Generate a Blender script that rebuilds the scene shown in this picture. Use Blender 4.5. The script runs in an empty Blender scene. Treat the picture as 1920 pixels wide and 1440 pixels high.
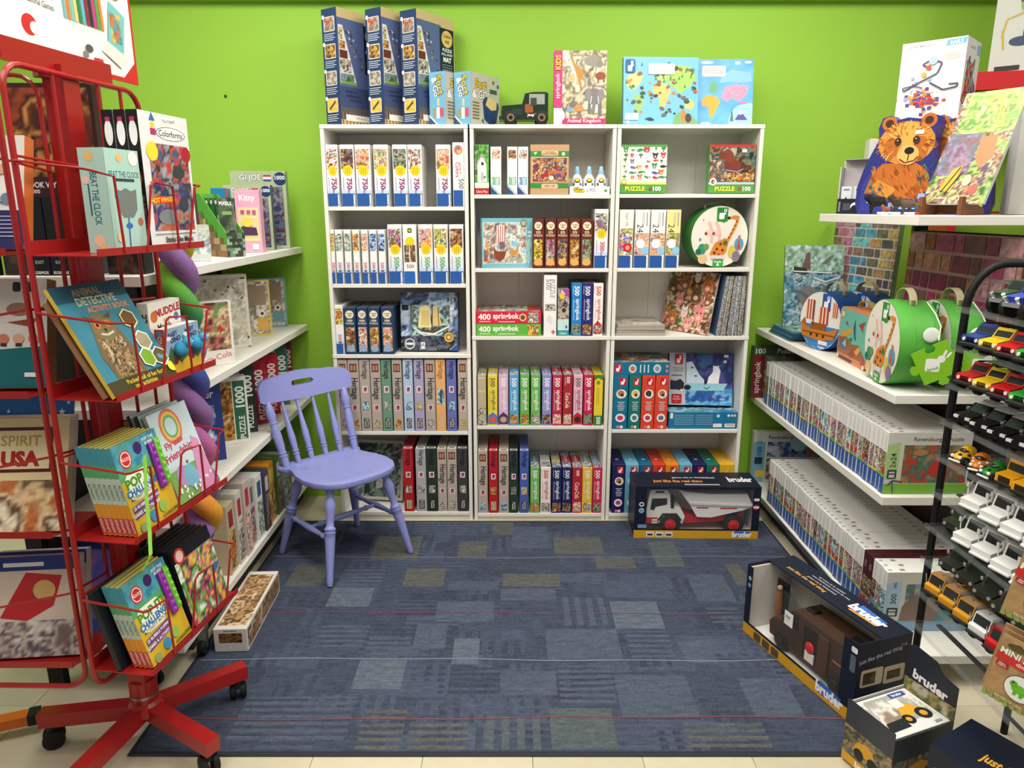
import bpy,bmesh,math,random
import numpy as np
from mathutils import Matrix,Vector
S=bpy.context.scene
COL=S.collection
R=math.radians
# ------------------------------------------------------------------ camera, world, lights, exposure
FPX=1360.0
PITCH=math.atan(329/1360.0)
EYE=1.4825
cam_d=bpy.data.cameras.new('camera');cam=bpy.data.objects.new('camera',cam_d);COL.objects.link(cam)
cam_d.sensor_fit='HORIZONTAL';cam_d.sensor_width=36.0;cam_d.lens=36.0*FPX/1920.0
cam_d.clip_start=0.02;cam_d.clip_end=60
cam.location=(0,0,EYE);cam.rotation_euler=(R(90)-PITCH,0,0)
S.camera=cam
S.view_settings.view_transform='Standard';S.view_settings.look='None'
S.view_settings.gamma=1.0;S.view_settings.use_curve_mapping=False
S.view_settings.exposure=0.38
w=bpy.data.worlds.new('shop_ambient');S.world=w;w.use_nodes=True
w.node_tree.nodes['Background'].inputs[0].default_value=(1.0,0.97,0.92,1)
w.node_tree.nodes['Background'].inputs[1].default_value=0.30
CEIL=2.95
LAMPS=[(-0.95,0.55,10),(0.95,0.55,10),(-0.95,2.25,20),(0.95,2.25,20),(0.0,1.4,14),(2.6,1.4,12),(-2.6,1.4,12)]
for lx,ly,lp in LAMPS:
 ld=bpy.data.lights.new('troffer_light','AREA');ld.shape='RECTANGLE';ld.size=0.55;ld.size_y=1.15
 ld.energy=lp;ld.color=(1.0,0.955,0.88)
 lo=bpy.data.objects.new('troffer_light',ld);COL.objects.link(lo);lo.location=(lx,ly,CEIL-0.03)
# ------------------------------------------------------------------ survey: photograph pixel -> place in the room
cP,sP=math.cos(PITCH),math.sin(PITCH)
def atY(x,y,Y):
 a=(720-y)/FPX;ww=Y*(a*cP-sP)/(cP+a*sP);d=Y*cP-ww*sP
 return(x-960)*d/FPX,ww+EYE
def atZ(x,y,Z):
 a=(720-y)/FPX;ww=Z-EYE;Y=ww*(cP+a*sP)/(a*cP-sP);d=Y*cP-ww*sP
 return(x-960)*d/FPX,Y
def atX(x,y,X):
 d=FPX*X/(x-960);u=(720-y)/FPX*d
 return d*cP+u*sP,u*cP-d*sP+EYE
def xat(x,Y,Z):
 return(x-960)*(Y*cP-(Z-EYE)*sP)/FPX
# ------------------------------------------------------------------ materials
def lin(c):
 if isinstance(c,str):
  c=c.lstrip('#');c=[int(c[i:i+2],16)for i in(0,2,4)]
 o=[]
 for v in c[:3]:
  v=v/255.0
  o.append(v/12.92 if v<=0.04045 else((v+0.055)/1.055)**2.4)
 return tuple(o)
def new_mat(name,rough=0.5,spec=0.4,metal=0.0,attr=True,col=None,noise=0.05,nscale=40.0,bump=0.0,bscale=200.0,trans=0.0,coat=0.0,alpha=1.0,ior=1.45):
 m=bpy.data.materials.new(name);m.use_nodes=True;nt=m.node_tree;N=nt.nodes;L=nt.links
 b=N['Principled BSDF'];b.inputs['Roughness'].default_value=rough
 b.inputs['Specular IOR Level'].default_value=spec;b.inputs['Metallic'].default_value=metal
 b.inputs['Transmission Weight'].default_value=trans;b.inputs['Coat Weight'].default_value=coat
 b.inputs['Alpha'].default_value=alpha;b.inputs['IOR'].default_value=ior
 tc=N.new('ShaderNodeTexCoord')
 nz=N.new('ShaderNodeTexNoise');nz.inputs['Scale'].default_value=nscale;nz.inputs['Detail'].default_value=3
 L.new(tc.outputs['Object'],nz.inputs['Vector'])
 mr=N.new('ShaderNodeMapRange');mr.inputs['To Min'].default_value=1-noise;mr.inputs['To Max'].default_value=1+noise
 L.new(nz.outputs['Fac'],mr.inputs['Value'])
 mx=N.new('ShaderNodeVectorMath');mx.operation='SCALE'
 if attr:
  at=N.new('ShaderNodeAttribute');at.attribute_name='Col';L.new(at.outputs['Color'],mx.inputs[0])
 else:
  mx.inputs[0].default_value=lin(col)
 L.new(mr.outputs['Result'],mx.inputs['Scale']);L.new(mx.outputs[0],b.inputs['Base Color'])
 if bump:
  n2=N.new('ShaderNodeTexNoise');n2.inputs['Scale'].default_value=bscale;n2.inputs['Detail'].default_value=4
  L.new(tc.outputs['Object'],n2.inputs['Vector'])
  bp=N.new('ShaderNodeBump');bp.inputs['Strength'].default_value=bump;bp.inputs['Distance'].default_value=0.002
  L.new(n2.outputs['Fac'],bp.inputs['Height']);L.new(bp.outputs['Normal'],b.inputs['Normal'])
 return m
M={}
M['card']=new_mat('printed_card',0.42,0.35)
M['print']=new_mat('ink_print',0.38,0.35,noise=0.02)
M['plastic']=new_mat('glossy_plastic',0.22,0.5,noise=0.02)
M['matte']=new_mat('matte_plastic',0.6,0.3)
M['paint']=new_mat('enamel_paint',0.3,0.5,noise=0.06,nscale=12)
M['white']=new_mat('white_laminate',0.45,0.35,attr=False,col=(232,229,220),noise=0.03,nscale=6)
M['fabric']=new_mat('soft_fabric',0.9,0.1,noise=0.12,nscale=90,bump=0.4,bscale=300)
M['metal']=new_mat('bare_metal',0.35,0.5,0.9)
M['wood']=new_mat('stained_wood',0.5,0.3,noise=0.25,nscale=25)
M['wall']=new_mat('green_wall_paint',0.55,0.3,attr=False,col=(147,195,64),noise=0.025,nscale=1.5,bump=0.12,bscale=120)
M['tile']=new_mat('vinyl_tile',0.4,0.4,noise=0.07,nscale=18)
M['ceil']=new_mat('ceiling_tile',0.9,0.1,attr=False,col=(235,233,226))
M['acrylic']=new_mat('clear_acrylic',0.04,0.5,attr=False,col=(150,156,156),noise=0,alpha=0.10)
M['window']=new_mat('clear_film',0.06,0.5,attr=False,col=(240,244,248),noise=0,alpha=0.03)
M['glassdark']=new_mat('tinted_glass',0.08,0.6,attr=True,noise=0)
def emit_mat():
 m=bpy.data.materials.new('lamp_diffuser');m.use_nodes=True;b=m.node_tree.nodes['Principled BSDF']
 b.inputs['Base Color'].default_value=(1,1,1,1);b.inputs['Emission Color'].default_value=(1,0.96,0.9,1)
 b.inputs['Emission Strength'].default_value=3.0
 return m
M['lamp']=emit_mat()
# ------------------------------------------------------------------ mesh builder
def unit(v):
 v=np.asarray(v,float);n=np.linalg.norm(v);return v/n if n else v
class MB:
 def __init__(s):s.v=[];s.f=[];s.c=[];s.sm=[]
 def add(s,vs,fs,col,smooth=False):
  o=len(s.v);s.v.extend([tuple(map(float,p))for p in vs])
  cl=col if isinstance(col,list)else[col]*len(fs)
  for f,c in zip(fs,cl):
   s.f.append(tuple(i+o for i in f));s.c.append(lin(c));s.sm.append(smooth)
  return s
 def box(s,a,b,col,faces=None):
  x0,y0,z0=a;x1,y1,z1=b
  vs=[(x0,y0,z0),(x1,y0,z0),(x1,y1,z0),(x0,y1,z0),(x0,y0,z1),(x1,y0,z1),(x1,y1,z1),(x0,y1,z1)]
  fs=[(3,2,1,0),(4,5,6,7),(0,1,5,4),(1,2,6,5),(2,3,7,6),(3,0,4,7)]
  if isinstance(col,dict):
   cl=[col.get(k,col['all'])for k in('bottom','top','front','right','back','left')]
  else:cl=col
  return s.add(vs,fs,cl)
 def cbox(s,a,b,col,ch=0.003):
  bm=bmesh.new();bmesh.ops.create_cube(bm,size=1)
  for v in bm.verts:v.co=Vector([a[i]+(v.co[i]+.5)*(b[i]-a[i])for i in range(3)])
  bmesh.ops.bevel(bm,geom=list(bm.edges),offset=min(ch,.45*min(b[i]-a[i]for i in range(3))),segments=1,affect='EDGES')
  bm.verts.index_update()
  s.add([v.co[:]for v in bm.verts],[tuple(v.index for v in f.verts)for f in bm.faces],col);bm.free();return s
 def bar(s,p,q,w,h,col,up=(0,0,1)):
  p=np.array(p,float);q=np.array(q,float);d=unit(q-p);r=unit(np.cross(d,up));u=np.cross(r,d)
  vs=[]
  for e in(p,q):
   for sx,sy in((-1,-1),(1,-1),(1,1),(-1,1)):vs.append(e+r*sx*w/2+u*sy*h/2)
  return s.add(vs,[(0,1,2,3),(7,6,5,4),(0,4,5,1),(1,5,6,2),(2,6,7,3),(3,7,4,0)],col)
 def tube(s,pts,r,col,n=8,cap=True,closed=False):
  P=[np.array(p,float)for p in pts];m=len(P);rr=r if hasattr(r,'__len__')else[r]*m
  vs=[];fs=[];ref=None
  for i in range(m):
   if closed:d=unit(P[(i+1)%m]-P[i-1])
   else:d=unit(P[min(i+1,m-1)]-P[max(i-1,0)])
   if ref is None:
    ref=np.array((0,0,1.))if abs(d[2])<.9 else np.array((1.,0,0))
   a=unit(ref-d*np.dot(ref,d));ref=a;b=np.cross(d,a)
   for k in range(n):
    t=2*math.pi*k/n;vs.append(P[i]+(a*math.cos(t)+b*math.sin(t))*rr[i])
  for i in range(m if closed else m-1):
   j=(i+1)%m
   for k in range(n):
    l=(k+1)%n;fs.append((i*n+k,i*n+l,j*n+l,j*n+k))
  if cap and not closed:
   fs.append(tuple(range(n-1,-1,-1)));fs.append(tuple((m-1)*n+k for k in range(n)))
  return s.add(vs,fs,col,True)
 def lathe(s,p,q,prof,col,n=14):
  p=np.array(p,float);q=np.array(q,float)
  return s.tube([p+(q-p)*t for t,_ in prof],[r for _,r in prof],col,n)
 def prism(s,poly,o,u,v,n,th,col,side=None):
  o,u,v,n=(np.array(t,float)for t in(o,u,v,n));m=len(poly)
  vs=[o+u*a+v*b for a,b in poly]+[o+u*a+v*b+n*th for a,b in poly]
  fs=[tuple(range(m-1,-1,-1)),tuple(range(m,2*m))]+[(i,(i+1)%m,m+(i+1)%m,m+i)for i in range(m)]
  cl=[col,col]+[side or col]*m
  return s.add(vs,fs,cl)
 def ball(s,c,r,col,n=12,m=8):
  r=r if hasattr(r,'__len__')else(r,r,r);vs=[];fs=[]
  for i in range(m+1):
   a=math.pi*i/m
   for k in range(n):
    t=2*math.pi*k/n
    vs.append((c[0]+r[0]*math.sin(a)*math.cos(t),c[1]+r[1]*math.sin(a)*math.sin(t),c[2]+r[2]*math.cos(a)))
  for i in range(m):
   for k in range(n):
    l=(k+1)%n;fs.append((i*n+k,(i+1)*n+k,(i+1)*n+l,i*n+l))
  return s.add(vs,fs,col,True)
 def mesh(s,name,mat):
  me=bpy.data.meshes.new(name);me.from_pydata(s.v,[],s.f)
  at=me.color_attributes.new('Col','FLOAT_COLOR','CORNER')
  n=np.array([len(p.vertices)for p in me.polygons]);c=np.ones((len(s.c),4),np.float32)
  if len(s.c):c[:,:3]=np.array(s.c)
  at.data.foreach_set('color',np.repeat(c,n,axis=0).ravel())
  me.polygons.foreach_set('use_smooth',s.sm)
  if any(s.sm):me.set_sharp_from_angle(angle=R(40))
  me.materials.append(M[mat]if isinstance(mat,str)else mat);me.update()
  return me
 def obj(s,name,mat='card',parent=None,loc=None):
  return link(name,s.mesh(name,mat),parent,loc)
def link(name,data,parent=None,loc=None):
 o=bpy.data.objects.new(name,data);COL.objects.link(o)
 if parent:o.parent=parent
 if loc is not None:o.location=loc
 return o
def thing(name,label,cat,loc=(0,0,0),rz=0.0,group=None):
 o=link(name,None,None,loc);o.rotation_euler=(0,0,rz);return tag(o,label,cat,group)
def tag(o,label,cat,group=None,kind=None):
 o['label']=label
 if cat:o['category']=cat
 if group:o['group']=group
 if kind:o['kind']=kind
 return o
def struct(o,label=None):
 o['kind']='structure'
 if label:o['label']=label
 return o
def dup(o,parent=None):
 c=o.copy();COL.objects.link(c);c.parent=parent
 for ch in o.children:dup(ch,c)
 return c
ORD='first second third fourth fifth sixth seventh eighth ninth tenth eleventh twelfth thirteenth fourteenth fifteenth sixteenth seventeenth eighteenth nineteenth twentieth'.split()
def ordw(i):
 if i<20:return ORD[i]
 t=['twenty','thirty','forty'][(i+1)//10-2];u=(i+1)%10
 return(t[:-1]+'ieth')if u==0 else t+'-'+ORD[u-1]
# ------------------------------------------------------------------ flat print (pictures and lettering) laid on real faces
TXT={}
def text_geo(st,bold=0.0):
 k=(st,bold)
 if k not in TXT:
  cu=bpy.data.curves.new('lettering','FONT');cu.body=st;cu.size=1.0;cu.resolution_u=2;cu.offset=bold
  ob=bpy.data.objects.new('lettering',cu);me=bpy.data.meshes.new_from_object(ob)
  v=np.array([p.co[:2]for p in me.vertices])if len(me.vertices)else np.zeros((0,2))
  f=[tuple(p.vertices)for p in me.polygons]
  bpy.data.objects.remove(ob);bpy.data.curves.remove(cu);bpy.data.meshes.remove(me)
  if len(v):
   mn,mx=v.min(0),v.max(0);v=v-(mn+mx)/2;sz=mx-mn
  else:sz=np.array((1,1))
  TXT[k]=(v,f,sz)
 return TXT[k]
def vnoise(nx,ny,fx,fy,rng):
 g=rng.random((int(fy)+3,int(fx)+3));X,Y=np.meshgrid(np.linspace(0,fx,nx),np.linspace(0,fy,ny))
 i=X.astype(int);j=Y.astype(int);a=X-i;b=Y-j;a=a*a*(3-2*a);b=b*b*(3-2*b)
 return(g[j,i]*(1-a)+g[j,i+1]*a)*(1-b)+(g[j+1,i]*(1-a)+g[j+1,i+1]*a)*b
class Pr:
 """flat design in fractions of a face; layers become thin shells of ink just proud of the face"""
 def __init__(s,asp=1.0):s.it=[];s.asp=asp;s.cache={}
 def poly(s,pts,col):
  for ax,lim,sg in((0,0.,1),(0,1.,-1),(1,0.,1),(1,1.,-1)):
   if all((p[ax]-lim)*sg>=0 for p in pts):continue
   out=[]
   for a,b in zip(pts,pts[1:]+pts[:1]):
    ia,ib=(a[ax]-lim)*sg>=0,(b[ax]-lim)*sg>=0
    if ia:out.append(a)
    if ia!=ib:t=(lim-a[ax])/(b[ax]-a[ax]);out.append((a[0]+t*(b[0]-a[0]),a[1]+t*(b[1]-a[1])))
   pts=out
   if len(pts)<3:return s
  s.it.append(('p',pts,col));return s
 def rect(s,x0,y0,x1,y1,col):return s.poly([(x0,y0),(x1,y0),(x1,y1),(x0,y1)],col)
 def ell(s,cx,cy,ry,col,rx=None,n=20,rot=0):
  rx=ry if rx is None else rx;c,d=math.cos(rot),math.sin(rot);pts=[]
  for k in range(n):
   t=2*math.pi*k/n;a,b=rx*math.cos(t),ry*math.sin(t)
   pts.append((cx+(a*c-b*d)/s.asp,cy+a*d+b*c))
  return s.poly(pts,col)
 def line(s,pts,wd,col):
  for(x0,y0),(x1,y1)in zip(pts,pts[1:]):
   dx,dy=(x1-x0)*s.asp,y1-y0;l=math.hypot(dx,dy)or 1;nx,ny=-dy/l*wd/2,dx/l*wd/2
   s.poly([(x0+nx/s.asp,y0+ny),(x0-nx/s.asp,y0-ny),(x1-nx/s.asp,y1-ny),(x1+nx/s.asp,y1+ny)],col)
  return s
 def rrect(s,x0,y0,x1,y1,r,col):
  pts=[];rx=r/s.asp
  for cx,cy,a0 in((x1-rx,y1-r,0),(x0+rx,y1-r,90),(x0+rx,y0+r,180),(x1-rx,y0+r,270)):
   for k in range(4):a=R(a0+30*k);pts.append((cx+rx*math.cos(a),cy+r*math.sin(a)))
  return s.poly(pts,col)
 def text(s,st,x,y,size,col,rot=0,bold=0.0,fit=None):
  s.it.append(('t',st,x,y,size,col,rot,bold,fit));return s
 def pic(s,x0,y0,x1,y1,pal,seed=0,n=12,fr=4,blend=1.0):
  s.it.append(('n',x0,y0,x1,y1,pal,seed,n,fr,blend));return s
 def meshes(s,W,H):
  k=(round(W,4),round(H,4))
  if k in s.cache:return s.cache[k]
  a=MB();T={};z=0.00025;dz=min(0.00012,0.004/(len(s.it)+1))
  a_cols=[]
  vc=[]
  for it in s.it:
   if it[0]=='b':
    q=.0013;a.add([(q,q,z),(W-q,q,z),(W-q,H-q,z),(q,H-q,z)],[(0,1,2,3)],it[1]);z+=dz
   elif it[0]=='p':
    a.add([(x*W,y*H,z)for x,y in it[1]],[tuple(range(len(it[1])))],it[2]);z+=dz
   elif it[0]=='t':
    _,st,x,y,size,col,rot,bold,fit=it
    v,f,sz=text_geo(st,bold)
    if not len(v):continue
    sc=size*H/0.7;L=sz[0]*sc;run=H if rot else W
    sx=sc if not fit or L<=fit*run else sc*fit*run/L
    c,d=math.cos(R(rot)),math.sin(R(rot))
    t=T.setdefault((st,x,y),MB())
    t.add([(x*W+p[0]*sx*c-p[1]*sc*d,y*H+p[0]*sx*d+p[1]*sc*c,z)for p in v],f,col);z+=dz
   else:
    _,x0,y0,x1,y1,pal,seed,n,fr,blend=it
    n=int(n*1.6);rng=np.random.default_rng(seed+7);ar=abs((x1-x0)*W/((y1-y0)*H))
    nx=max(3,int(n*math.sqrt(ar))+1);ny=max(3,int(n/math.sqrt(ar))+1)
    fx,fy=fr*math.sqrt(ar),fr/math.sqrt(ar)
    u=vnoise(nx,ny,fx,fy,rng)*.56+vnoise(nx,ny,fx*2.3,fy*2.3,rng)*.30+vnoise(nx,ny,fx*4.6,fy*4.6,rng)*.14
    r=u.ravel().argsort().argsort()/(nx*ny-1.0)
    P=np.array([lin(q)for q in pal]);q=r*(len(P)-1);i=np.minimum(q.astype(int),len(P)-2);ff=np.clip((q-i-.5)*2.2+.5,0,1)[:,None]
    cc=P[i]*(1-ff)+P[i+1]*ff
    cc=cc*(0.78+0.44*rng.random((nx*ny,1))*blend+(1-blend)*.22)
    vs=[((x0+(x1-x0)*ii/(nx-1))*W,(y0+(y1-y0)*jj/(ny-1))*H,z)for jj in range(ny)for ii in range(nx)]
    o=len(a.f)
    fs=[(jj*nx+ii,jj*nx+ii+1,(jj+1)*nx+ii+1,(jj+1)*nx+ii)for jj in range(ny-1)for ii in range(nx-1)]
    a.add(vs,fs,(128,128,128));vc.append((o,fs,cc));z+=dz
  ma=None
  if a.f:
   ma=a.mesh('printed_design','print')
   if vc:
    at=ma.color_attributes['Col'];buf=np.zeros(len(at.data)*4,np.float32);at.data.foreach_get('color',buf);buf=buf.reshape(-1,4)
    ls=[p.loop_start for p in ma.polygons]
    for o,fs,cc in vc:
     for q,f in enumerate(fs):
      st=ls[o+q]
      for e in range(4):buf[st+e,:3]=cc[f[e]]
    at.data.foreach_set('color',buf.ravel())
  mt=[t.mesh('lettering','print')for t in T.values()if t.f]
  s.cache[k]=(ma,mt);return s.cache[k]
 def put(s,parent,o,u,v,W,H,prefix='front'):
  ma,mt=s.meshes(W,H);u=Vector(u);v=Vector(v);n=u.cross(v)
  mat=Matrix(((u.x,v.x,n.x,o[0]),(u.y,v.y,n.y,o[1]),(u.z,v.z,n.z,o[2]),(0,0,0,1)))
  for me,nm in[(ma,prefix+'_print')]+[(q,prefix+'_lettering')for q in mt]:
   if me:ob=link(nm,me,parent);ob.matrix_local=mat
BOXM={}
def box_mesh(W,D,H,col,ch=0.0012,mat='card'):
 k=(round(W,4),round(D,4),round(H,4),str(col),mat)
 if k not in BOXM:
  m=MB()
  if isinstance(col,dict):
   m.box((-W/2,-D/2,0),(W/2,D/2,H),col)
  else:m.cbox((-W/2,-D/2,0),(W/2,D/2,H),col,ch)
  BOXM[k]=m.mesh('box_body',mat)
 return BOXM[k]
def pbox(name,label,cat,W,D,H,loc,rz=0.0,col=(230,230,230),front=None,right=None,left=None,top=None,group=None,rot=None):
 """a carton: local x = width, front faces -y, origin at the middle of its base"""
 o=link(name,box_mesh(W,D,H,col),None,loc)
 o.rotation_euler=rot if rot else(0,0,rz)
 tag(o,label,cat,group)
 for pr,k in((front,'front'),(right,'right'),(left,'left'),(top,'top')):
  if pr and not any(i[0]=='b' for i in pr.it):pr.it.insert(0,('b',col.get(k,col['all'])if isinstance(col,dict)else col))
 if front:front.put(o,(-W/2,-D/2,0),(1,0,0),(0,0,1),W,H,'front')
 if right:right.put(o,(W/2,-D/2,0),(0,1,0),(0,0,1),D,H,'side')
 if left:left.put(o,(-W/2,D/2,0),(0,-1,0),(0,0,1),D,H,'side')
 if top:top.put(o,(-W/2,-D/2,H),(1,0,0),(0,1,0),W,D,'top')
 return o
# ------------------------------------------------------------------ the room
FRONT=3.296
WALL=3.60
m=MB();m.box((-4,WALL,0),(4,WALL+.12,CEIL),(150,204,48));wb=struct(m.obj('wall_back','wall'),'bright lime green painted back wall')
m=MB();m.box((-4,WALL-.045,2.392),(4,WALL,CEIL),(150,204,48));struct(m.obj('trim_1','wall'),'green ledge running along the top of the back wall')
m=MB();m.cbox((0,0,0),(.012,.006,.012),(60,80,30),.002);nl=m.obj('wall_anchor','matte',wb,(atY(421,183,WALL)[0],WALL-.006,atY(421,183,WALL)[1]))
m=MB();m.box((-4,-2.5,CEIL),(4,WALL+.1,CEIL+.05),(235,233,226));struct(m.obj('ceiling','ceil'))
for lx,ly,lp in LAMPS:
 m=MB();m.box((lx-.32,ly-.62,CEIL-.012),(lx+.32,ly+.62,CEIL+.001),(240,240,240))
 fr=tag(m.obj('ceiling_light','matte'),f'fluorescent ceiling light panel above the shop floor, {ORD[LAMPS.index((lx, ly, lp))]} fitting','light','fluorescent ceiling lights')
 m=MB();m.box((lx-.28,ly-.58,CEIL-.018),(lx+.28,ly+.58,CEIL-.012),(255,255,255));m.obj('diffuser','lamp',fr)
# floor of 12 inch vinyl tiles
m=MB();m.box((-4,-2.5,-.06),(4,WALL+.1,-.004),(120,112,92));fl=struct(m.obj('floor','tile'),'cream speckled vinyl tile floor')
rnd=random.Random(3);T=.305;tm=[]
for k in range(4):
 m=MB();g=[0,-4,3,-7][k];m.cbox((.0006,.0006,-.003),(T-.0006,T-.0006,0),(200+g,191+g,166+g),.0008);tm.append(m.mesh('tile','tile'))
for i in range(-8,8):
 for j in range(2,12):
  link('tile',rnd.choice(tm),fl,(.057+i*T,.10+j*T,0))
# carpet
def build_rug():
 X0,X1,Y0,Y1=-1.065,1.215,1.722,3.268;nx,ny=304,206
 g=np.zeros((ny,nx,3));base=np.array(lin((66,73,90)));g[:]=base
 rng=np.random.default_rng(5)
 def ix(X):return int((X-X0)/(X1-X0)*nx)
 def iy(Y):return int((Y-Y0)/(Y1-Y0)*ny)
 def patch(px0,py0,px1,py1,col,mode='f',k=1.0):
  a=atZ((px0+px1)/2,py1,0)[1];b=atZ((px0+px1)/2,py0,0)[1];ym=(py0+py1)/2
  xa=atZ(px0,ym,0)[0];xb=atZ(px1,ym,0)[0]
  i0,i1,j0,j1=max(0,ix(xa)),min(nx,ix(xb)),max(0,iy(a)),min(ny,iy(b));c=np.array(lin(col))*k
  for j in range(j0,j1):
   for i in range(i0,i1):
    on=True
    if mode=='h':on=((j-j0)//2)%2==0
    if mode=='v':on=((i-i0)//3)%2==0
    if on:g[j,i]=c
 LB,MBL,OL,GR,DK=(91,100,114),(79,87,104),(88,90,88),(83,92,95),(53,58,74)
 for k in range(330):
  w_,h_=rng.integers(10,40),rng.integers(8,22);i,j=rng.integers(0,nx),rng.integers(0,ny)
  c=base*rng.uniform(.80,1.30);mode=rng.integers(0,3)
  for jj in range(j,min(ny,j+h_)):
   for ii in range(i,min(nx,i+w_)):
    if mode==0 or(mode==1 and(jj-j)//2%2==0)or(mode==2 and(ii-i)//3%2==0):g[jj,ii]=c
 for p in[(705,1008,790,1052,OL),(860,1018,915,1046,OL),(925,982,965,1005,OL),(550,1060,612,1100,OL),(760,1068,835,1102,OL),(640,1068,720,1100,MBL,'h'),(620,1105,700,1140,LB),(945,1078,1050,1103,OL),(940,1106,1045,1128,MBL),(1040,1010,1130,1040,OL),(1120,1048,1190,1068,OL),(1225,1018,1275,1066,GR),(1150,1130,1240,1182,LB),(1060,1122,1150,1176,MBL,'v'),(780,1172,838,1218,MBL),(850,1200,900,1248,LB),(690,1195,770,1240,MBL,'h'),(670,1240,760,1295,LB),(1025,1182,1165,1240,MBL),(1178,1186,1260,1236,MBL,'h'),(1050,1250,1150,1320,MBL,'h'),(940,1262,1045,1305,MBL),(1160,1270,1300,1345,MBL),(1035,1330,1155,1408,GR),(915,1345,1030,1408,GR,'v'),(680,1330,760,1408,OL,'h'),(1290,1360,1440,1405,OL,'h'),(1400,1275,1490,1345,MBL),(1280,1205,1340,1245,MBL),(1300,1080,1370,1130,MBL),(770,1350,880,1408,OL,'h'),(450,1310,660,1390,MBL,'h'),(1370,1060,1400,1100,OL),(600,1170,690,1215,MBL,'h'),(820,1130,930,1168,MBL),(1330,1140,1390,1170,MBL,'h'),(640,1004,700,1040,DK),(960,990,1030,1030,MBL),(880,1360,915,1408,MBL,'v')]:
  patch(*p)
 n1=rng.random((ny,nx+4,1));n1=sum(n1[:,k:k+nx]for k in range(5))/5;g*=(0.60+0.58*n1+0.22*rng.random((ny,nx,1)))
 g[:1]=g[-1:]=np.array(lin((52,56,66)));g[:,:1]=g[:,-1:]=np.array(lin((52,56,66)))
 xs=np.linspace(X0,X1,nx+1);ys=np.linspace(Y0,Y1,ny+1)
 vs=[(x,y,.008)for y in ys for x in xs]
 fs=[(j*(nx+1)+i,j*(nx+1)+i+1,(j+1)*(nx+1)+i+1,(j+1)*(nx+1)+i)for j in range(ny)for i in range(nx)]
 me=bpy.data.meshes.new('carpet_pile');me.from_pydata(vs,[],fs)
 at=me.color_attributes.new('Col','FLOAT_COLOR','CORNER');c=np.ones((nx*ny,4),np.float32);c[:,:3]=g.reshape(-1,3)
 at.data.foreach_set('color',np.repeat(c,4,axis=0).ravel())
 mt=new_mat('woven_carpet',0.95,0.08,noise=0.3,nscale=260,bump=0.9,bscale=420);me.materials.append(mt)
 b=MB();b.cbox((X0-.006,Y0-.006,.0005),(X1+.006,Y1+.006,.0075),(48,52,60),.003)
 ro=tag(b.obj('rug','matte'),'blue patchwork carpet with thin white and red stripes on the floor','rug')
 link('carpet_pile',me,ro)
 for py,c in((1048,(118,123,142)),(1153,(122,72,88)),(1241,(128,133,152)),(1351,(122,76,84))):
  yy=atZ(960,py,0)[1];m=MB();vs=[]
  for i in range(121):
   X=X0+.02+(X1-X0-.04)*i/120;y=yy+.006*math.sin(X*3.1+py)+.003*math.sin(X*11+py);vs+=[(X,y-.0022,.0092),(X,y+.0022,.0092)]
  m.add(vs,[(2*i,2*i+2,2*i+3,2*i+1)for i in range(120)],c);m.obj('stripe_thread','fabric',ro)
build_rug()
# ------------------------------------------------------------------ three white bookcases
CASEX=[(-.829,-.192),(-.183,.4525),(.4565,1.0885)]
SHELF=[[1.490,1.150,.825,.452,.042],[1.542,1.220,.911,.480,.034],[1.545,1.222,.911,.462,.034]]
CASEN=['leftmost','middle','rightmost']
PT=.0165
for ci in range(3):
 x0,x1=CASEX[ci];top=1.818
 bc=thing('bookcase',['tall white five-shelf bookcase behind the lavender chair','tall white five-shelf bookcase in the middle of the three','tall white five-shelf bookcase behind the boxed dump truck'][ci],'bookcase',((x0+x1)/2,FRONT,0),0,'white bookcases along the green wall')
 w2=(x1-x0)/2;D=.292
 for sx in(-1,1):
  for za,zb in((0,SHELF[ci][2]-PT),(SHELF[ci][2],top)):
   m=MB();xa=-w2 if sx<0 else w2-PT;m.cbox((xa,.0,za),(xa+PT,D,zb),(232,229,220),.001);m.obj('side_panel','white',bc)
 m=MB();m.cbox((-w2-.001,-.002,top),(w2+.001,D,top+PT),(232,229,220),.001);m.obj('top_panel','white',bc)
 for k,z in enumerate(SHELF[ci]):
  m=MB()
  if k==2:m.cbox((-w2-.0015,-.003,z-PT),(w2+.0015,D-.004,z),(232,229,220),.001)
  else:m.cbox((-w2+PT+.0008,.001,z-PT),(w2-PT-.0008,D-.004,z),(232,229,220),.001)
  m.obj('shelf','white',bc)
 for k in range(3):
  xa=-w2+PT+k*(2*w2-2*PT)/3;xb=xa+(2*w2-2*PT)/3-.001
  m=MB();m.box((xa,D-.003,.02),(xb,D+.0005,top),(232,229,220));m.obj('back_panel','white',bc)
 m=MB();m.box((-w2+PT,.012,0),(w2-PT,.024,SHELF[ci][4]-PT-.0005),(232,229,220));m.obj('kick_plate','white',bc)
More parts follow.
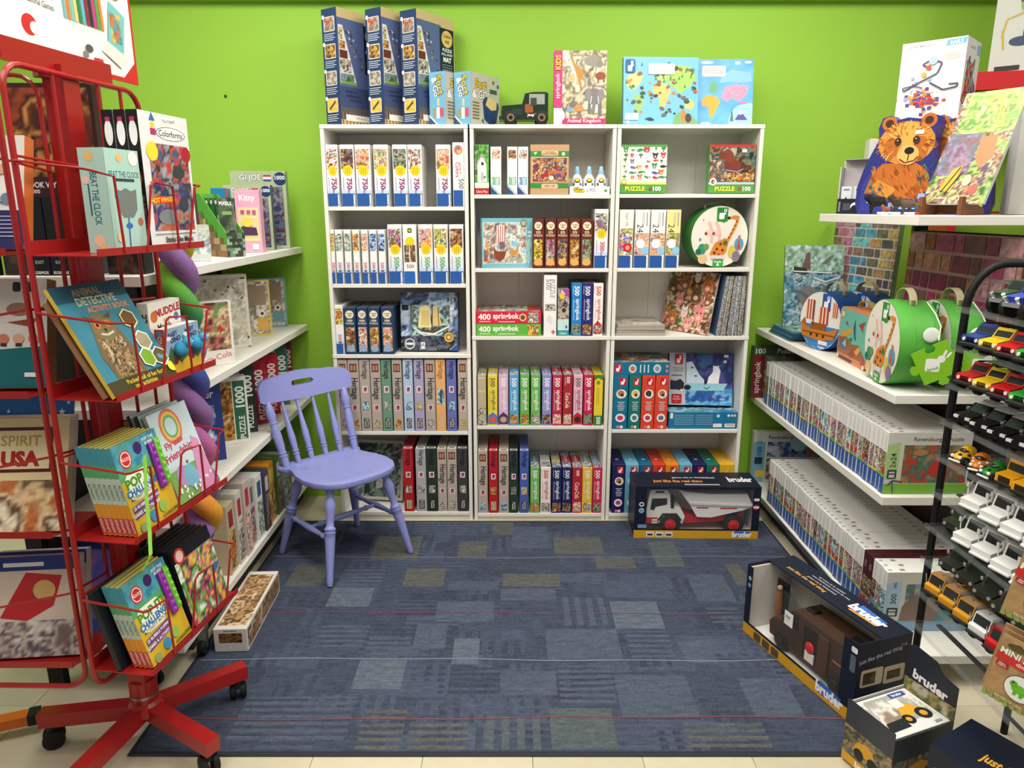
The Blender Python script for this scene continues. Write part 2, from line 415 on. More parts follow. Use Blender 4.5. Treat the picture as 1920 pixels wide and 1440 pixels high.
# ------------------------------------------------------------------ palettes for printed pictures
PAL=dict(moose=[(90,50,40),(250,245,240),(200,110,90),(90,55,45),(245,235,225),(110,130,80)],books=[(60,35,30),(120,80,50),(50,60,120),(210,170,90),(45,30,30),(150,130,160)],peach=[(200,90,70),(240,190,140),(170,130,170),(250,220,170),(190,120,60),(120,110,60)],spring=[(120,150,110),(230,210,150),(190,110,70),(240,230,210),(90,120,120),(220,160,60)],forest=[(50,75,55),(150,160,130),(40,55,45),(190,190,170),(90,110,90),(120,60,40)],lemon=[(90,110,40),(240,200,60),(60,50,30),(250,225,120),(160,120,30)],snow=[(240,245,240),(70,90,80),(200,220,210),(30,50,50),(170,200,190),(240,200,130)],candy=[(250,160,40),(230,230,90),(90,60,120),(240,110,30),(70,100,60),(255,220,120)],floral=[(200,80,70),(245,220,200),(230,150,130),(110,120,90),(250,240,220),(160,60,80)],blue=[(40,60,110),(120,160,210),(220,235,250),(60,100,170),(20,30,70),(170,190,220)],garden=[(110,60,90),(200,120,140),(70,80,110),(230,210,200),(90,100,60),(160,90,60)],tractor=[(60,80,50),(140,60,50),(90,100,70),(190,170,140),(40,50,40)],cafe=[(230,120,60),(250,210,160),(160,80,60),(200,190,200),(240,160,90)],meadow=[(100,130,60),(220,200,110),(60,110,90),(240,230,190),(180,110,60),(140,160,80)],library=[(90,50,40),(190,140,90),(60,35,30),(140,90,60),(220,190,150)],kids=[(220,60,50),(60,120,190),(245,230,210),(80,60,50),(240,200,70),(90,150,90),(250,250,245)],sepia=[(60,55,50),(190,180,165),(110,100,90),(235,230,220),(80,75,70)],autumn=[(120,70,30),(210,150,70),(70,40,25),(235,200,130),(160,100,50)],sea=[(40,110,130),(150,200,210),(230,240,240),(20,70,100),(90,160,170)],mixed=[(180,60,60),(80,120,170),(230,210,170),(70,110,70),(120,80,50),(240,235,225),(60,50,60)],brick=[(190,120,160),(120,180,200),(200,190,170),(110,80,90),(80,140,180),(210,150,110),(90,80,70)],jungle=[(60,90,50),(150,180,90),(120,80,70),(200,190,150),(90,70,90),(180,130,80),(70,60,50)],farm=[(230,150,140),(110,70,50),(90,120,60),(245,225,205),(180,100,80),(60,50,45),(210,160,100)],grey=[(120,125,130),(190,195,200),(80,85,90),(220,222,225)])
WH=(240,239,235)
def rabbit(p,x,y,h,bg=(200,30,45),fg=(250,248,245),wd=.85):
 a=p.asp;w2=h*wd/2/a
 p.rrect(x-w2,y-h/2,x+w2,y+h/2,h*.12,bg)
 p.rrect(x-w2*.55,y-h*.38,x+w2*.35,y+h*.04,h*.08,fg)
 p.ell(x+w2*.35,y+h*.06,h*.12,fg,n=10)
 p.ell(x+w2*.22,y+h*.26,h*.15,fg,rx=h*.045,n=10,rot=.1);p.ell(x+w2*.5,y+h*.27,h*.15,fg,rx=h*.045,n=10,rot=-.2)
def sp_rav(num,ncol,pal,seed,asp,small=False):
 p=Pr(asp);p.rect(0,.21,1,.42,(222,228,238)).rect(0,.21,1,.27,(196,212,234))
 p.pic(.05,.61,.93,.93,PAL[pal],seed,10,3.0)
 p.rect(.02,.005,.80,.215,(44,90,160)).rect(.80,.02,.99,.215,(44,90,160)).rect(.85,.03,.95,.20,(236,238,240))
 if small:
  p.text(num,.5,.34,.42*asp,ncol,-90,.02)
  p.rect(.3,.225,.7,.26,(90,95,110))
 else:
  p.ell(.52,.585,.36*asp,(246,205,40),n=18)
  for k in range(3):p.rect(.36+.13*k,.535,.40+.13*k,.63,(190,140,40))
  p.text(num,.60,.375,.36*asp,ncol,-90,.02);p.rect(.16,.27,.20,.48,(150,150,165))
  p.text('Rav',.55,.245,.16*asp,(60,70,110),-90)
 return p
def sp_heritage(style,seed,pal='sepia'):
 p=Pr(.17)
 if style=='taupe':
  p.rect(.16,.83,.84,.945,(110,52,42)).rect(.26,.85,.46,.925,(178,140,120)).rect(.54,.85,.74,.925,(178,140,120))
  p.text('Heritage',.5,.60,.085,(40,38,45),-90,.015,.30)
  p.rect(.24,.29,.74,.375,(236,226,222)).rect(.33,.30,.66,.365,(196,80,80)).rect(.48,.33,.66,.365,(60,60,110))
  p.pic(.22,.045,.80,.165,PAL[pal],seed,7,2.5)
 else:
  dk=style=='light'
  p.text('Heritage',.5,.855,.075,(45,45,55)if dk else(25,22,35),-90,.015,.24)
  p.rect(.26,.545,.74,.635,(240,234,232)).rect(.36,.56,.66,.62,(190,80,90)).rect(.50,.59,.66,.62,(55,55,110))
  p.pic(.2,.30,.82,.42,PAL[pal],seed,7,2.5)
  p.rect(.25,.045,.78,.185,(25,25,30)if style!='cream' else(220,205,160)).text('PUZZLE',.52,.115,.05,(235,230,215)if style!='cream' else(60,50,40),-90,.01,.12)
 return p
def sp_spring(col,seed,pal,num='500',tcol=(248,246,240),brand='springbok',asp=.175):
 p=Pr(asp);p.pic(.08,.03,.92,.225,PAL[pal],seed,9,3)
 p.text(num,.52,.855,.085,tcol,-90,.025,.2);p.text(brand,.58,.50,.072,tcol,-90,.012,.46);p.rect(.2,.30,.23,.70,tcol);p.rect(.13,.80,.16,.95,tcol)
 return p
def tp_spring(col,seed,pal):
 p=Pr(.25);p.pic(.05,.03,.95,.97,PAL['grey'],seed,10,4,.6);p.rect(.05,.35,.95,.72,col).text('springbok',.5,.53,.07,(225,222,218),-90,.01,.33)
 return p
def sp_cobble(col,num,seed,pal,asp,piece):
 p=Pr(asp);p.ell(.5,.855,.36*asp,(242,226,190));p.text('Cobble',.5,.875,.032,(70,55,40),0,.02,.5).text('Hill',.5,.83,.034,(70,55,40),0,.02,.4)
 p.text(num,.5,.725,.045,(240,225,190),0,.03,.7).text('PUZZLE',.5,.665,.035,(240,225,190),0,.02,.75)
 p.pic(.12,.06,.88,.585,PAL[pal],seed,12,3.2)
 p.ell(.5,.12,.07,piece,rx=.36*asp).ell(.32,.17,.03,piece).ell(.66,.19,.03,piece).rect(.25,.07,.8,.15,piece)
 return p
def sp_janod(col,seed,dark=False):
 p=Pr(.24);rabbit(p,.62,.885,.14);p.ell(.55,.66,.085,(240,235,225));p.ell(.52,.67,.055,[(190,120,70),(230,190,60),(60,60,70)][seed%3]);p.ell(.6,.64,.03,(70,60,60))
 for k,wd in enumerate((.5,.34,.52,.46,.4)):p.rect(.5-wd/2+.05,.50-k*.036,.5+wd/2+.05,.512-k*.036,(235,235,235))
 p.ell(.52,.215,.08,(244,240,238));p.ell(.52,.215,.045,[(200,60,110),(90,120,140)][seed%2],rx=.05);p.ell(.38,.045,.028,(232,120,130));p.ell(.62,.045,.028,(240,230,230))
 return p
# ------------------------------------------------------------------ upright boxes standing spine out on a shelf
YS=FRONT+.006
def spine(ci,bay,name,label,x0,x1,yt,col,front=None,top=None,depth=.23,group=None,back=0.0,zb=None,cat='puzzle box'):
 z=(SHELF[ci][bay]if zb is None else zb)+.0008;Y=YS+back
 X0,X1=max(xat(x0,Y,z),CASEX[ci][0]+PT+.001),min(xat(x1,Y,z),CASEX[ci][1]-PT-.0004);H=min(atY(x0,yt,Y)[1],(SHELF[ci][bay-1]-PT if bay else 1.818)-.002)-z
 return pbox(name,label,cat,X1-X0-.0008,depth,H,((X0+X1)/2,Y+depth/2,z),0,col,front=front,top=top,group=group)
SHN=['top','second','third','fourth','bottom']
def onsh(ci,bay):return f'{SHN[bay]} shelf of {CASEN[ci]} bookcase'
# leftmost bookcase, top shelf: 750-piece boxes
R750=[(612,638,'moose'),(642,668,'books'),(670,698,'peach'),(704,731,'spring'),(739,766,'forest'),(767,793,'moose'),(819,846,'peach')]
R750L=['brown and white picture, leftmost','dark bookshop picture','peach floral picture, third from left','pale village picture, fourth from left','dark green picture, fifth from left','brown and white picture, beside the gap','peach picture, right of the gap']
for i,(a,b,pal)in enumerate(R750):
 spine(0,0,'puzzle_box',f'white 750-piece puzzle box with {R750L[i]}, {SHN[0]} shelf',a,b,271,WH,sp_rav('750',(150,45,95),pal,i,.24),group='750-piece puzzle boxes on the top shelf')
p=Pr(.2);p.ell(.5,.885,.075,(220,120,100));p.ell(.44,.895,.04,(90,150,140));p.ell(.58,.87,.04,(240,190,80));p.ell(.54,.91,.03,(170,90,150))
p.text('Circle of',.68,.60,.035,(190,60,90),-90,.01).text('Colors',.42,.58,.06,(200,60,100),-90,.01);p.text('500',.72,.36,.075,(70,75,90),-90);p.rect(.04,.005,.86,.26,(44,90,160)).rect(.88,.02,.96,.25,(236,238,240))
spine(0,0,'puzzle_box','white puzzle box with round rainbow disc, right end of top left shelf',850,872,267,WH,p)
for i,(a,b,pal)in enumerate([(618,631,'lemon'),(633,646,'snow'),(649,661.5,'snow'),(665,677,'candy'),(681,693,'floral'),(696,709,'blue'),(712,725,'blue')]):
 spine(0,1,'puzzle_box',f'thin white 500-piece puzzle box with orange numeral, {ORD[i]} from left, second shelf',a,b,431,WH,sp_rav('500',(230,110,80),pal,20+i,.13,True),group='thin white 500-piece boxes')
for i,(a,b,pal)in enumerate([(730,756,'garden'),(758,783,None),(787,813,'cafe'),(815,841,'meadow'),(844,870,'library')]):
 if pal:pr=sp_rav('500',(110,180,110),pal,30+i,.235)
 else:
  pr=Pr(.235);pr.rrect(.36,.86,.68,.94,.02,(60,100,40)).ell(.52,.9,.018,(240,210,60)).ell(.52,.71,.36*.235,(246,205,40)).pic(.08,.37,.45,.66,PAL['tractor'],3,8,3).pic(.52,.37,.92,.66,PAL['tractor'],9,8,3).text('500',.5,.30,.06,(60,60,70)).rect(.02,.005,.80,.215,(44,100,180)).rect(.85,.03,.95,.20,(236,238,240)).rect(.80,.01,.85,.2,(44,100,180))
 spine(0,1,'puzzle_box',['wide white 500-piece puzzle box with mauve garden picture and yellow dot','white puzzle box with small green emblem and four farm pictures','white 500-piece puzzle box with orange cafe picture and yellow dot','white 500-piece puzzle box with green meadow picture and yellow dot','white 500-piece puzzle box with brown picture, right end of second shelf'][i],a,b,421,WH,pr,group='wide white 500-piece boxes')
# third shelf
spine(0,2,'puzzle_box','thin white puzzle box with orange numeral, leftmost on third shelf of leftmost bookcase',631,647,572,WH,sp_rav('500',(230,110,80),'candy',44,.15,True),Pr(.1).rect(.1,.02,.9,.98,(170,168,165)))
for i,(a,b,pal)in enumerate([(648,670,'library'),(672,692,'floral'),(693,714,'autumn'),(717,740,'peach')]):
 spine(0,2,'puzzle_box',['dark blue puzzle box with cream disc and brown tree picture','dark blue puzzle box with cream disc and pink flower picture','dark blue puzzle box with cream disc and tan feather picture','dark blue puzzle box with cream disc, rightmost of four, orange picture'][i],a,b,577,(38,66,100),sp_cobble(0,'1000',50+i,pal,.24,(150,175,200)),Pr(.12).rect(.03,.02,.97,.98,(88,96,100)),depth=.25,group='dark blue puzzle boxes on the third shelf')
p=Pr(1.02);p.pic(0,0,1,1,[(130,160,200),(205,220,235),(70,85,110),(110,140,180),(36,46,64),(175,190,205)],61,18,4)
p.rect(0,0,1,.22,(60,68,82)).pic(0,.0,1,.25,[(40,46,58),(110,116,128),(26,30,40),(80,88,100)],3,12,4).pic(.19,.26,.86,.79,[(60,95,95),(150,175,165),(200,210,200),(90,120,130),(50,60,60),(120,140,120)],62,20,5)
p.poly([(.30,.40),(.34,.74),(.45,.78),(.51,.74),(.53,.40)],(240,220,150)).poly([(.55,.43),(.57,.74),(.64,.77),(.72,.44)],(222,196,125)).line([(.55,.36),(.55,.78)],.015,(70,50,30)).line([(.67,.38),(.65,.74)],.012,(70,50,30)).poly([(.36,.36),(.70,.36),(.64,.28),(.44,.28)],(95,70,40)).line([(.22,.40),(.36,.31),(.58,.29),(.84,.42)],.03,(220,230,225)).line([(.24,.34),(.4,.27),(.7,.28)],.02,(210,222,222))
for k in range(6):p.line([(.37+.025*k,.44),(.38+.022*k,.7)],.006,(170,140,80))
p.text('Ravensburger Puzzle',.40,.885,.052,(70,85,120),0,.01,.72).text('919',.885,.885,.085,(245,245,245),0,.07).text('919',.885,.885,.085,(25,28,35),0,.02)
p.rrect(.02,.70,.14,.79,.02,(30,34,42)).ell(.155,.12,.095,(210,214,220)).ell(.155,.12,.075,(70,76,90)).rect(.09,.1,.22,.14,(225,228,232)).ell(.84,.235,.095,(60,48,24)).ell(.84,.235,.085,(214,176,90)).ell(.84,.235,.055,(120,90,40)).ell(.84,.235,.035,(225,195,120))
p.poly([(.86,0),(1,0),(1,.14)],(44,84,150)).text('Ravensburger',.92,.075,.02,(240,240,245),42,.0,.2).rect(.35,.04,.42,.15,(230,232,236)).text('A',.385,.10,.07,(60,66,78)).text('PARIS',.385,.03,.02,(235,235,238)).rect(.86,.70,.93,.74,(246,246,244))
z=SHELF[0][2]+.001;Yq=FRONT+.03;X0,X1=xat(751,Yq,z),xat(859,Yq,z)
pbox('puzzle_box','square grey-blue puzzle box picturing a sailing ship, third shelf of leftmost bookcase','puzzle box',X1-X0,.06,.272,((X0+X1)/2,Yq+.06,z+.0035),0,(70,84,110),front=p,rot=(R(-5),0,R(-2)))
# fourth shelf: twelve spines
TA=(186,172,160)
HER4=[(637,657,TA,'taupe'),(658,678,TA,'taupe'),(679,698,(182,172,160),'light'),(699,718,TA,'taupe'),(719,737,(112,152,126),'dark'),(739,757,TA,'taupe'),(759,777,(184,202,226),'dark'),(779,797,(176,166,200),'dark'),(799,818,TA,'taupe'),(819,837,(232,178,116),'plain'),(839,857,(108,116,184),'dark'),(860,878,TA,'taupe')]
HN={'taupe':'taupe'}
HL=['taupe puzzle box leftmost on fourth shelf, behind the lavender chair back','taupe puzzle box, second from left on fourth shelf, behind chair','speckled grey-beige puzzle box standing right of the chair back','taupe puzzle box left of the sage green one','sage green puzzle box on fourth shelf of leftmost bookcase','taupe puzzle box between the sage green and pale blue ones','pale blue puzzle box on fourth shelf of leftmost bookcase','lavender puzzle box beside the pale blue one','taupe puzzle box between the lavender and orange ones','pale orange puzzle box with lighthouse picture','periwinkle blue puzzle box beside the pale orange one','taupe puzzle box, right end of fourth shelf in leftmost bookcase']
for i,(a,b,c,st)in enumerate(HER4):
 if st=='plain':
  pr=Pr(.17);pr.text('Heritage',.5,.855,.075,(150,100,50),-90,.015,.24).pic(.15,.38,.85,.60,PAL['sea'],3,8,2.5).rect(.45,.40,.6,.55,(60,50,50)).text('PUZZLE',.5,.13,.05,(220,200,170),-90,.01,.15)
 else:pr=sp_heritage(st,70+i,['sepia','autumn','sea','meadow'][i%4])
 spine(0,3,'puzzle_box',HL[i],a,b,674.5,c,pr,depth=.26,group='tall puzzle boxes on the fourth shelf')
# bottom shelf
for i,(a,b,c,st,l)in enumerate([(759,777,(186,36,44),'cream','bright red'),(782,801,(176,176,178),'light','silver grey'),(801.5,821,(44,58,46),'dark','dark forest green'),(822,839,TA,'taupe','taupe'),(840,858,TA,'taupe','taupe'),(859,878,(64,62,66),'dark','charcoal')]):
 l2=[f'{l} puzzle box standing first in the row under the chair back side',f'{l} puzzle box between the red and dark green ones',f'{l} puzzle box, third in the bottom row of leftmost bookcase',f'{l} puzzle box right of the dark green one, bottom shelf',f'{l} puzzle box left of the charcoal one, bottom shelf',f'{l} puzzle box at right end of bottom shelf, leftmost bookcase'][i]
 if i==0:l2='bright red puzzle box, leftmost upright box on bottom shelf of leftmost bookcase'
 spine(0,4,'puzzle_box',l2,a,b,841,c,sp_heritage(st,90+i),Pr(.1).rect(.08,.02,.92,.12,(235,233,230)).rect(.2,.035,.8,.1,(110,105,100)),depth=.26,group='tall puzzle boxes on the bottom shelf')
p=Pr(1.0);p.rect(0,0,1,1,(190,188,176)).pic(.05,.05,.95,.95,[(40,55,55),(110,130,120),(30,40,45),(170,175,165),(70,85,80)],99,16,4)
pbox('framed_puzzle','large dark landscape puzzle box leaning at the back behind the chair legs','puzzle box',.25,.03,.30,(-.672,FRONT+.14,SHELF[0][4]+.009),R(-8),(190,186,170),front=p,rot=(R(-14),0,R(-8)))
# ------------------------------------------------------------------ middle bookcase
def standing(ci,bay,name,label,x0,x1,yt,D,col,front=None,right=None,left=None,top=None,back=.0,rz=0,lean=0,cat='puzzle box',group=None):
 z=SHELF[ci][bay]+.0008;Y=FRONT+back;X0,X1=max(xat(x0,Y,z),CASEX[ci][0]+PT+.003),min(xat(x1,Y,z),CASEX[ci][1]-PT-.004);H=atY(x0,yt,Y)[1]-z
 if lean:z+=math.sin(R(abs(lean)))*D/2
 return pbox(name,label,cat,X1-X0,D,H,((X0+X1)/2,Y+D/2,z),rz,col,front,right,left,top,group,rot=(R(lean),0,rz))
p=Pr(.38);p.pic(0,.2,1,1,[(70,150,60),(110,190,80),(60,110,50),(150,170,130)],4,12,3);p.poly([(.2,.25),(.2,.62),(.5,.80),(.82,.62),(.86,.25)],(226,226,222)).poly([(.1,.60),(.5,.84),(.95,.64),(.5,.75)],(170,160,150)).ell(.55,.62,.035,(60,50,45)).rect(.45,.28,.6,.45,(180,180,178)).ell(.7,.35,.03,(120,120,120)).rect(0,.13,1,.24,(235,225,222)).rect(0,0,1,.12,(190,30,50)).text('Chris Plus',.5,.06,.05,(240,230,230),0,.01,.8)
standing(1,0,'puzzle_box','small green puzzle box picturing a white birdhouse',888,917,271,.12,(70,140,60),p,back=.01)
for i,(a,b,pal,n,c)in enumerate([(920,940,'floral','300',(130,190,150)),(951,970,'library','300',(130,190,150)),(971,990,'moose','200',(120,160,205))]):
 p=Pr(.235);p.pic(.12,.75,.88,.93,PAL[pal],110+i,7,2.5).rect(.25,.20,.88,.37,c).poly([(.25,.20),(.25,.37),(.1,.37),(.2,.285),(.1,.20)],c).text(n,.62,.285,.07,(240,245,240),-90,.02).poly([(0,0),(.75,0),(0,.17)],(50,84,140)).line([(.0,.2),(.9,0)],.01,(50,84,140))
 spine(1,0,'puzzle_box',['white 300-piece puzzle box beside the birdhouse box','white 300-piece puzzle box with brown picture, left of the 200-piece one','white 200-piece puzzle box with blue tab, touching the brown carton'][i],a,b,275,WH,p,depth=.2,group='white boxes on the middle top shelf')
p=Pr(.815);p.rect(0,.76,1,.87,(60,140,66)).rect(0,.125,1,.23,(60,140,66)).rrect(.29,.78,.72,.88,.03,(224,190,150)).text('WOODEN',.5,.85,.028,(80,55,40),0,.02,.3).text('JIGSAW PUZZLE',.5,.81,.028,(80,55,40),0,.02,.38).rrect(.29,.12,.72,.215,.03,(224,190,150)).text('1000 | 100',.5,.165,.035,(80,55,40),0,.02,.35).ell(.85,.815,.035,(230,240,220)).poly([(.08,.85),(.18,.85),(.13,.79)],(210,235,190))
p.rect(.045,.25,.955,.745,(226,196,160)).pic(.06,.26,.945,.735,[(150,60,40),(60,60,110),(220,140,60),(90,50,70),(230,200,150),(50,90,90),(190,80,50)],120,20,6).rect(.68,.36,.80,.50,(90,70,150)).poly([(.30,.33),(.5,.38),(.45,.45),(.28,.4)],(190,40,50)).rect(.46,.42,.9,.48,(200,110,50)).ell(.55,.33,.05,(235,215,190))
standing(1,0,'puzzle_carton','brown cardboard puzzle carton with green bands and workshop picture',994,1066,271,.10,(196,156,116),p,back=.008)
# glue display tray and bottles
z=SHELF[1][0]+.0008;X0,X1=xat(1068,FRONT+.01,z),xat(1143,FRONT+.01,z)
m=MB();W=X1-X0;m.box((-W/2,0,0),(W/2,.08,.004),WH);m.box((-W/2,0,.004),(W/2,.003,.034),WH);m.box((-W/2,.077,.004),(W/2,.08,.07),WH);m.box((-W/2,.003,.004),(-W/2+.003,.077,.034),WH);m.box((W/2-.003,.003,.004),(W/2,.077,.034),WH)
dt=tag(m.obj('display_tray','card'),'white cardboard counter tray holding three glue bottles','display tray');dt.location=((X0+X1)/2,FRONT+.012,z)
p=Pr(5.0);p.text('Glue',.23,.5,.62,(60,50,30),0,.10,.3).text('Glue',.23,.5,.62,(246,205,40),0,.03,.3).text('& GO!',.52,.5,.5,(60,60,60),0,.08,.25).text('& GO!',.52,.5,.5,(250,250,250),0,.02,.25).rect(.7,.15,.93,.85,(240,225,225)).ell(.9,.4,.2,(90,150,90))
p.put(dt,(-W/2,0,.004),(1,0,0),(0,0,1),W,.030,'front')
for i,xp in enumerate((1081,1103.5,1126)):
 X=xat(xp,FRONT+.05,z)
 m=MB();m.lathe((0,0,0),(0,0,.085),[(0,.018),(.05,.0225),(.62,.0225),(.82,.02),(1,.010)],(240,240,238),16)
 b=tag(m.obj('glue_bottle','plastic'),f'white glue bottle with pale blue cap, {["left", "middle", "right"][i]} one in the counter tray','bottle','glue bottles');b.location=(X,FRONT+.050,z+.0045)
 m=MB();m.lathe((0,0,.085),(0,0,.116),[(0,.0125),(.45,.012),(.5,.0095),(.9,.0085),(1,.006)],(150,195,225),14);m.obj('cap','plastic',b)
 m=MB()
 m.ball((0,-.0205,.055),(.013,.004,.011),(60,55,40),10,6);m.ball((0,-.0222,.056),(.0105,.0035,.0075),(246,205,40),10,6);m.ball((-.014,-.0165,.04),(.006,.004,.007),(50,90,120),8,5);m.ball((.013,-.0170,.04),(.005,.004,.006),(50,90,120),8,5);m.obj('bottle_label','print',b)
# second shelf
p=Pr(1.1);p.rect(0,0,1,1,(120,182,196)).rect(.02,.09,.88,.92,(200,225,228)).pic(.03,.10,.87,.91,[(150,195,215),(240,235,220),(190,160,120),(110,150,180),(225,215,200),(170,110,80),(90,110,130)],130,24,7)
p.poly([(.26,.5),(.28,.86),(.34,.86),(.33,.5)],(235,228,220)).poly([(.34,.52),(.34,.88),(.45,.86),(.46,.55)],(235,228,220))
for k in range(5):p.line([(.275+.042*k,.50),(.285+.042*k,.86)],.014,(176,60,50))
p.poly([(.22,.45),(.25,.22),(.35,.13),(.44,.2),(.50,.40),(.46,.34),(.28,.34)],(140,70,50)).poly([(.55,.42),(.57,.26),(.66,.22),(.72,.34),(.72,.48),(.66,.34)],(205,150,70)).poly([(.06,.48),(.12,.32),(.2,.28),(.14,.38),(.08,.62)],(215,165,90)).ell(.08,.18,.04,(190,80,60)).ell(.66,.25,.02,(230,180,80)).ell(.12,.14,.03,(205,150,70)).ell(.82,.9,.07,(90,120,110)).ell(.82,.9,.05,(200,180,130)).rrect(.9,.62,.98,.74,.02,(210,235,235)).poly([(.86,.5),(.95,.62),(.99,.45),(.94,.35),(.98,.2),(.93,.06),(.86,.16),(.9,.3)],(160,210,200)).text('350',.93,.68,.04,(70,110,110),0,.02)
pl=Pr(.28);pl.ell(.5,.86,.07,(230,225,205)).pic(.15,.05,.85,.55,PAL['mixed'],7,8,3).rect(.3,.62,.7,.74,(190,220,225))
standing(1,1,'puzzle_box','light teal puzzle box picturing a Viking longship fleet',902,997,409,.055,(104,168,182),p,left=pl,back=.02,rz=R(9))
for i,(a,b,pal)in enumerate([(998.5,1019,'lemon'),(1021,1042,'garden'),(1043,1065,'books'),(1066,1087,'autumn'),(1088,1110,'forest')]):
 spine(1,1,'puzzle_box',f'narrow maroon puzzle box with cream disc, {ORD[i]} of five from the Viking box',a,b,410,(104,44,36),sp_cobble(0,'275',140+i,pal,.23,(226,176,100)),depth=.1,group='five narrow maroon puzzle boxes')
spine(1,1,'puzzle_box','white puzzle box with red numeral and yellow dot, right end beside maroon boxes',1113,1138,392,WH,sp_rav('300',(230,90,90),'mixed',150,.215),depth=.2)
# third shelf: two stacked red and green boxes
z=SHELF[1][2]+.0008;Ya=FRONT+.006
X0,X1=xat(893,Ya,z),xat(1014,Ya,z);W=X1-X0;hh=atY(900,607.5,Ya)[1]-z
def sp400(c,pal,seed):
 p=Pr(5.4);p.text('400',.13,.57,.46,(248,246,240),0,.03).text('springbok',.46,.57,.44,(248,246,240),0,.03,.4).rect(.05,.16,.22,.22,(240,225,220)).rect(.34,.14,.6,.2,(240,225,220)).pic(.80,.08,.96,.92,PAL[pal],seed,8,4);return p
p=Pr(1);p.pic(.02,.02,.98,.98,PAL['mixed'],160,14,5);p.rect(.80,.1,.96,.8,(190,60,60))
g=sp400(0,'candy',161);r_=sp400(0,'sepia',162);r_.ell(.72,.52,.3,(230,210,150)).ell(.72,.52,.2,(120,80,40))
pbox('puzzle_box','green 400-piece puzzle box lying flat, lower of the pair','puzzle box',W,.24,hh,((X0+X1)/2,Ya+.12,z),0,(100,178,66),front=g)
pbox('puzzle_box','red 400-piece puzzle box lying flat on top of the green one','puzzle box',W,.24,atY(900,584,Ya)[1]-z-hh-.0006,((X0+X1)/2,Ya+.12,z+hh+.0006),0,(214,40,66),front=r_,top=p)
p=Pr(.205);p.text('PUZZLE',.68,.78,.075,(120,115,115),-90,0,.3).text('500',.36,.85,.085,(120,115,115),-90).pic(.1,.42,.92,.53,PAL['sepia'],5,8,3).ell(.45,.28,.06,(228,222,218),rx=.05).ell(.55,.25,.04,(228,222,218)).ell(.75,.065,.03,(210,110,110)).rect(.7,.03,.82,.1,(210,110,110))
spine(1,2,'puzzle_box','tall white puzzle box with grey lettering beside the red and green stack',1019,1043,516,(240,238,236),p,depth=.2)
p=Pr(.27);p.pic(.0,.3,1,1,[(120,100,90),(200,190,180),(70,60,55),(225,220,210)],170,10,3).poly([(.3,1),(1,.8),(1,1)],(170,70,150)).ell(.35,.85,.06,(240,200,60)).ell(.5,.52,.10,(180,170,150),rx=.1).ell(.55,.55,.05,(60,50,45)).rect(0,.12,1,.36,(200,225,222)).rect(0,0,1,.12,(50,150,160)).text('Ceaco',.5,.06,.05,(235,245,245),0,.01,.6).rect(.7,.17,.86,.21,(40,60,60)).rect(.75,.15,.81,.24,(40,60,60))
standing(1,2,'puzzle_box','small puzzle box with grey animal face and purple corner',1045,1066,542,.1,(150,145,140),p,back=.01)
for i,(a,b,yt,c,tc,pal)in enumerate([(1070.5,1089.5,531,(38,130,200),(245,245,245),'forest'),(1090,1109.5,531,(44,44,118),(235,235,240),'library'),(1111,1129,531,(244,238,232),(206,66,66),'mixed')]):
 pr=sp_spring(c,180+i,pal,tcol=tc)
 if i==2:pr.poly([(.05,.2),(.5,.3),(.95,.2),(.95,.05),(.05,.05)],(196,40,50)).pic(.15,.07,.85,.2,PAL['mixed'],4,7,3)
 spine(1,2,'puzzle_box',['sky blue 500-piece puzzle box on third shelf of middle bookcase','navy 500-piece puzzle box beside the sky blue one','white 500-piece puzzle box with red lettering, right end of third shelf'][i],a,b,yt,c,pr,Pr(.1).rect(.05,.02,.95,.98,(120,100,100)),depth=.2)
# fourth shelf: springy row of twelve
SP4=[(896,912,(190,176,140),'tan'),(915,933,(236,214,60),'yellow'),(935,953,(222,178,210),'pale mauve'),(955,972.5,(84,164,216),'sky blue'),(975,992,(104,180,82),'grass green'),(995,1012.5,(104,180,82),'grass green'),(1016,1033,(138,142,206),'periwinkle'),(1035,1053,(196,40,76),'crimson'),(1054.5,1072,(168,44,52),'dark red'),(1074,1091,(236,180,200),'pale pink'),(1093,1110.5,(200,34,78),'crimson')]
S4L=['tan puzzle box with fading picture, left end of fourth shelf in middle bookcase','yellow 500-piece puzzle box with round blue badge, second on fourth shelf','pale mauve 500-piece puzzle box beside the yellow one','sky blue 500-piece puzzle box between pale mauve and green ones','grass green 500-piece puzzle box, left one of the green pair','grass green 500-piece puzzle box, right one of the green pair','periwinkle 500-piece puzzle box beside the green pair','crimson 500-piece puzzle box left of the dark red one','dark red puzzle box with white script lettering, fourth shelf','pale pink 500-piece puzzle box between dark red and crimson ones','crimson 500-piece puzzle box next to the yellow tin']
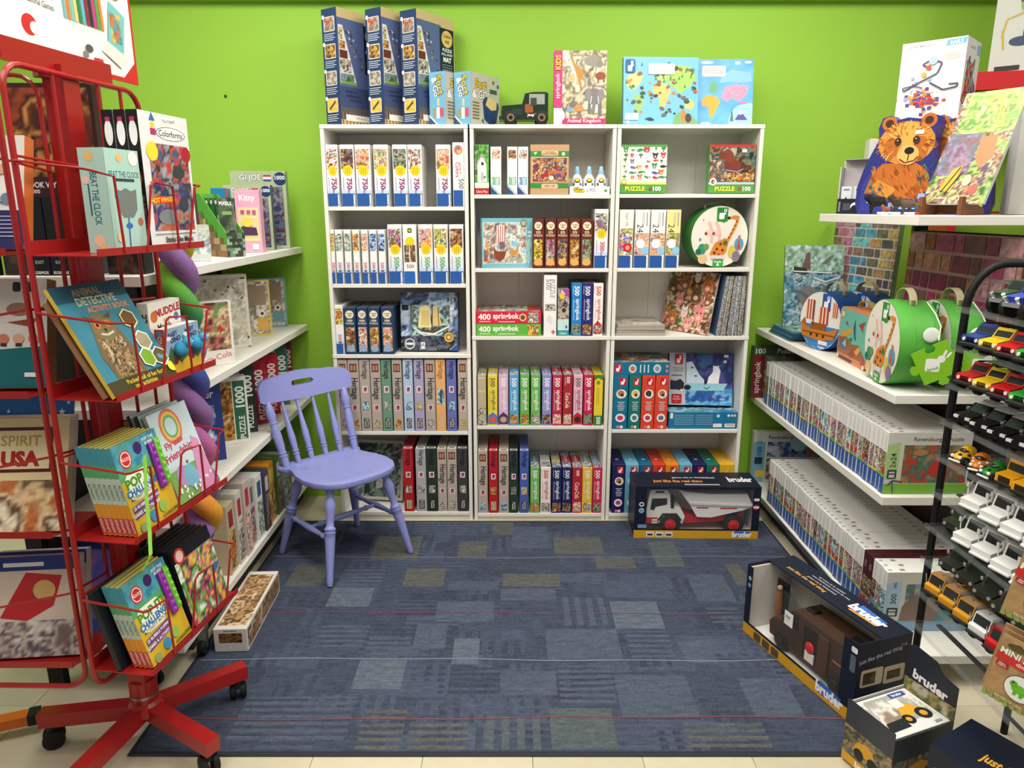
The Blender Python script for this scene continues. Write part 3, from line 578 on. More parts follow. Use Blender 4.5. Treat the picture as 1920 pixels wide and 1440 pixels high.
for i,(a,b,c,l)in enumerate(SP4):
 if i==0:
  pr=Pr(.175);pr.pic(0,.0,1,.35,[(150,170,130),(200,190,170),(120,80,90),(190,200,170)],190,10,3).text('springbok',.5,.94,.03,(240,235,220),0,.02,.85).rect(.1,.66,.9,.70,(210,200,165))
 elif i==8:pr=Pr(.175);pr.pic(.08,.03,.92,.225,PAL['floral'],9,9,3).text('500',.55,.9,.06,(245,240,235),-90,.02).text('Coca-Cola',.5,.50,.085,(245,240,235),-90,.01,.3).rect(.2,.8,.24,.95,(240,225,220))
 else:
  pr=sp_spring(c,190+i,['candy','spring','kids','autumn','autumn','sepia','tractor','floral','mixed','sepia','forest'][i],tcol=(90,90,90)if i in(1,9)else(248,246,240))
  if i in(1,2,9):pr.poly([(.03,.19),(.5,.27),(.97,.19),(.97,.03),(.03,.03)],{1:(96,120,200),2:(76,50,120),9:(196,40,50)}[i]).ell(.5,.12,.06,{1:(230,90,60),2:(190,170,120),9:(60,40,40)}[i])
 spine(1,3,'puzzle_box',S4L[i],a,b,703,c,pr,tp_spring(c,i,'grey'),depth=.215,group='colourful 500-piece boxes on the fourth shelf')
p=Pr(.19);p.rect(0,0,1,.20,(60,130,60)).rect(0,.9,1,1,(60,130,60)).ell(.45,.85,.085,(240,210,50),rx=.075).ell(.45,.85,.05,(230,150,40)).ell(.45,.85,.03,(60,150,70)).rect(.3,.4,.34,.75,(150,130,30)).rect(.5,.4,.54,.75,(150,130,30)).text('500',.55,.1,.07,(245,245,230),-90,.03)
m=spine(1,3,'puzzle_tin','yellow and green crayon-coloured puzzle tin at right end of fourth shelf',1112.5,1128.5,703,(232,208,60),p,Pr(.3).rect(.05,.02,.95,.98,(196,180,60)).text('500',.5,.5,.06,(90,80,40),-90),depth=.2)
# bottom shelf
for i,(a,b,c,st,l)in enumerate([(897,915,TA,'taupe','taupe puzzle box at left end of bottom shelf, middle bookcase'),(917,934,(186,32,44),'cream','red puzzle box between two taupe ones, bottom shelf'),(935.5,954,TA,'taupe','taupe puzzle box between the red and dark green ones'),(955,971,(42,62,54),'dark','dark green puzzle box on bottom shelf of middle bookcase'),(974,991,(74,98,172),'dark','royal blue tall puzzle box beside the dark green one')]):
 spine(1,4,'puzzle_box',l,a,b,845,c,sp_heritage(st,210+i,['sea','autumn','blue','forest','spring'][i]),Pr(.1).rect(.08,.02,.92,.1,(235,233,230)).rect(.2,.03,.8,.085,(110,105,100)),depth=.26,group='tall puzzle boxes, bottom shelf of middle bookcase')
for i,(a,b,c,tc,l)in enumerate([(994,1011,(110,184,90),(245,245,240),'grass green 500-piece puzzle box beside the royal blue one, bottom shelf'),(1013,1032,(242,230,224),(200,70,70),'white 500-piece puzzle box with red lettering on bottom shelf'),(1034,1052,(38,42,96),(235,235,240),'navy 500-piece puzzle box, left one of the navy pair'),(1053,1071,(38,42,96),(235,235,240),'navy 500-piece puzzle box, right one of the navy pair'),(1072,1090,(186,40,52),(245,235,235),'red puzzle box with white script on bottom shelf of middle bookcase'),(1090.5,1109,(234,190,62),(248,244,235),'golden yellow 500-piece puzzle box on bottom shelf'),(1110,1129,(206,40,84),(245,235,238),'crimson 500-piece puzzle box at right end of bottom shelf')]):
 pr=sp_spring(c,220+i,['autumn','mixed','library','books','floral','kids','forest'][i],tcol=tc,asp=.19)if i!=4 else Pr(.19).pic(.08,.03,.92,.24,PAL['floral'],9,9,3).text('500',.55,.88,.06,(245,240,235),-90,.02).text('Coca-Cola',.5,.50,.09,(245,240,235),-90,.01,.35)
 tp={0:(90,140,160),2:(220,205,110),3:(206,60,80),5:(100,160,160),6:(120,180,200)}.get(i,c)
 spine(1,4,'puzzle_box',l,a,b,877,c,pr,tp_spring(tp,20+i,'grey'),depth=.24,group='500-piece boxes on the bottom shelf')
# ------------------------------------------------------------------ rightmost bookcase
def critters(p,x0,y0,x1,y1,n,seed,cols,r=.035):
 rg=random.Random(seed)
 for j in range(n):
  for i in range(n):
   x=x0+(x1-x0)*(i+.5+rg.uniform(-.15,.15))/n;y=y0+(y1-y0)*(j+.5+rg.uniform(-.15,.15))/n;c=rg.choice(cols);k=rg.random()
   rr=r*rg.uniform(.6,1.15)
   if k<.55:p.ell(x,y,rr,c,rx=rr*rg.uniform(.7,1.2),n=12).ell(x-rr*.8,y+rr*.8,rr*.4,c,n=8).ell(x+rr*.8,y+rr*.8,rr*.4,c,n=8).ell(x,y-rr*.3,rr*.35,(245,230,210),n=8)
   elif k<.8:p.ell(x,y,rr*.5,c,rx=rr*1.2,n=12,rot=rg.uniform(-.5,.5)).poly([(x+rr,y),(x+rr*1.8,y+rr*.6),(x+rr*1.8,y-rr*.5)],c)
   else:p.rect(x-rr*.15,y-rr,x+rr*.15,y+rr*.6,(120,90,60)).ell(x,y+rr*.6,rr*.5,(70,140,80),rx=rr,n=10)
p=Pr(1.04);p.rect(0,0,1,.18,(88,160,70)).rect(0,.18,1,.23,(226,226,120)).rect(0,.95,1,1,(88,160,70)).rect(0,.23,1,.95,(246,236,224))
critters(p,.02,.26,.98,.95,6,3,[(235,160,60),(60,60,60),(240,240,240),(110,80,150),(200,60,60),(110,120,150),(60,150,90),(230,120,60)],.05)
p.text('PUZZLE',.32,.09,.085,(242,226,80),0,.04,.5).text('100',.80,.09,.09,(248,248,240),0,.03).ell(.66,.09,.035,(150,60,110)).ell(.08,.24,.06,(232,190,90)).ell(.08,.24,.04,(250,220,150))
standing(2,0,'puzzle_box','white children puzzle box covered in animal stickers, green base band',1162,1248,272,.06,(88,160,70),p,back=.02,lean=-3,rz=R(1))
p=Pr(1.03);p.rect(0,0,1,.18,(88,160,70)).rect(0,.95,1,1,(200,50,45)).pic(0,.23,1,.95,[(110,70,45),(60,45,35),(150,110,70),(90,120,110),(50,35,30),(170,170,150)],230,18,5).rect(0,.18,1,.23,(190,205,220))
p.ell(.46,.58,.17,(116,54,40),rx=.14).ell(.42,.76,.16,(130,62,46),rx=.11,rot=.5).ell(.28,.78,.09,(120,58,42)).ell(.58,.55,.13,(124,60,44)).line([(.36,.48),(.62,.44),(.74,.5)],.02,(150,160,220)).pic(.02,.25,.33,.68,[(200,190,170),(110,70,50),(70,100,110),(190,120,60)],3,10,4).pic(.4,.24,.98,.42,PAL['autumn'],4,10,4).rect(.70,.84,.80,.90,(244,244,240))
p.text('PUZZLE',.36,.09,.085,(242,226,80),0,.04,.5).text('100',.84,.09,.09,(248,248,240),0,.03).ell(.69,.09,.035,(200,60,60)).ell(.10,.235,.08,(240,236,232)).ell(.10,.235,.045,(90,60,140)).ell(.12,.23,.03,(240,190,60))
standing(2,0,'puzzle_box','woodland puzzle box picturing a brown squirrel, right end of top shelf',1328,1414,272,.06,(88,160,70),p,back=.02,lean=-3,rz=R(-2))
for i,(a,b,pal)in enumerate([(1159,1185,'kids'),(1188,1215,'cafe'),(1217,1244,'cafe'),(1246,1272,'meadow')]):
 p=Pr(.25)
 if i:p.rect(.0,.6,1,1,(240,225,150)if i==3 else(238,236,232)).text('24',.35,.68,.11,(60,60,75),-90).rect(.78,.72,.84,.95,(130,130,140)).rect(.6,.76,.63,.95,(150,150,160)).rect(.5,.76,.53,.95,(150,150,160))
 else:p.rect(.0,.68,1,1,(244,236,226)).text('Super 100',.5,.83,.05,(150,110,100),-90,0,.22)
 p.pic(.02,.225,.96,.60 if i else .68,PAL[pal],240+i,12,3).rect(.0,.0,.80,.215,(44,88,160)).rect(.86,.02,.95,.20,(236,238,240)).rect(.80,.0,.86,.2,(44,88,160))
 if i:p.ell(.4,.42,.08,(250,250,250)).ell(.75,.3,.07,(150,200,230))
 else:p.ell(.62,.35,.08,(200,40,50)).ell(.62,.35,.04,(240,150,150))
 spine(2,1,'puzzle_box',['white puzzle box with red burst, leftmost on second shelf of rightmost bookcase','white 24-piece puzzle box beside the one with red burst','white 24-piece puzzle box, second from the round suitcase','white and pale yellow 24-piece puzzle box touching the round suitcase'][i],a,b,393,WH,p,depth=.2,group='white 24-piece boxes')
# round suitcase (reused on the right shelf)
def giraffe_face():
 p=Pr(1.0);p.ell(.5,.5,.49,(238,232,220),n=40)
 p.poly([(.43,.88),(.62,.88),(.62,.80),(.57,.72),(.43,.76)],(50,140,60));p.rect(.43,.74,.62,.965,(50,140,60)).rrect(.47,.78,.56,.88,.02,(248,248,244)).ell(.565,.87,.02,(248,248,244)).ell(.56,.92,.03,(248,248,244),rx=.01).ell(.59,.92,.03,(248,248,244),rx=.01)
 for dx in(0,.13):p.line([(.36+dx,.40),(.37+dx,.55),(.33+dx,.68),(.30+dx*.9,.74)],.05,(236,190,180)).ell(.30+dx*.9,.56,.05,(240,205,195),rx=.07).ell(.26+dx,.55,.025,(140,60,50))
 p.line([(.62,.40),(.72,.58),(.78,.72),(.80,.83)],.05,(224,140,60)).ell(.74,.81,.03,(224,140,60),rx=.07).ell(.64,.80,.025,(50,45,40),rx=.03)
 for t in range(6):p.ell(.63+.03*t,.42+.065*t,.014,(110,60,30),n=8)
 p.poly([(.34,.22),(.42,.40),(.60,.48),(.66,.42),(.62,.24),(.46,.12)],(224,140,60))
 for x,y in((.46,.30),(.52,.38),(.56,.28),(.60,.40),(.42,.24),(.50,.2)):p.ell(x,y,.025,(120,60,30),n=8)
 p.ell(.20,.30,.09,(60,150,110),rx=.07).ell(.14,.26,.05,(40,110,90)).ell(.27,.34,.05,(120,150,90)).ell(.22,.14,.08,(230,200,150)).ell(.72,.26,.10,(220,200,80),rx=.06).ell(.80,.18,.09,(140,120,150),rx=.07).ell(.84,.38,.10,(90,160,190),rx=.08).poly([(.80,.30),(.84,.48),(.87,.3)],(220,70,60)).ell(.84,.5,.025,(220,120,90)).ell(.60,.4,.04,(70,120,60)).ell(.16,.46,.02,(70,150,160)).ell(.2,.77,.012,(200,120,120))
 p.rrect(.36,.14,.60,.20,.015,(225,215,215)).rrect(.40,.01,.58,.13,.02,(60,160,70)).text('Puzzle',.49,.095,.035,(248,250,245),0,.02,.16).ell(.49,.045,.022,(230,245,230))
 return p
def round_case(label,Rr,D,col,facep,loc,rz,strapc=(196,186,150),sh=.048):
 """upright drum suitcase; face looks along local -y, origin at base"""
 t=thing('round_suitcase',label,'suitcase',loc,rz)
 n=40;ring=[(Rr*math.cos(2*math.pi*k/n),Rr*math.sin(2*math.pi*k/n))for k in range(n)]
 def drum(y0,y1,r,c,nm):
  m=MB();vs=[(x*r,y0,Rr+z*r)for x,z in ring]+[(x*r,y1,Rr+z*r)for x,z in ring]
  m.add(vs,[(i,(i+1)%n,n+(i+1)%n,n+i)for i in range(n)],c,True);m.add(vs,[tuple(range(n-1,-1,-1)),tuple(range(n,2*n))],c);return m.obj(nm,'card',t)
 drum(-D/2,-D*.12,1.0,col,'lid_shell');drum(-D*.12,D/2,.985,col,'base_shell')
 facep.put(t,(-Rr,-D/2,0),(1,0,0),(0,0,1),2*Rr,2*Rr,'face')
 m=MB();pts=[]
 for k in range(13):
  a=math.pi*k/12;pts.append((-.055*math.cos(a),0,2*Rr-.012+sh*math.sin(a)))
 vs=[];fs=[]
 for x,y,z in pts:vs+=[(x,-.012,z),(x,.012,z),(x,.012,z+.003),(x,-.012,z+.003)]
 for i in range(12):
  for a in range(4):b=(a+1)%4;fs.append((i*4+a,i*4+b,i*4+4+b,i*4+4+a))
 m.add(vs,fs,strapc,False);m.obj('handle_strap','fabric',t)
 for sx in(-1,1):m=MB();m.lathe((sx*.054,0,2*Rr-.014),(sx*.054,0,2*Rr+.004),[(0,.006),(1,.006)],(180,170,130),8);m.obj('rivet','metal',t)
 return t
GF=giraffe_face();GREEN=(64,150,62)
zc=SHELF[2][1]+.0008;cx,czz=atY(1342,443,FRONT+.02);rr=(czz-zc)*.985
round_case('round green suitcase with giraffe picture on second shelf of rightmost bookcase',rr,.11,(58,120,52),GF,(cx+.012,FRONT+.085,zc),R(9),sh=.024)
# third shelf: flat trays, leaning frame-tray puzzles
z=SHELF[2][2]+.001;Ya=FRONT+.01;X0,X1=xat(1154,Ya,z),xat(1248,Ya,z)
for k in range(4):
 p=Pr(1);p.pic(.04,.04,.96,.96,[(190,180,165),(220,214,204),(150,140,130),(205,190,170)],250+k,12,4,.5)
 pbox('tray_puzzle',f'pale frame-tray puzzle lying flat, {["bottom", "second", "third", "topmost"][k]} of a stack of four','puzzle',X1-X0-.004*k,.25,.0118,((X0+X1)/2,Ya+.127+.003*(k%2),z+k*.0124),R((k%2)*1.0),(168,160,148),top=p,group='stack of flat tray puzzles')
def slab(name,label,cat,o,u,v,th,col,pr,edge=None,group=None):
 """board with its front face corner at o, edge vectors u (width) and v (height)"""
 o,u,v=Vector(o),Vector(u),Vector(v);W,H=u.length,v.length;uu=u.normalized();n=uu.cross(v).normalized();vv=n.cross(uu).normalized()
 m=MB();m.box((0,0,-th),(W,H,0),{'all':edge or col,'top':col});ob=tag(m.obj(name,'card'),label,cat,group)
 ob.matrix_world=Matrix(((uu.x,vv.x,n.x,o.x),(uu.y,vv.y,n.y,o.y),(uu.z,vv.z,n.z,o.z),(0,0,0,1)))
 if pr:pr.put(ob,(0,0,0),(1,0,0),(0,1,0),W,H,'front')
 return ob
p=Pr(1.05);p.pic(0,0,1,1,PAL['farm'],260,26,7)
for x,y,r,c,a in[(.75,.30,.13,(226,140,134),.1),(.55,.14,.10,(232,156,146),0),(.30,.52,.10,(222,150,140),.2),(.22,.22,.10,(200,130,60),0),(.08,.30,.09,(190,140,80),.3),(.62,.62,.13,(110,80,60),-.3),(.82,.78,.12,(190,110,60),-.6),(.35,.80,.12,(150,110,70),.3),(.45,.32,.09,(240,225,215),0),(.88,.55,.09,(150,90,60),0),(.12,.72,.1,(120,90,70),.4),(.6,.9,.08,(230,226,220),0)]:
 p.ell(x,y,r,c,rx=r*.8,rot=a,n=16).ell(x-r*.3,y+r*.25,r*.12,(40,30,28),n=8).ell(x+r*.3,y+r*.25,r*.12,(40,30,28),n=8).ell(x,y-r*.35,r*.3,(240,190,180),rx=r*.4,n=10).poly([(x-r*.8,y+r*.6),(x-r*.5,y+r*1.4),(x-r*.2,y+r*.8)],c).poly([(x+r*.2,y+r*.8),(x+r*.5,y+r*1.4),(x+r*.8,y+r*.6)],c)
br=Vector((*((lambda a:(a[0],FRONT+.004))(atY(1326,631,FRONT+.004))),z));bly=FRONT+.215;blx=xat(1238,bly,z);bl=Vector((blx,bly,z))
trx,trz=atY(1355,515,FRONT+.035)
slab('tray_puzzle','farm animals tray puzzle leaning against a row of tray puzzles','puzzle',bl+Vector((0,0,.003)),br-bl,Vector((trx,FRONT+.035,trz))-br,.006,(205,196,186),p,(220,214,206))
rg=random.Random(8);nb=15
for k in range(nb):
 xb=1343+(1391-1343)*k/(nb-1);Xb=xat(xb,FRONT,z);lean=R(6*(1-k/(nb-1))+1)
 c=[(70,96,130),(200,205,210),(90,110,140),(170,160,140),(110,140,150),(190,170,110),(80,70,60),(150,170,190)][k%8]
 m=MB();m.cbox((-.0028,0,0),(.0028,.25,.272),c,.001);ob=tag(m.obj('tray_puzzle','card'),f'thin tray puzzle seen edge-on, {ORD[k]} from the farm animals board','puzzle','row of upright tray puzzles')
 ob.location=(Xb,FRONT+.006+.004*(k%3),z+.001);ob.rotation_euler=(0,lean,0)
 pr=Pr(.026);pr.pic(.1,0.02,.9,.98,[c,(235,235,230),(60,80,110),(180,150,80)],270+k,22,9);pr.put(ob,(-.0028,0,0),(1,0,0),(0,0,1),.0056,.272,'edge')
# fourth shelf
JC=[(24,112,148),(20,118,110),(222,74,50),(222,74,50)]
for i,(a,b)in enumerate([(1147.5,1175),(1176.5,1199),(1200.5,1224.5),(1225.5,1249.5)]):
 spine(2,3,'puzzle_box',['tall teal-blue puzzle box at left end of fourth shelf in rightmost bookcase','tall sea-green puzzle box beside the teal-blue one','tall orange-red puzzle box, left one of the pair','tall orange-red puzzle box, right one of the pair'][i],a,b,704,JC[i],sp_janod(0,i),depth=.23,group='tall coloured puzzle boxes on the fourth shelf')
z=SHELF[2][3]+.0008;zt=atY(1200,704,YS)[1]+.001;X0,X1=max(xat(1150,YS,zt),CASEX[2][0]+PT+.001),xat(1262,YS,zt);X1=min(X1,xat(1250,YS,z)-.0012)
p=Pr(4.7);rabbit(p,.08,.52,.62,wd=1.0);p.ell(.34,.5,.33,(226,220,210)).ell(.34,.5,.2,(190,120,80)).ell(.78,.5,.33,(226,220,210)).ell(.78,.5,.2,(130,160,180)).ell(.955,.68,.12,(230,120,140)).ell(.955,.32,.12,(230,120,140))
for k in range(3):p.line([(.48+.07*k,.2),(.48+.07*k,.8)],.1,(210,225,232))
q=Pr(1.0);q.pic(0,0,1,1,[(30,90,110),(50,120,130),(200,120,90),(20,60,80),(230,200,170),(60,140,150)],280,18,5)
pbox('puzzle_box','teal-blue puzzle box lying flat on top of the four upright ones','puzzle box',X1-X0,.235,atY(1200,679,YS)[1]-zt,((X0+X1)/2,YS+.1185,zt),0,(24,112,148),front=p,top=q)
Yb=FRONT+.012;X0,X1=xat(1253,Yb,z),xat(1381,Yb,z);h1=atY(1300,773,Yb)[1]-z
p=Pr(4.3);p.rrect(.02,.62,.06,.95,.03,(235,240,242))
for i in range(2):
 for j in range(6):p.rect(.08+.31*i,.80-.11*j,.36+.28*i,.83-.11*j,(150,190,210))
p.ell(.72,.78,.1,(200,225,235)).ell(.87,.8,.08,(240,240,240)).ell(.92,.8,.08,(235,200,205)).ell(.96,.8,.08,(180,220,190)).rrect(.65,.1,.78,.32,.04,(240,235,235)).rrect(.82,.1,.97,.32,.04,(240,240,240))
for k in range(8):p.rect(.84+.015*k,.18,.847+.015*k,.28,(60,60,60))
q=Pr(1.2);q.pic(0,0,1,1,[(60,120,160),(150,200,220),(40,90,130),(90,160,150)],281,14,5)
pbox('puzzle_box','flat blue puzzle box with printed instructions, under the polar bear box','puzzle box',X1-X0,.25,h1,((X0+X1)/2,Yb+.126,z),0,(32,116,160),front=p,top=q)
p=Pr(1.25);p.rect(0,0,1,1,(30,36,84)).pic(.25,.25,1,1,[(28,34,82),(50,60,120),(80,80,150),(36,44,100),(60,100,150)],282,16,3,.3).pic(.25,0,1,.32,[(70,140,190),(120,190,220),(50,100,170),(40,80,150)],283,14,4,.3).rect(0,0,.26,1,(196,200,208))
p.poly([(.27,.42),(.27,.82),(.36,.84),(.48,.58),(.56,.48),(.58,.36),(.4,.36)],(206,224,238)).poly([(.26,.28),(.85,.28),(.92,.42),(.26,.42)],(150,205,220)).poly([(.60,.42),(.62,.54),(.68,.62),(.70,.70),(.79,.72),(.81,.66),(.79,.52),(.78,.42)],(244,246,248)).ell(.735,.70,.055,(244,246,248),rx=.06).ell(.70,.75,.015,(244,246,248)).ell(.775,.745,.015,(244,246,248)).ell(.57,.45,.06,(30,30,45),rx=.02).ell(.29,.34,.05,(30,30,50),rx=.07).ell(.88,.84,.03,(220,226,235)).rect(.86,.92,.93,.97,(240,240,240)).ell(.7,.17,.022,(220,130,120)).ell(.84,.12,.02,(150,180,220),rx=.06).ell(.36,.72,.012,(40,40,70),rx=.03).ell(.42,.56,.012,(40,40,70),rx=.03).line([(.55,.34),(.6,.31),(.64,.36)],.012,(40,60,80))
rabbit(p,.15,.88,.2,wd=.8);p.text('The Secrets',.14,.71,.03,(60,60,70),0,0,.2).text('of the ice',.14,.66,.03,(60,60,70),0,0,.18).rect(.04,.56,.2,.58,(120,120,125)).poly([(.02,.3),(.02,.48),(.1,.46),(.18,.5),(.24,.42),(.22,.28),(.12,.3)],(40,40,60)).ell(.2,.28,.03,(230,230,235)).rrect(.04,.03,.2,.21,.02,(186,36,46)).text('Puzzle',.12,.16,.03,(240,220,220),0,.01,.13).text('Surprise',.12,.11,.03,(240,220,220),0,.01,.14).text('+',.12,.06,.03,(240,220,220))
zz=z+h1+.001;bw=xat(1375,Yb+.05,zz)-xat(1257,Yb+.05,zz)
pbox('puzzle_box','dark blue puzzle box picturing a polar bear, leaning on the flat blue box','puzzle box',bw,.05,.252,((xat(1257,Yb+.05,zz)+xat(1375,Yb+.05,zz))/2,Yb+.10,zz+.007),0,(32,34,80),front=p,rot=(R(-14),0,R(-4)))
# bottom shelf
J5=[(1146,1169,(32,36,92),'navy puzzle box at left end of bottom shelf in rightmost bookcase'),(1170,1194.5,(110,178,206),'pale blue puzzle box beside the leftmost navy one'),(1195.5,1219,(24,104,140),'teal-blue puzzle box between the pale blue and orange-red ones'),(1220,1242.5,(214,66,46),'orange-red puzzle box on bottom shelf behind the dump truck carton'),(1243.5,1268,(232,140,38),'orange puzzle box beside the orange-red one, bottom shelf'),(1269,1293,(110,178,206),'pale blue puzzle box between the orange and navy ones'),(1294,1318,(32,36,92),'navy puzzle box between the pale blue and green ones'),(1319,1342,(20,118,100),'deep green puzzle box beside the yellow carton, bottom shelf'),(1343.5,1376.5,(226,178,44),'wide yellow puzzle box at right end of bottom shelf')]
for i,(a,b,c,l)in enumerate(J5):
 pr=sp_janod(0,i)if i<8 else Pr(.35)
 if i==8:rabbit(pr,.5,.86,.13,(226,178,44),(240,215,150))
 q=Pr(.25);q.rrect(.35,.28,.6,.34,.01,(210,210,215))
 spine(2,4,'puzzle_box',l,a,b,871,c,pr,q,depth=.24,group='rainbow row of puzzle boxes on the bottom shelf')
# ------------------------------------------------------------------ on top of the bookcases
TOPZ=1.818+PT+.001
def mat_front():
 p=Pr(.5);p.rect(0,0,1,1,(206,184,134));p.rect(0,.05,.95,.92,(88,104,150)).rect(0,.05,.95,.16,(92,92,92)).rect(0,.16,.95,.34,(66,78,118)).poly([(.95,.40),(.62,.93),(1,.93)],(206,184,134)).rect(.60,.0,.60,.0,(0,0,0))
 p.poly([(.02,.36),(.40,.36),(.12,.86),(.02,.86)],(226,226,222));p.pic(.03,.74,.11,.84,PAL['meadow'],3,5,2).pic(.03,.66,.16,.73,PAL['autumn'],4,5,2).rect(.03,.58,.21,.65,(104,52,44)).pic(.03,.46,.28,.575,PAL['sepia'],6,7,3).pic(.03,.385,.34,.45,[(90,120,80),(130,150,160),(60,90,60)],7,6,3).rect(.03,.36,.4,.385,(120,160,70))
 rg=random.Random(4)
 for k in range(20):x=rg.uniform(.2,.6);y=.9-(x-.15)*.9+rg.uniform(-.08,.05);p.ell(x,max(.4,y),.012,rg.choice([(190,190,195),(80,110,90),(70,74,90),(150,120,100)]),rx=.012,n=6)
 p.text('Perfect for',.25,.30,.022,(30,34,56),0,0,.34).text('puzzling your',.3,.262,.022,(30,34,56),0,0,.44).text('puzzles away',.35,.225,.022,(50,54,76),0,0,.4)
 for k in range(12):p.rect(.02+k*.08,0,.05+k*.08,.115,(150,110,70))
 p.rect(.1,.04,.95,.095,(236,232,224)).text('2000 pieces',.45,.068,.018,(120,110,110),0,0,.5)
 p.rect(.60,.48,.97,.90,(24,34,48)).ell(.785,.81,.075,(222,190,110)).text('Cobble',.785,.835,.028,(60,48,30),0,.02,.28).text('Hill',.785,.785,.03,(60,48,30),0,.02,.2).text('PUZZLE',.785,.71,.028,(235,238,235),0,.03,.3).text('ROLL AWAY',.785,.672,.022,(235,238,235),0,.02,.3).text('MAT',.785,.625,.042,(240,242,240),0,.04,.3)
 for k in range(3):p.rect(.64,.575-.022*k,.92,.58-.022*k,(150,160,170))
 p.ell(.79,.475,.028,(90,120,170)).ell(.73,.47,.015,(90,120,170)).ell(.83,.5,.015,(90,120,170)).ell(.8,.44,.018,(90,120,170));return p
def mat_side():
 p=Pr(.22)
 for k,y in enumerate((.865,.635,.405,.17)):
  p.rrect(.14,y-.06,.86,y+.065,.012,(220,216,206));p.pic(.18,y-.053,.82,y+.058,[[(110,120,120),(190,170,150),(170,70,50),(120,150,140)],[(226,176,70),(70,60,70),(200,150,60)],[(190,190,180),(120,110,100),(210,190,170)],[(236,196,84),(230,190,80)]][k],40+k,7,3);p.ell(.12,y+.065,.018,(235,235,235))
  for j in range(4):p.rect(.14,y-.085-.017*j,.86-.12*(j%2),y-.078-.017*j,(190,198,210))
 p.line([(.3,.14),(.7,.205)],.02,(80,80,80));return p
MF,MS=mat_front(),mat_side();PHI=R(56)
for i,(xc,ytop)in enumerate([(641,12),(722,12),(786,15)]):
 Yc=FRONT+.012;X=xat(xc,Yc,TOPZ);H=atY(xc,ytop,Yc)[1]-TOPZ;b_,a_=.252,.092
 r_=Vector((math.cos(PHI),math.sin(PHI)));l_=Vector((-math.sin(PHI),math.cos(PHI)));c_=Vector((X,Yc))+r_*b_/2+l_*a_/2
 pbox('puzzle_mat_box',f'tall blue roll-up puzzle mat box, {["left", "middle", "right"][i]} one of three on top of the bookcase','box',b_,a_,H,(c_.x,c_.y,TOPZ),PHI,(44,66,106),front=MF,left=MS,group='roll-up mat boxes')
def sort_front():
 p=Pr(1.0);p.rect(0,0,1,1,(190,188,172));p.text('Sort',.35,.80,.16,(40,36,40),0,.07,.6).text('Sort',.35,.80,.16,(240,196,60),0,.02,.6).text('& GO!',.34,.60,.15,(36,36,44),0,.07,.6).text('& GO!',.34,.60,.15,(248,246,240),0,.02,.6)
 p.poly([(.40,.48),(.5,.58),(.95,.5),(.98,.42),(.88,.1),(.68,.03),(.45,.14)],(40,62,116)).poly([(.5,.42),(.58,.57),(.9,.52),(.88,.36),(.7,.33)],(222,196,130)).line([(.55,.35),(.52,.12)],.02,(30,46,90)).line([(.72,.32),(.70,.06)],.02,(30,46,90)).ell(.78,.88,.04,(70,130,70)).ell(.94,.82,.04,(60,90,150)).rrect(.65,.66,.9,.74,.01,(60,90,70)).ell(.4,.1,.04,(70,130,90))
 for k in range(6):p.rect(.06,.42-.06*k,.28,.445-.06*k,(130,110,80))
 return p
def sort_side():
 p=Pr(.45);p.text('Sort',.66,.75,.15,(50,60,80),-80,.07,.4).text('Sort',.66,.75,.15,(240,200,70),-80,.02,.4).text('& Go',.38,.72,.13,(60,70,90),-80,.07,.36).text('& Go',.38,.72,.13,(246,246,244),-80,.02,.36).rect(.5,.36,.62,.5,(230,210,130)).rrect(.2,.14,.42,.32,.02,(150,160,120)).rrect(.44,.12,.64,.33,.02,(230,232,235)).rrect(.66,.15,.88,.32,.02,(206,90,100)).poly([(.0,.2),(.5,0),(0,0)],(60,80,120)).line([(0,.18),(.5,0)],.03,(230,235,240));return p
SF,SS=sort_front(),sort_side()
for i,xc in enumerate((836,883)):
 Yc=FRONT+.004;X=xat(xc,Yc,TOPZ);H=.215;PH2=R(58);b_,a_=.225,.086
 r_=Vector((math.cos(PH2),math.sin(PH2)));l_=Vector((-math.sin(PH2),math.cos(PH2)));sh=0.0
 c_=Vector((X,Yc))+r_*b_/2+l_*a_/2
 pbox('puzzle_sorter_box',['pale blue puzzle sorting tray box, left one beside the mat boxes','pale blue puzzle sorting tray box, right one with full grey front'][i],'box',b_,a_,H,(c_.x,c_.y,TOPZ),PH2,{'all':(120,182,214),'front':(200,198,182),'top':(190,210,220)},front=SF,left=SS,group='sorting tray boxes')
# off-roader shaped tin
jt=thing('vehicle_tin','dark green tin shaped like an off-road vehicle, on top of the middle bookcase','tin',(xat(984,FRONT+.06,TOPZ),FRONT+.075,TOPZ),R(0))
DG=(28,44,34);m=MB()
m.prism([(-.105,.022),(.10,.022),(.10,.075),(.10,.128),(.09,.134),(.035,.134),(-.0,.128),(-.012,.085),(-.10,.078)],(0,-.045,0),(1,0,0),(0,0,1),(0,1,0),.09,DG);m.obj('body','plastic',jt)
m=MB();m.box((.018,-.0465,.084),(.085,-.0452,.126),(150,160,150));m.box((.024,-.048,.078),(.05,-.0466,.11),(60,70,60));m.obj('side_window','plastic',jt)
m=MB();m.prism([(0,0),(.085,0),(.08,.042),(.005,.042)],(-.0125,-.042,.084),(0,1,0),(.15,0,1),(-1,0,0),.0015,(120,130,125));m.obj('windscreen','plastic',jt)
p=Pr(3.0);p.text('Jeep',.5,.5,.6,(230,230,225),0,.02).rect(.8,.7,.95,.9,(190,110,50));p.put(jt,(-.0,-.0452,.03),(1,0,0),(0,0,1),.05,.02,'door')
m=MB();m.box((-.055,-.0462,.040),(-.012,-.0452,.066),(40,60,46));m.box((.0,-.0462,.05),(.035,-.0452,.085),(150,84,44));m.obj('side_panel','plastic',jt)
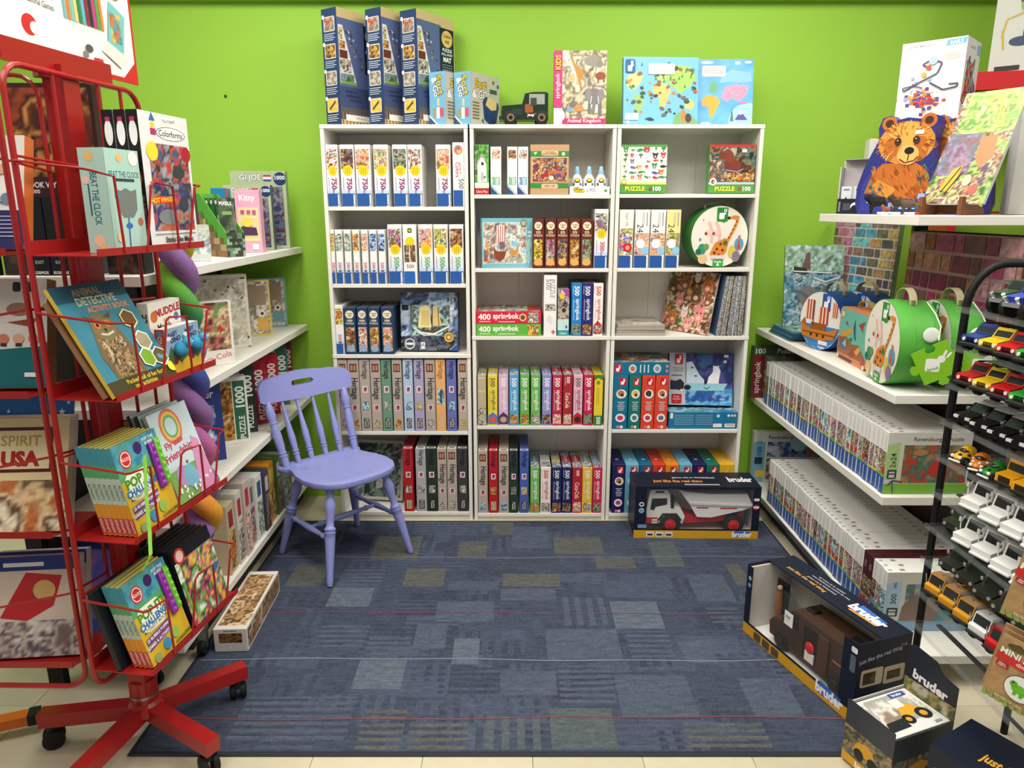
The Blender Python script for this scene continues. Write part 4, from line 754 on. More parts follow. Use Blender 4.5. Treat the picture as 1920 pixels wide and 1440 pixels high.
for x in(-.062,.072):
 for y in(-.05,.05):
  wh=link('wheel',None,jt,(x,y,.029));m=MB();s_=-1 if y<0 else 1
  m.lathe((0,-.012*s_,0),(0,.006*s_,0),[(0,.029),(.85,.029),(1,.025)],(32,34,32),20);me=m.mesh('tyre','matte');wh2=link('wheel',me,jt,(x,y,.029));bpy.data.objects.remove(wh)
  m=MB();m.lathe((0,.006*s_,0),(0,.008*s_,0),[(0,.017),(1,.016)],(150,130,100),16);m.lathe((0,.008*s_,0),(0,.0095*s_,0),[(0,.009),(1,.008)],(50,44,36),12);m.obj('hub','metal',wh2)
m=MB();m.box((-.112,-.046,.022),(-.105,.046,.036),(40,44,40));m.obj('front_bumper','plastic',jt)
# tall animal box and two world maps
p=Pr(.79);p.rect(0,0,1,1,(200,60,120));p.pic(.16,.08,1,1,[(190,180,140),(232,226,210),(140,130,90),(210,200,170),(120,110,100),(225,215,180)],300,22,4).rect(.16,0,1,.08,(196,50,110)).rect(0,.0,.16,.22,(250,240,246)).ell(.1,.12,.09,(250,244,248))
p.line([(.32,.92),(.40,.78),(.48,.62),(.52,.48)],.035,(190,140,70)).poly([(.42,.80),(.55,.74),(.56,.60),(.48,.62)],(190,140,70)).ell(.72,.86,.07,(150,146,140),rx=.12).ell(.86,.82,.05,(140,136,130)).ell(.88,.66,.05,(150,80,50),rx=.08).line([(.84,.64),(.84,.56)],.015,(120,60,40)).line([(.95,.64),(.95,.56)],.015,(120,60,40)).ell(.78,.38,.11,(128,124,124),rx=.12).ell(.66,.40,.08,(140,136,136),rx=.05).ell(.90,.40,.08,(140,136,136),rx=.05).line([(.78,.32),(.76,.20),(.74,.14)],.045,(128,124,124)).line([(.88,.3),(.88,.12)],.05,(118,114,114)).line([(.68,.3),(.68,.14)],.04,(118,114,114)).ell(.48,.22,.05,(206,140,90),rx=.07).ell(.30,.2,.04,(130,160,200)).ell(.33,.62,.05,(220,180,130)).line([(.72,.38),(.70,.28)],.012,(240,236,226)).line([(.84,.38),(.86,.28)],.012,(240,236,226))
p.text('springbok',.08,.52,.06,(246,220,236),90,.01,.42).text('KIDS',.08,.84,.07,(246,196,70),90,.03,.2).text('Animal Kingdom',.58,.04,.05,(250,235,245),0,.01,.7)
pbox('puzzle_box','tall pink-edged puzzle box picturing a giraffe and elephants on top of bookcase','puzzle box',xat(1136,FRONT+.02,TOPZ)-xat(1038,FRONT+.02,TOPZ),.045,.30,((xat(1038,FRONT+.02,TOPZ)+xat(1136,FRONT+.02,TOPZ))/2,FRONT+.05,TOPZ+.0015),0,(196,60,116),front=p,rot=(R(-3.5),0,0))
def land(p,sh,land_c,ox=0,oy=0,sx=1,sy=1):
 for nm,pts in sh.items():p.poly([(ox+x*sx,oy+y*sy)for x,y in pts],land_c[nm])
SHP=dict(am=[(.02,.60),(.06,.72),(.18,.78),(.26,.72),(.22,.6),(.16,.52),(.10,.50)],sa=[(.14,.46),(.24,.42),(.28,.32),(.22,.18),(.17,.12),(.15,.28)],eu=[(.46,.66),(.44,.74),(.50,.84),(.58,.80),(.60,.68),(.52,.62)],af=[(.40,.56),(.44,.62),(.58,.60),(.64,.50),(.58,.36),(.54,.22),(.49,.24),(.48,.40),(.40,.46)],asia=[(.58,.66),(.60,.82),(.72,.88),(.90,.86),(.97,.72),(.90,.58),(.82,.52),(.76,.44),(.70,.54),(.62,.58)],au=[(.82,.34),(.90,.38),(.96,.30),(.92,.22),(.83,.24)])
p=Pr(1.17);p.rect(0,0,1,1,(120,186,210));land(p,SHP,dict(am=(190,214,130),sa=(150,190,110),eu=(170,200,110),af=(226,188,110),asia=(160,200,100),au=(200,190,120)))
rg=random.Random(12)
for k in range(60):x,y=rg.uniform(.03,.97),rg.uniform(.12,.9);r=rg.uniform(.012,.03);p.ell(x,y,r,rg.choice([(70,60,50),(150,90,60),(110,100,95),(200,130,70),(60,80,60),(90,90,100)]),rx=r*1.5,rot=rg.uniform(-.6,.6),n=10)
for k in range(25):x,y=rg.uniform(.03,.97),rg.uniform(.5,.9);p.poly([(x-.012,y),(x+.012,y),(x,y+.05)],(60,130,70))
p.rrect(.33,.74,.68,.90,.02,(244,238,234))
for k in range(4):p.rect(.36,.86-.03*k,.65,.867-.03*k,(190,160,160))
rabbit(p,.09,.86,.2,(24,92,150),wd=.75);p.rrect(.02,.06,.2,.16,.01,(236,230,228)).poly([(.66,.0),(.7,.14),(.8,.2),(.98,.06),(1,0)],(120,170,110)).ell(.8,.12,.10,(200,130,80),rx=.04).ell(.87,.09,.07,(80,66,60),rx=.05).poly([(.28,.08),(.36,.1),(.42,.06),(.36,.05)],(50,56,70)).ell(.06,.02,.03,(240,240,240))
pbox('puzzle_box','light blue world map puzzle box with animals and green continents','puzzle box',xat(1311,FRONT+.02,TOPZ)-xat(1169,FRONT+.02,TOPZ),.03,.282,((xat(1169,FRONT+.02,TOPZ)+xat(1311,FRONT+.02,TOPZ))/2,FRONT+.06,TOPZ+.0025),R(2),(84,150,186),front=p,rot=(R(-8),0,R(3)))
p=Pr(.83);p.rect(0,0,1,1,(104,172,220));p.pic(0,0,1,1,[(96,164,216),(112,180,226),(100,168,218)],3,8,3,.2)
land(p,dict(asia=[(.45,.42),(.52,.58),(.70,.62),(.92,.60),(.88,.46),(.76,.36),(.66,.42),(.56,.36)],eu=[(.24,.50),(.26,.62),(.34,.68),(.40,.58),(.36,.50)],af=[(.12,.38),(.2,.46),(.38,.44),(.44,.36),(.38,.24),(.32,.12),(.26,.14),(.25,.28),(.14,.30)],ru=[(.42,.64),(.46,.76),(.62,.84),(.95,.80),(.98,.66),(.8,.64),(.6,.66)]),dict(asia=(238,150,180),eu=(110,170,120),af=(236,170,70),ru=(140,190,226)))
p.ell(.93,.06,.28,(160,208,232)).poly([(.62,.06),(.65,.28),(.68,.06)],(90,120,100)).poly([(.70,.08),(.80,.22),(.92,.08)],(90,80,150)).ell(.8,.19,.03,(245,245,250)).rrect(.12,.74,.52,.90,.02,(244,236,234)).rect(.68,.92,.76,.96,(240,240,238)).ell(.2,.95,.02,(240,246,250),rx=.09).ell(.9,.95,.02,(240,246,250),rx=.05).ell(.2,.03,.02,(240,246,250),rx=.07).ell(.84,.34,.02,(236,130,170),rx=.06)
for k in range(3):p.rect(.15,.86-.035*k,.49,.868-.035*k,(190,160,160))
for k in range(18):p.ell(.55+.35*rg.random(),.42+.16*rg.random(),.008,(250,210,225),n=6)
pbox('puzzle_box','blue world map puzzle box with pink and orange continents, behind the animal map','puzzle box',xat(1416,FRONT+.03,TOPZ)-xat(1306,FRONT+.03,TOPZ),.03,.282,((xat(1306,FRONT+.03,TOPZ)+xat(1416,FRONT+.03,TOPZ))/2+.004,FRONT+.108,TOPZ+.0025),0,(84,150,200),front=p,rot=(R(-8),0,R(-2)))
# ------------------------------------------------------------------ lavender wooden chair
LV=(140,146,206)
def build_chair():
 fx,fy=.72,-.694;ang=math.atan2(fy,fx)
 t=thing('wooden_chair','lavender painted wooden spindle-back chair standing on the carpet','chair',(-.73,2.925,.0125),ang)
 ZS=.408;outl=[]
 half=[(.205,0),(.203,.06),(.19,.12),(.16,.165),(.11,.195),(.04,.208),(-.03,.200),(-.085,.182),(-.12,.178),(-.14,.195),(-.172,.205),(-.195,.185),(-.198,.14),(-.19,.07),(-.188,0)]
 outl=half+[(x,-y)for x,y in half[-2:0:-1]]
 m=MB();n=len(outl);rings=[(.93,ZS-.032),(.985,ZS-.024),(1.0,ZS-.012),(.99,ZS-.003),(.955,ZS),(.75,ZS-.004),(.45,ZS-.010),(.15,ZS-.011)]
 vs=[(x*s_,y*s_,z)for s_,z in rings for x,y in outl];fs=[tuple(range(n-1,-1,-1))]
 for r_ in range(len(rings)-1):fs+=[(r_*n+i,r_*n+(i+1)%n,(r_+1)*n+(i+1)%n,(r_+1)*n+i)for i in range(n)]
 fs.append(tuple((len(rings)-1)*n+i for i in range(n)));m.add(vs,fs,LV,True);m.obj('seat','paint',t)
 LEG=[(0,.011),(.03,.0125),(.06,.0135),(.10,.0135),(.35,.019),(.47,.0215),(.52,.022),(.525,.0235),(.54,.0235),(.545,.020),(.555,.020),(.56,.0235),(.575,.0235),(.58,.020),(.60,.016),(.64,.0145),(.70,.017),(.76,.022),(.80,.0235),(.84,.022),(.88,.016),(.90,.0135),(.92,.016),(.95,.019),(1,.017)]
 feet={'fl':(.203,.20),'fr':(.203,-.21),'bl':(-.205,.20),'br':(-.205,-.195)};tops={'fl':(.12,.13),'fr':(.12,-.13),'bl':(-.12,.125),'br':(-.12,-.125)}
 mid={}
 for k in feet:
  a=np.array((*feet[k],0));b=np.array((*tops[k],ZS-.028));m=MB();m.lathe(a,b,LEG,LV,16);m.obj('leg','paint',t);mid[k]=a+(b-a)*.46
 STR=[(0,.008),(.12,.0085),(.14,.012),(.17,.012),(.19,.0085),(.35,.0115),(.5,.014),(.65,.0115),(.81,.0085),(.83,.012),(.86,.012),(.88,.0085),(1,.008)]
 for s_ in('l','r'):m=MB();m.lathe(mid['f'+s_],mid['b'+s_],STR,LV,12);m.obj('stretcher','paint',t)
 m=MB();m.lathe((mid['fl']+mid['bl'])/2,(mid['fr']+mid['br'])/2,STR,LV,12);m.obj('stretcher','paint',t)
 def bk(y,z):return-.168-.03*(1-(y/.19)**2)-(z-ZS)*.27
 SPN=[(0,.011),(.10,.0125),(.14,.0125),(.145,.015),(.165,.015),(.17,.012),(.185,.012),(.19,.015),(.21,.015),(.215,.012),(.3,.0145),(.42,.0155),(.6,.011),(.8,.0075),(1,.0065)]
 PST=[(0,.014),(.12,.0165),(.17,.0165),(.175,.0195),(.195,.0195),(.20,.016),(.215,.016),(.22,.0195),(.24,.0195),(.245,.016),(.36,.019),(.5,.0195),(.66,.0145),(.67,.0175),(.69,.0175),(.70,.014),(.80,.0205),(.90,.018),(1,.012)]
 for y in(-.184,-.112,-.038,.038,.112,.184):
  post=abs(y)>.15;yb=y*.93
  a=(bk(yb,ZS)+.028,yb,ZS-.008);zt=.675;b=(bk(y,zt),y*1.02,zt)
  m=MB();m.lathe(a,b,PST if post else SPN,LV,14);m.obj('back_post' if post else 'spindle','paint',t)
 m=MB();N=48;vs=[];fs=[]
 for i in range(N+1):
  y=-.225+.45*i/N;k=abs(y)/.225
  zb=.665-.006*math.cos(math.pi*k)+.010*max(0,k-.9)/.1
  zt=.756+.020*(1-min(1,k/.75)**2)+(.010*max(0,math.sin((k-.5)/.5*math.pi))if k>.5 else 0)-.022*max(0,(k-.88)/.12)**2
  sh=max(0,1-max(0,(abs(y)-.042)/.014)**2)**.5*.0125 if abs(y)<.056 else 0
  zm=.728
  for zz in(zb,zm-sh,zm+sh,zt):
   for d_ in(-.0115,.0115):
    th=d_*(.55+.45*min(1,(1-k)/.06));vs.append((bk(y,zz)+th,y,zz))
 for i in range(N):
  a=i*8;b=a+8
  def q(p,r):fs.append((a+p,b+p,b+r,a+r))
  q(0,2);q(4,6);q(3,1);q(7,5);q(1,0);q(6,7)
  hole=abs(vs[a+4][2]-vs[a+2][2])>1e-6 or abs(vs[b+4][2]-vs[b+2][2])>1e-6
  if hole:q(2,3);q(5,4)
 fs+=[(0,2,3,1),(4,6,7,5),(N*8+1,N*8+3,N*8+2,N*8),(N*8+5,N*8+7,N*8+6,N*8+4)]
 m.add(vs,fs,LV,True);m.obj('crest_rail','paint',t)
build_chair()
# ------------------------------------------------------------------ right-hand shelving along the aisle
GX0,GX1=1.22,1.60;YN,YJ,YF=2.235,2.955,3.585
ZB,ZL,ZM,ZT=.112,.558,.905,1.462
g=thing('gondola_shelving','white gondola shelving with black uprights running along the right side','shelving',(0,0,0))
def gshelf(z,y0,y1,th=.03,x0=GX0,x1=GX1,par=g):
 m=MB();m.cbox((x0,y0+.0006,z-th),(x1,y1-.0006,z),(234,232,224),.002);return m.obj('shelf','white',par)
for z in(ZL,ZM):gshelf(z,YJ,YF);gshelf(z,YN,YJ)
gshelf(ZT,YN,YJ);gshelf(ZB,YJ,YF);gshelf(ZB,2.02,YJ)
for y in(YN+.02,YJ,YF-.02):
 m=MB();m.box((GX1,y-.014,0),(GX1+.05,y+.014,1.46),(24,25,26));u=m.obj('upright','matte',g)
 m=MB();m.box((GX1-.0015,y-.003,.1),(GX1,y+.003,1.44),(90,96,86));m.obj('slot_strip','metal',u)
m=MB();m.box((GX1+.01,2.05,.08),(GX1+.03,YJ-.02,1.40),(70,56,50));m.obj('back_panel','matte',g)
m=MB();m.box((GX1+.01,YJ+.02,.08),(GX1+.03,YF-.04,.90),(70,56,50));m.obj('back_panel','matte',g)
m=MB();m.box((GX0+.05,2.06,0),(GX0+.065,YF,ZB-.031),(40,40,42));m.obj('kick_plate','matte',g)
m=MB();m.box((GX0-.0015,2.4,ZB-.028),(GX0,YF-.1,ZB-.006),(150,150,150));m.obj('price_rail','metal',g)
# two long rows of white puzzle boxes, spines to the aisle
rg=random.Random(21)
def xxl_spine(seed,strip,tag_):
 p=Pr(.13);r=random.Random(seed);k=r.choice(['mixed','kids','jungle','sea','tractor','books','garden'])
 p.rect(.42,.70,.5,.95,(190,188,184)).rect(.62,.72,.68,.95,(205,203,200)).pic(.04,.30,.96,.68,PAL[k],seed,9,4);p.rect(.0,.26,1,.31,strip);p.rect(0,.0,1,.27,(50,88,158)).rect(.05,.02,.18,.25,(225,230,238))
 if tag_:p.rect(.3,.33,.9,.42,(200,50,50))
 return p
XS=[xxl_spine(400+k,[(130,180,70),(130,180,70),(225,200,60),(90,150,190)][k%4],k%3==0)for k in range(14)]
XT=[]
for k in range(5):
 p=Pr(9.0);r=random.Random(k+50)
 p.rect(.02,.3,.06,.7,(170,178,196)).rect(.14+.03*(k%2),.32,.19+.03*(k%2),.72,(150,136,128)).rect(.55,.42,.75,.56,(196,190,182)).rect(.82,.35,.87,.65,(170,160,154));XT.append(p)
def near_cover(title,num,pal,seed,green,bottom):
 p=Pr(1.35);p.rect(0,0,1,1,(206,205,196)).pic(.20,.18,.98,.80,PAL[pal]if isinstance(pal,str)else pal,seed,22,4);p.text('Ravensburger Puzzle',.60,.885,.065,(60,60,70),0,.01,.7);p.poly([(0,.24),(.15,.24),(.15,.85),(0,.80)],green).text(num,.085,.55,.085,(40,50,60),90,.01,.3).rrect(.03,.25,.14,.40,.02,(50,60,70)).rect(.05,.27,.12,.32,(200,200,190)).rect(.05,.34,.12,.37,(200,200,190));p.rect(0,0,1,.17,bottom);return p
y=2.262;k=0
while y+.0288<3.46:
 p=None
 if k==0:
  p=near_cover('','2x24',[(150,140,110),(90,110,70),(190,60,40),(110,90,70),(60,120,110),(170,120,80)],7,(170,200,130),(120,176,60));p.poly([(.5,.35),(.58,.55),(.66,.62),(.72,.55),(.68,.42),(.6,.3)],(196,56,40)).ell(.4,.68,.05,(170,130,80),rx=.12).line([(.05,.14),(.1,.22),(.22,.2)],.03,(90,84,96)).line([(.1,.2),(.12,.02)],.02,(80,76,86))
 pbox('puzzle_box',f'white children puzzle box on lower right shelf, {ordw(k)} from the near end' if k else 'white 2x24 puzzle box with dinosaur cover at near end of lower right shelf','puzzle box',.275,.0282,.213-(.008 if k>38 else 0),(GX0+.014+.1375+rg.uniform(-.003,.003),y+.0144,ZL+.0006),0,(236,235,230),front=p,left=XS[(k*5+k//3)%14],top=XT[k%5],group='white puzzle boxes, lower right shelf')
 y+=.0288;k+=1
NLOW=k
def low_row(y0,n,th,h,start,cols=None,x0=GX0+.012,W=.33):
 global LASTY
 y=y0
 for q in range(n):
  k=start+q;c=(236,235,230);pr=XS[(k*3+1)%14];p=None
  if cols and q in cols:c=cols[q]
  if k==0:p=near_cover('','300',[(90,110,120),(150,165,170),(120,105,95),(70,120,120),(180,170,160)],9,(170,200,220),(130,170,196));p.poly([(.16,.17),(.18,.42),(.30,.62),(.42,.64),(.52,.52),(.56,.3),(.54,.17)],(132,112,98)).ell(.44,.58,.10,(140,120,104)).poly([(.5,.18),(.7,.8),(.98,.5),(.98,.2)],(84,130,130)).text('XXL',.085,.79,.04,(40,50,60),90,.01)
  lab=f'white puzzle box on bottom right shelf, {ordw(k)} from the near end' if not(cols and q in cols)else f'dark maroon puzzle box on bottom right shelf, {["near", "far"][q - min(cols)]} one of the maroon pair'
  if k==0:lab='white 300-piece puzzle box with bear cover at near end of bottom right shelf'
  pbox('puzzle_box',lab,'puzzle box',W,th-.0006,h,(x0+W/2+rg.uniform(-.002,.002),y+th/2,ZB+.0006),0,c,front=p,left=pr if c[0]>200 else Pr(.13).pic(0,.2,1,.6,PAL['tractor'],2,9,4).rect(0,0,1,.2,(180,40,40)).text('100',.5,.8,.06,(200,180,170),90),top=XT[k%5]if c[0]>200 else None,group='white puzzle boxes, bottom right shelf')
  y+=th
 return y
ye=low_row(2.16,9,.0335,.213,0,cols={3:(74,30,36),4:(74,30,36)})
ye=low_row(ye+.01,24,.0335,.21,9,x0=GX0+.012)
# boxes facing the camera at the far ends
p=Pr(1.35);p.rect(0,0,1,1,(206,206,198)).rect(0,.0,.17,.8,(120,176,206)).text('Ravensburger Puzzle',.52,.88,.07,(60,64,76),0,.01,.62).text('100',.09,.62,.09,(40,56,80),90,.01).text('XXL',.09,.80,.04,(40,56,80),0).rrect(.03,.36,.14,.5,.02,(50,60,70)).pic(.2,.5,.95,.8,[(60,84,130),(130,160,200),(40,50,80),(190,200,215)],5,12,3).pic(.2,.05,.95,.47,[(90,80,80),(200,180,150),(60,60,80),(150,130,110)],6,12,3).ell(.64,.78,.16,(170,205,225)).ell(.82,.62,.10,(170,120,80)).rect(.05,.1,.18,.24,(226,196,90)).ell(.93,.85,.05,(70,110,140))
pbox('puzzle_box','white 100-piece puzzle box with spaceship cover facing out at far bottom right','puzzle box',.36,.035,.27,(1.41,3.535,ZB+.001),0,(214,213,205),front=p)
p=Pr(1.1);p.rect(0,0,1,1,(60,84,60)).rect(0,0,.2,.82,(120,40,44)).pic(.2,0,1,.82,[(110,110,96),(150,146,130),(80,84,76),(130,100,80)],7,14,4).text('springbok',.10,.40,.11,(228,220,214),90,.01,.7).text('100',.12,.91,.10,(230,232,226),0,.02).text('Puzzles to',.62,.91,.09,(226,230,222),0,.02,.6)
pbox('puzzle_box','dark green and maroon 100-piece puzzle box facing out at far lower right','puzzle box',.30,.04,.262,(1.345,3.545,ZL+.001),0,(70,80,66),front=p)
# ------------------------------------------------------------------ middle shelf: tray puzzles and suitcases
for k in range(5):
 p=Pr(1);p.pic(.03,.03,.97,.97,[(60,110,130),(150,180,150),(110,150,120),(40,80,110),(190,200,170)],500+k,14,4)
 pbox('tray_puzzle',f'blue-green tray puzzle lying flat by the wall, {["lowest", "second", "third", "fourth", "uppermost"][k]} of five','puzzle',.265,.25,.0085,(1.368+.004*(k%2),3.325-.012*k,ZM+.001+k*.0093),R(1.5*(k%2)),(60,104,130),top=p,group='flat tray puzzles by the wall')
p=Pr(.66);p.pic(0,0,1,.68,[(50,100,125),(130,165,175),(70,120,140),(190,205,205),(60,90,110),(150,160,150)],510,30,6).pic(0,.68,1,1,[(130,165,120),(170,195,190),(100,140,100),(190,210,215)],511,16,5)
p.poly([(.28,.70),(.36,.90),(.42,.92),(.44,.70)],(110,84,84)).poly([(.16,.74),(.14,.66),(.42,.64),(.36,.72)],(60,56,50)).poly([(.62,.78),(.75,.86),(.85,.88),(.7,.76)],(110,110,106)).ell(.45,.35,.16,(120,116,116),rx=.12,rot=.6).line([(.12,.45),(.3,.42),(.4,.36)],.04,(90,104,110)).line([(.1,.2),(.3,.16),(.4,.2)],.03,(170,190,200)).line([(.5,.6),(.7,.55),(.9,.6)],.02,(200,210,215)).line([(.15,.68),(.8,.66)],.015,(215,225,228))
Yw=3.36;wl,wzt=atY(1476,460,Yw);wr=atY(1594,464,Yw)[0]
slab('tray_puzzle','large whale tray puzzle standing against the wall on middle right shelf','puzzle',(wl+.0,Yw-.03,ZM+.048),(min(wr-wl+.02,1.525-wl),.0,0),(.0,.05,wzt-ZM-.048),.008,(70,110,130),p,(60,80,96))
def brick_print(seed,blur):
 p=Pr(.9);p.rect(0,0,1,1,(214,208,204)if not blur else(176,140,140));r=random.Random(seed)
 nr=8 if not blur else 7
 for j in range(nr):
  x=-.1+(.08 if j%2 else 0)
  while x<1:
   w_=r.choice([.09,.1,.17,.18]);t=(x+.5*w_);cs=[[(196,110,160),(170,90,140),(200,140,170)],[(110,190,200),(90,160,200),(80,130,170)],[(190,140,100),(200,170,110),(120,110,90)],[(110,90,90),(140,110,100),(90,80,84)]]
   c=r.choice(cs[0 if t<.33 else 1 if t<.62 else 2])if r.random()<.65 else r.choice(cs[3])
   if blur:c=r.choice([(170,60,110),(200,150,160),(150,80,60),(110,60,70),(190,130,110),(130,40,80),(120,90,80)])
   a,b=max(0,x+.008),min(1,x+w_-.008)
   if b>a:p.pic(a,j/nr+.012,b,(j+1)/nr-.012,[tuple(int(v*f_)for v in c)for f_ in(.8,1.05,.9)],r.randint(0,999),4,2)
   x+=w_
 return p
slab('brick_puzzle','tall box printed with rainbow coloured bricks between the black uprights','puzzle box',(GX1-.055,YF-.03,ZM+.20),(.045,-.50,0),(.01,0,.335),.02,(150,140,140),brick_print(3,False),(110,140,90))
m=MB();m.box((GX1-.034,YJ+.06,ZM+.001),(GX1-.003,YF-.07,ZM+.198),(214,205,180));tag(m.obj('carton','card'),'plain cream carton holding up the rainbow brick puzzle box','carton')
slab('brick_puzzle','large dark pink brick-printed panel at near end behind the green suitcases','puzzle box',(GX1-.04,YJ-.05,ZM+.001),(.0,-.66,0),(.01,0,.49),.018,(110,60,70),brick_print(9,True),(90,70,70))
# pirate, dinosaur and giraffe suitcases
def pirate_face():
 p=Pr(1.0);p.ell(.5,.5,.49,(232,228,222),n=36).poly([(.02,.42),(.98,.42),(.9,.2),(.7,.05),(.5,.01),(.3,.05),(.1,.2)],(60,130,200))
 p.rect(.52,.68,.72,.97,(36,84,160)).rrect(.56,.74,.66,.84,.02,(246,246,246)).ell(.66,.85,.03,(246,246,246)).ell(.64,.9,.04,(246,246,246),rx=.012).ell(.68,.9,.04,(246,246,246),rx=.012)
 for x0,w_,y0,h_ in((.14,.2,.50,.34),(.46,.24,.44,.30),(.78,.12,.6,.24)):
  for k in range(6):p.rect(x0+w_*k/6,y0,x0+w_*(k+1)/6,y0+h_,(176,60,50)if k%2 else(238,200,170))
 p.poly([(.06,.44),(.10,.20),(.5,.16),(.86,.22),(.95,.42),(.7,.34),(.3,.34)],(196,120,40)).poly([(.06,.44),(.14,.52),(.2,.36)],(170,96,30)).rect(.3,.34,.66,.46,(150,84,36)).rect(.1,.27,.9,.29,(120,66,24))
 for x in(.3,.45,.6):p.rect(x,.22,x+.05,.27,(60,40,30))
 p.line([(.35,.4),(.35,.84)],.02,(90,60,40)).rrect(.52,.1,.74,.17,.01,(230,220,220)).text('Puzzle',.6,.06,.04,(245,245,250),0,.02,.2);return p
PF=pirate_face()
round_case('round blue suitcase with pirate ship face, nearer the aisle',.122,.13,(32,82,150),PF,(1.345,3.02,ZM+.001),R(-72))
round_case('round blue suitcase with pirate ship face, behind the other',.122,.11,(32,82,150),PF,(1.482,3.03,ZM+.001),R(-72))
def dino_face():
 p=Pr(1.4);p.rrect(0,0,1,1,.12,(226,140,96)).rrect(.02,.03,.98,.97,.1,(110,190,170)).poly([(.02,.03),(.02,.42),(.3,.46),(.5,.36),(.72,.40),(.98,.18),(.98,.03)],(150,96,60)).poly([(.02,.03),(.02,.12),(.98,.12),(.98,.03)],(216,124,76)).poly([(.05,.50),(.2,.56),(.36,.62),(.5,.66),(.48,.58),(.3,.48),(.12,.42)],(216,160,70)).poly([(.06,.36),(.2,.4),(.34,.34),(.3,.22),(.12,.2)],(90,100,140)).poly([(.16,.3),(.28,.42),(.3,.26)],(150,200,190)).poly([(.58,.24),(.74,.38),(.8,.32),(.7,.2)],(220,160,70)).poly([(.4,.16),(.55,.28),(.64,.2),(.5,.1)],(150,60,46)).poly([(.8,.08),(.9,.2),(.95,.08)],(170,70,56)).poly([(.5,.68),(.54,.84),(.58,.6),(.62,.44),(.55,.5)],(40,90,130)).poly([(.66,.76),(.86,.86),(.8,.72),(.84,.64)],(160,70,60)).poly([(.22,.7),(.34,.66),(.26,.76)],(150,90,60)).ell(.12,.86,.05,(236,240,236)).rrect(.02,.80,.1,.93,.02,(230,170,140)).ell(.45,.44,.03,(50,110,90),rx=.07).rect(.1,.02,.55,.07,(60,46,44)).ell(.06,.05,.04,(240,230,225)).ell(.94,.05,.04,(240,230,225));return p
DF=dino_face()
def dino_case(label,y0,y1,x0,dx):
 t=thing('dinosaur_suitcase',label,'suitcase',(x0,(y0+y1)/2,ZM+.001),R(-94));W=y1-y0;H=.205;D=dx
 pts=[];r_=.03
 for cx,cy,a0 in((W/2-r_,H-r_,0),(-W/2+r_,H-r_,90),(-W/2+r_,r_,180),(W/2-r_,r_,270)):
  for k in range(5):a=R(a0+22.5*k);pts.append((cx+r_*math.cos(a),cy+r_*math.sin(a)))
 m=MB();m.prism(pts,(0,-D/2,0),(1,0,0),(0,0,1),(0,1,0),D*.45,(222,140,98));m.obj('lid_shell','card',t)
 pts2=[(x*.985,.0015+z*.985)for x,z in pts];m=MB();m.prism(pts2,(0,-D*.05,0),(1,0,0),(0,0,1),(0,1,0),D*.55,(222,140,98));m.obj('base_shell','card',t)
 DF.put(t,(-W/2,-D/2,0),(1,0,0),(0,0,1),W,H,'face')
 m=MB();vs=[];fs=[]
 for k in range(13):a=math.pi*k/12;x,z=-.07*math.cos(a),H-.004+.034*math.sin(a)**.6;vs+=[(x,-.009,z),(x,.009,z),(x,.009,z+.004),(x,-.009,z+.004)]
 for i in range(12):
  for a in range(4):b=(a+1)%4;fs.append((i*4+a,i*4+b,i*4+4+b,i*4+4+a))
 m.add(vs,fs,(170,160,96));m.obj('handle_strap','fabric',t)
 q=Pr(.5);q.pic(.1,.35,.9,.9,[(180,60,50),(110,170,160),(60,110,80),(222,140,98)],4,8,3).rrect(.2,.1,.8,.25,.02,(230,220,215));q.put(t,(W/2,-D/2,0),(0,1,0),(0,0,1),D,H,'side')
 return t
dino_case('orange dinosaur suitcase with teal scene on middle right shelf, nearer the aisle',2.57,2.855,1.335,.085)
dino_case('orange dinosaur suitcase behind the first one on middle right shelf',2.585,2.845,1.475,.085)
GC=(86,166,66)
gs=[round_case('round green suitcase with giraffe face nearest the aisle, puzzle-shaped tag hanging',.142,.125,GC,GF,(1.305,2.40,ZM+.001),R(-95)),round_case('round green suitcase, second one in from the aisle edge',.142,.105,GC,GF,(1.458,2.40,ZM+.001),R(-95))]
# jigsaw-piece tags hanging in front of the green suitcases
def jig(cx,cy,s):
 pts=[];
 def knob(x,y,nx,ny,sg):
  tx,ty=-ny,nx;return[(x-tx*s*.10,y-ty*s*.10),(x-tx*s*.15+nx*s*.1*sg,y-ty*s*.15+ny*s*.1*sg),(x-tx*s*.08+nx*s*.19*sg,y-ty*s*.08+ny*s*.19*sg),(x+tx*s*.08+nx*s*.19*sg,y+ty*s*.08+ny*s*.19*sg),(x+tx*s*.15+nx*s*.1*sg,y+ty*s*.15+ny*s*.1*sg),(x+tx*s*.10,y+ty*s*.10)]
 h=s/2
 pts+=[(-h,-h)]+knob(0,-h,0,-1,1)+[(h,-h)]+knob(h,0,1,0,1)+[(h,h)]+knob(0,h,0,1,-1)+[(-h,h)]+knob(-h,0,-1,0,1)
 c,d=math.cos(R(28)),math.sin(R(28));return[(cx+x*c-y*d,cy+x*d+y*c)for x,y in pts]
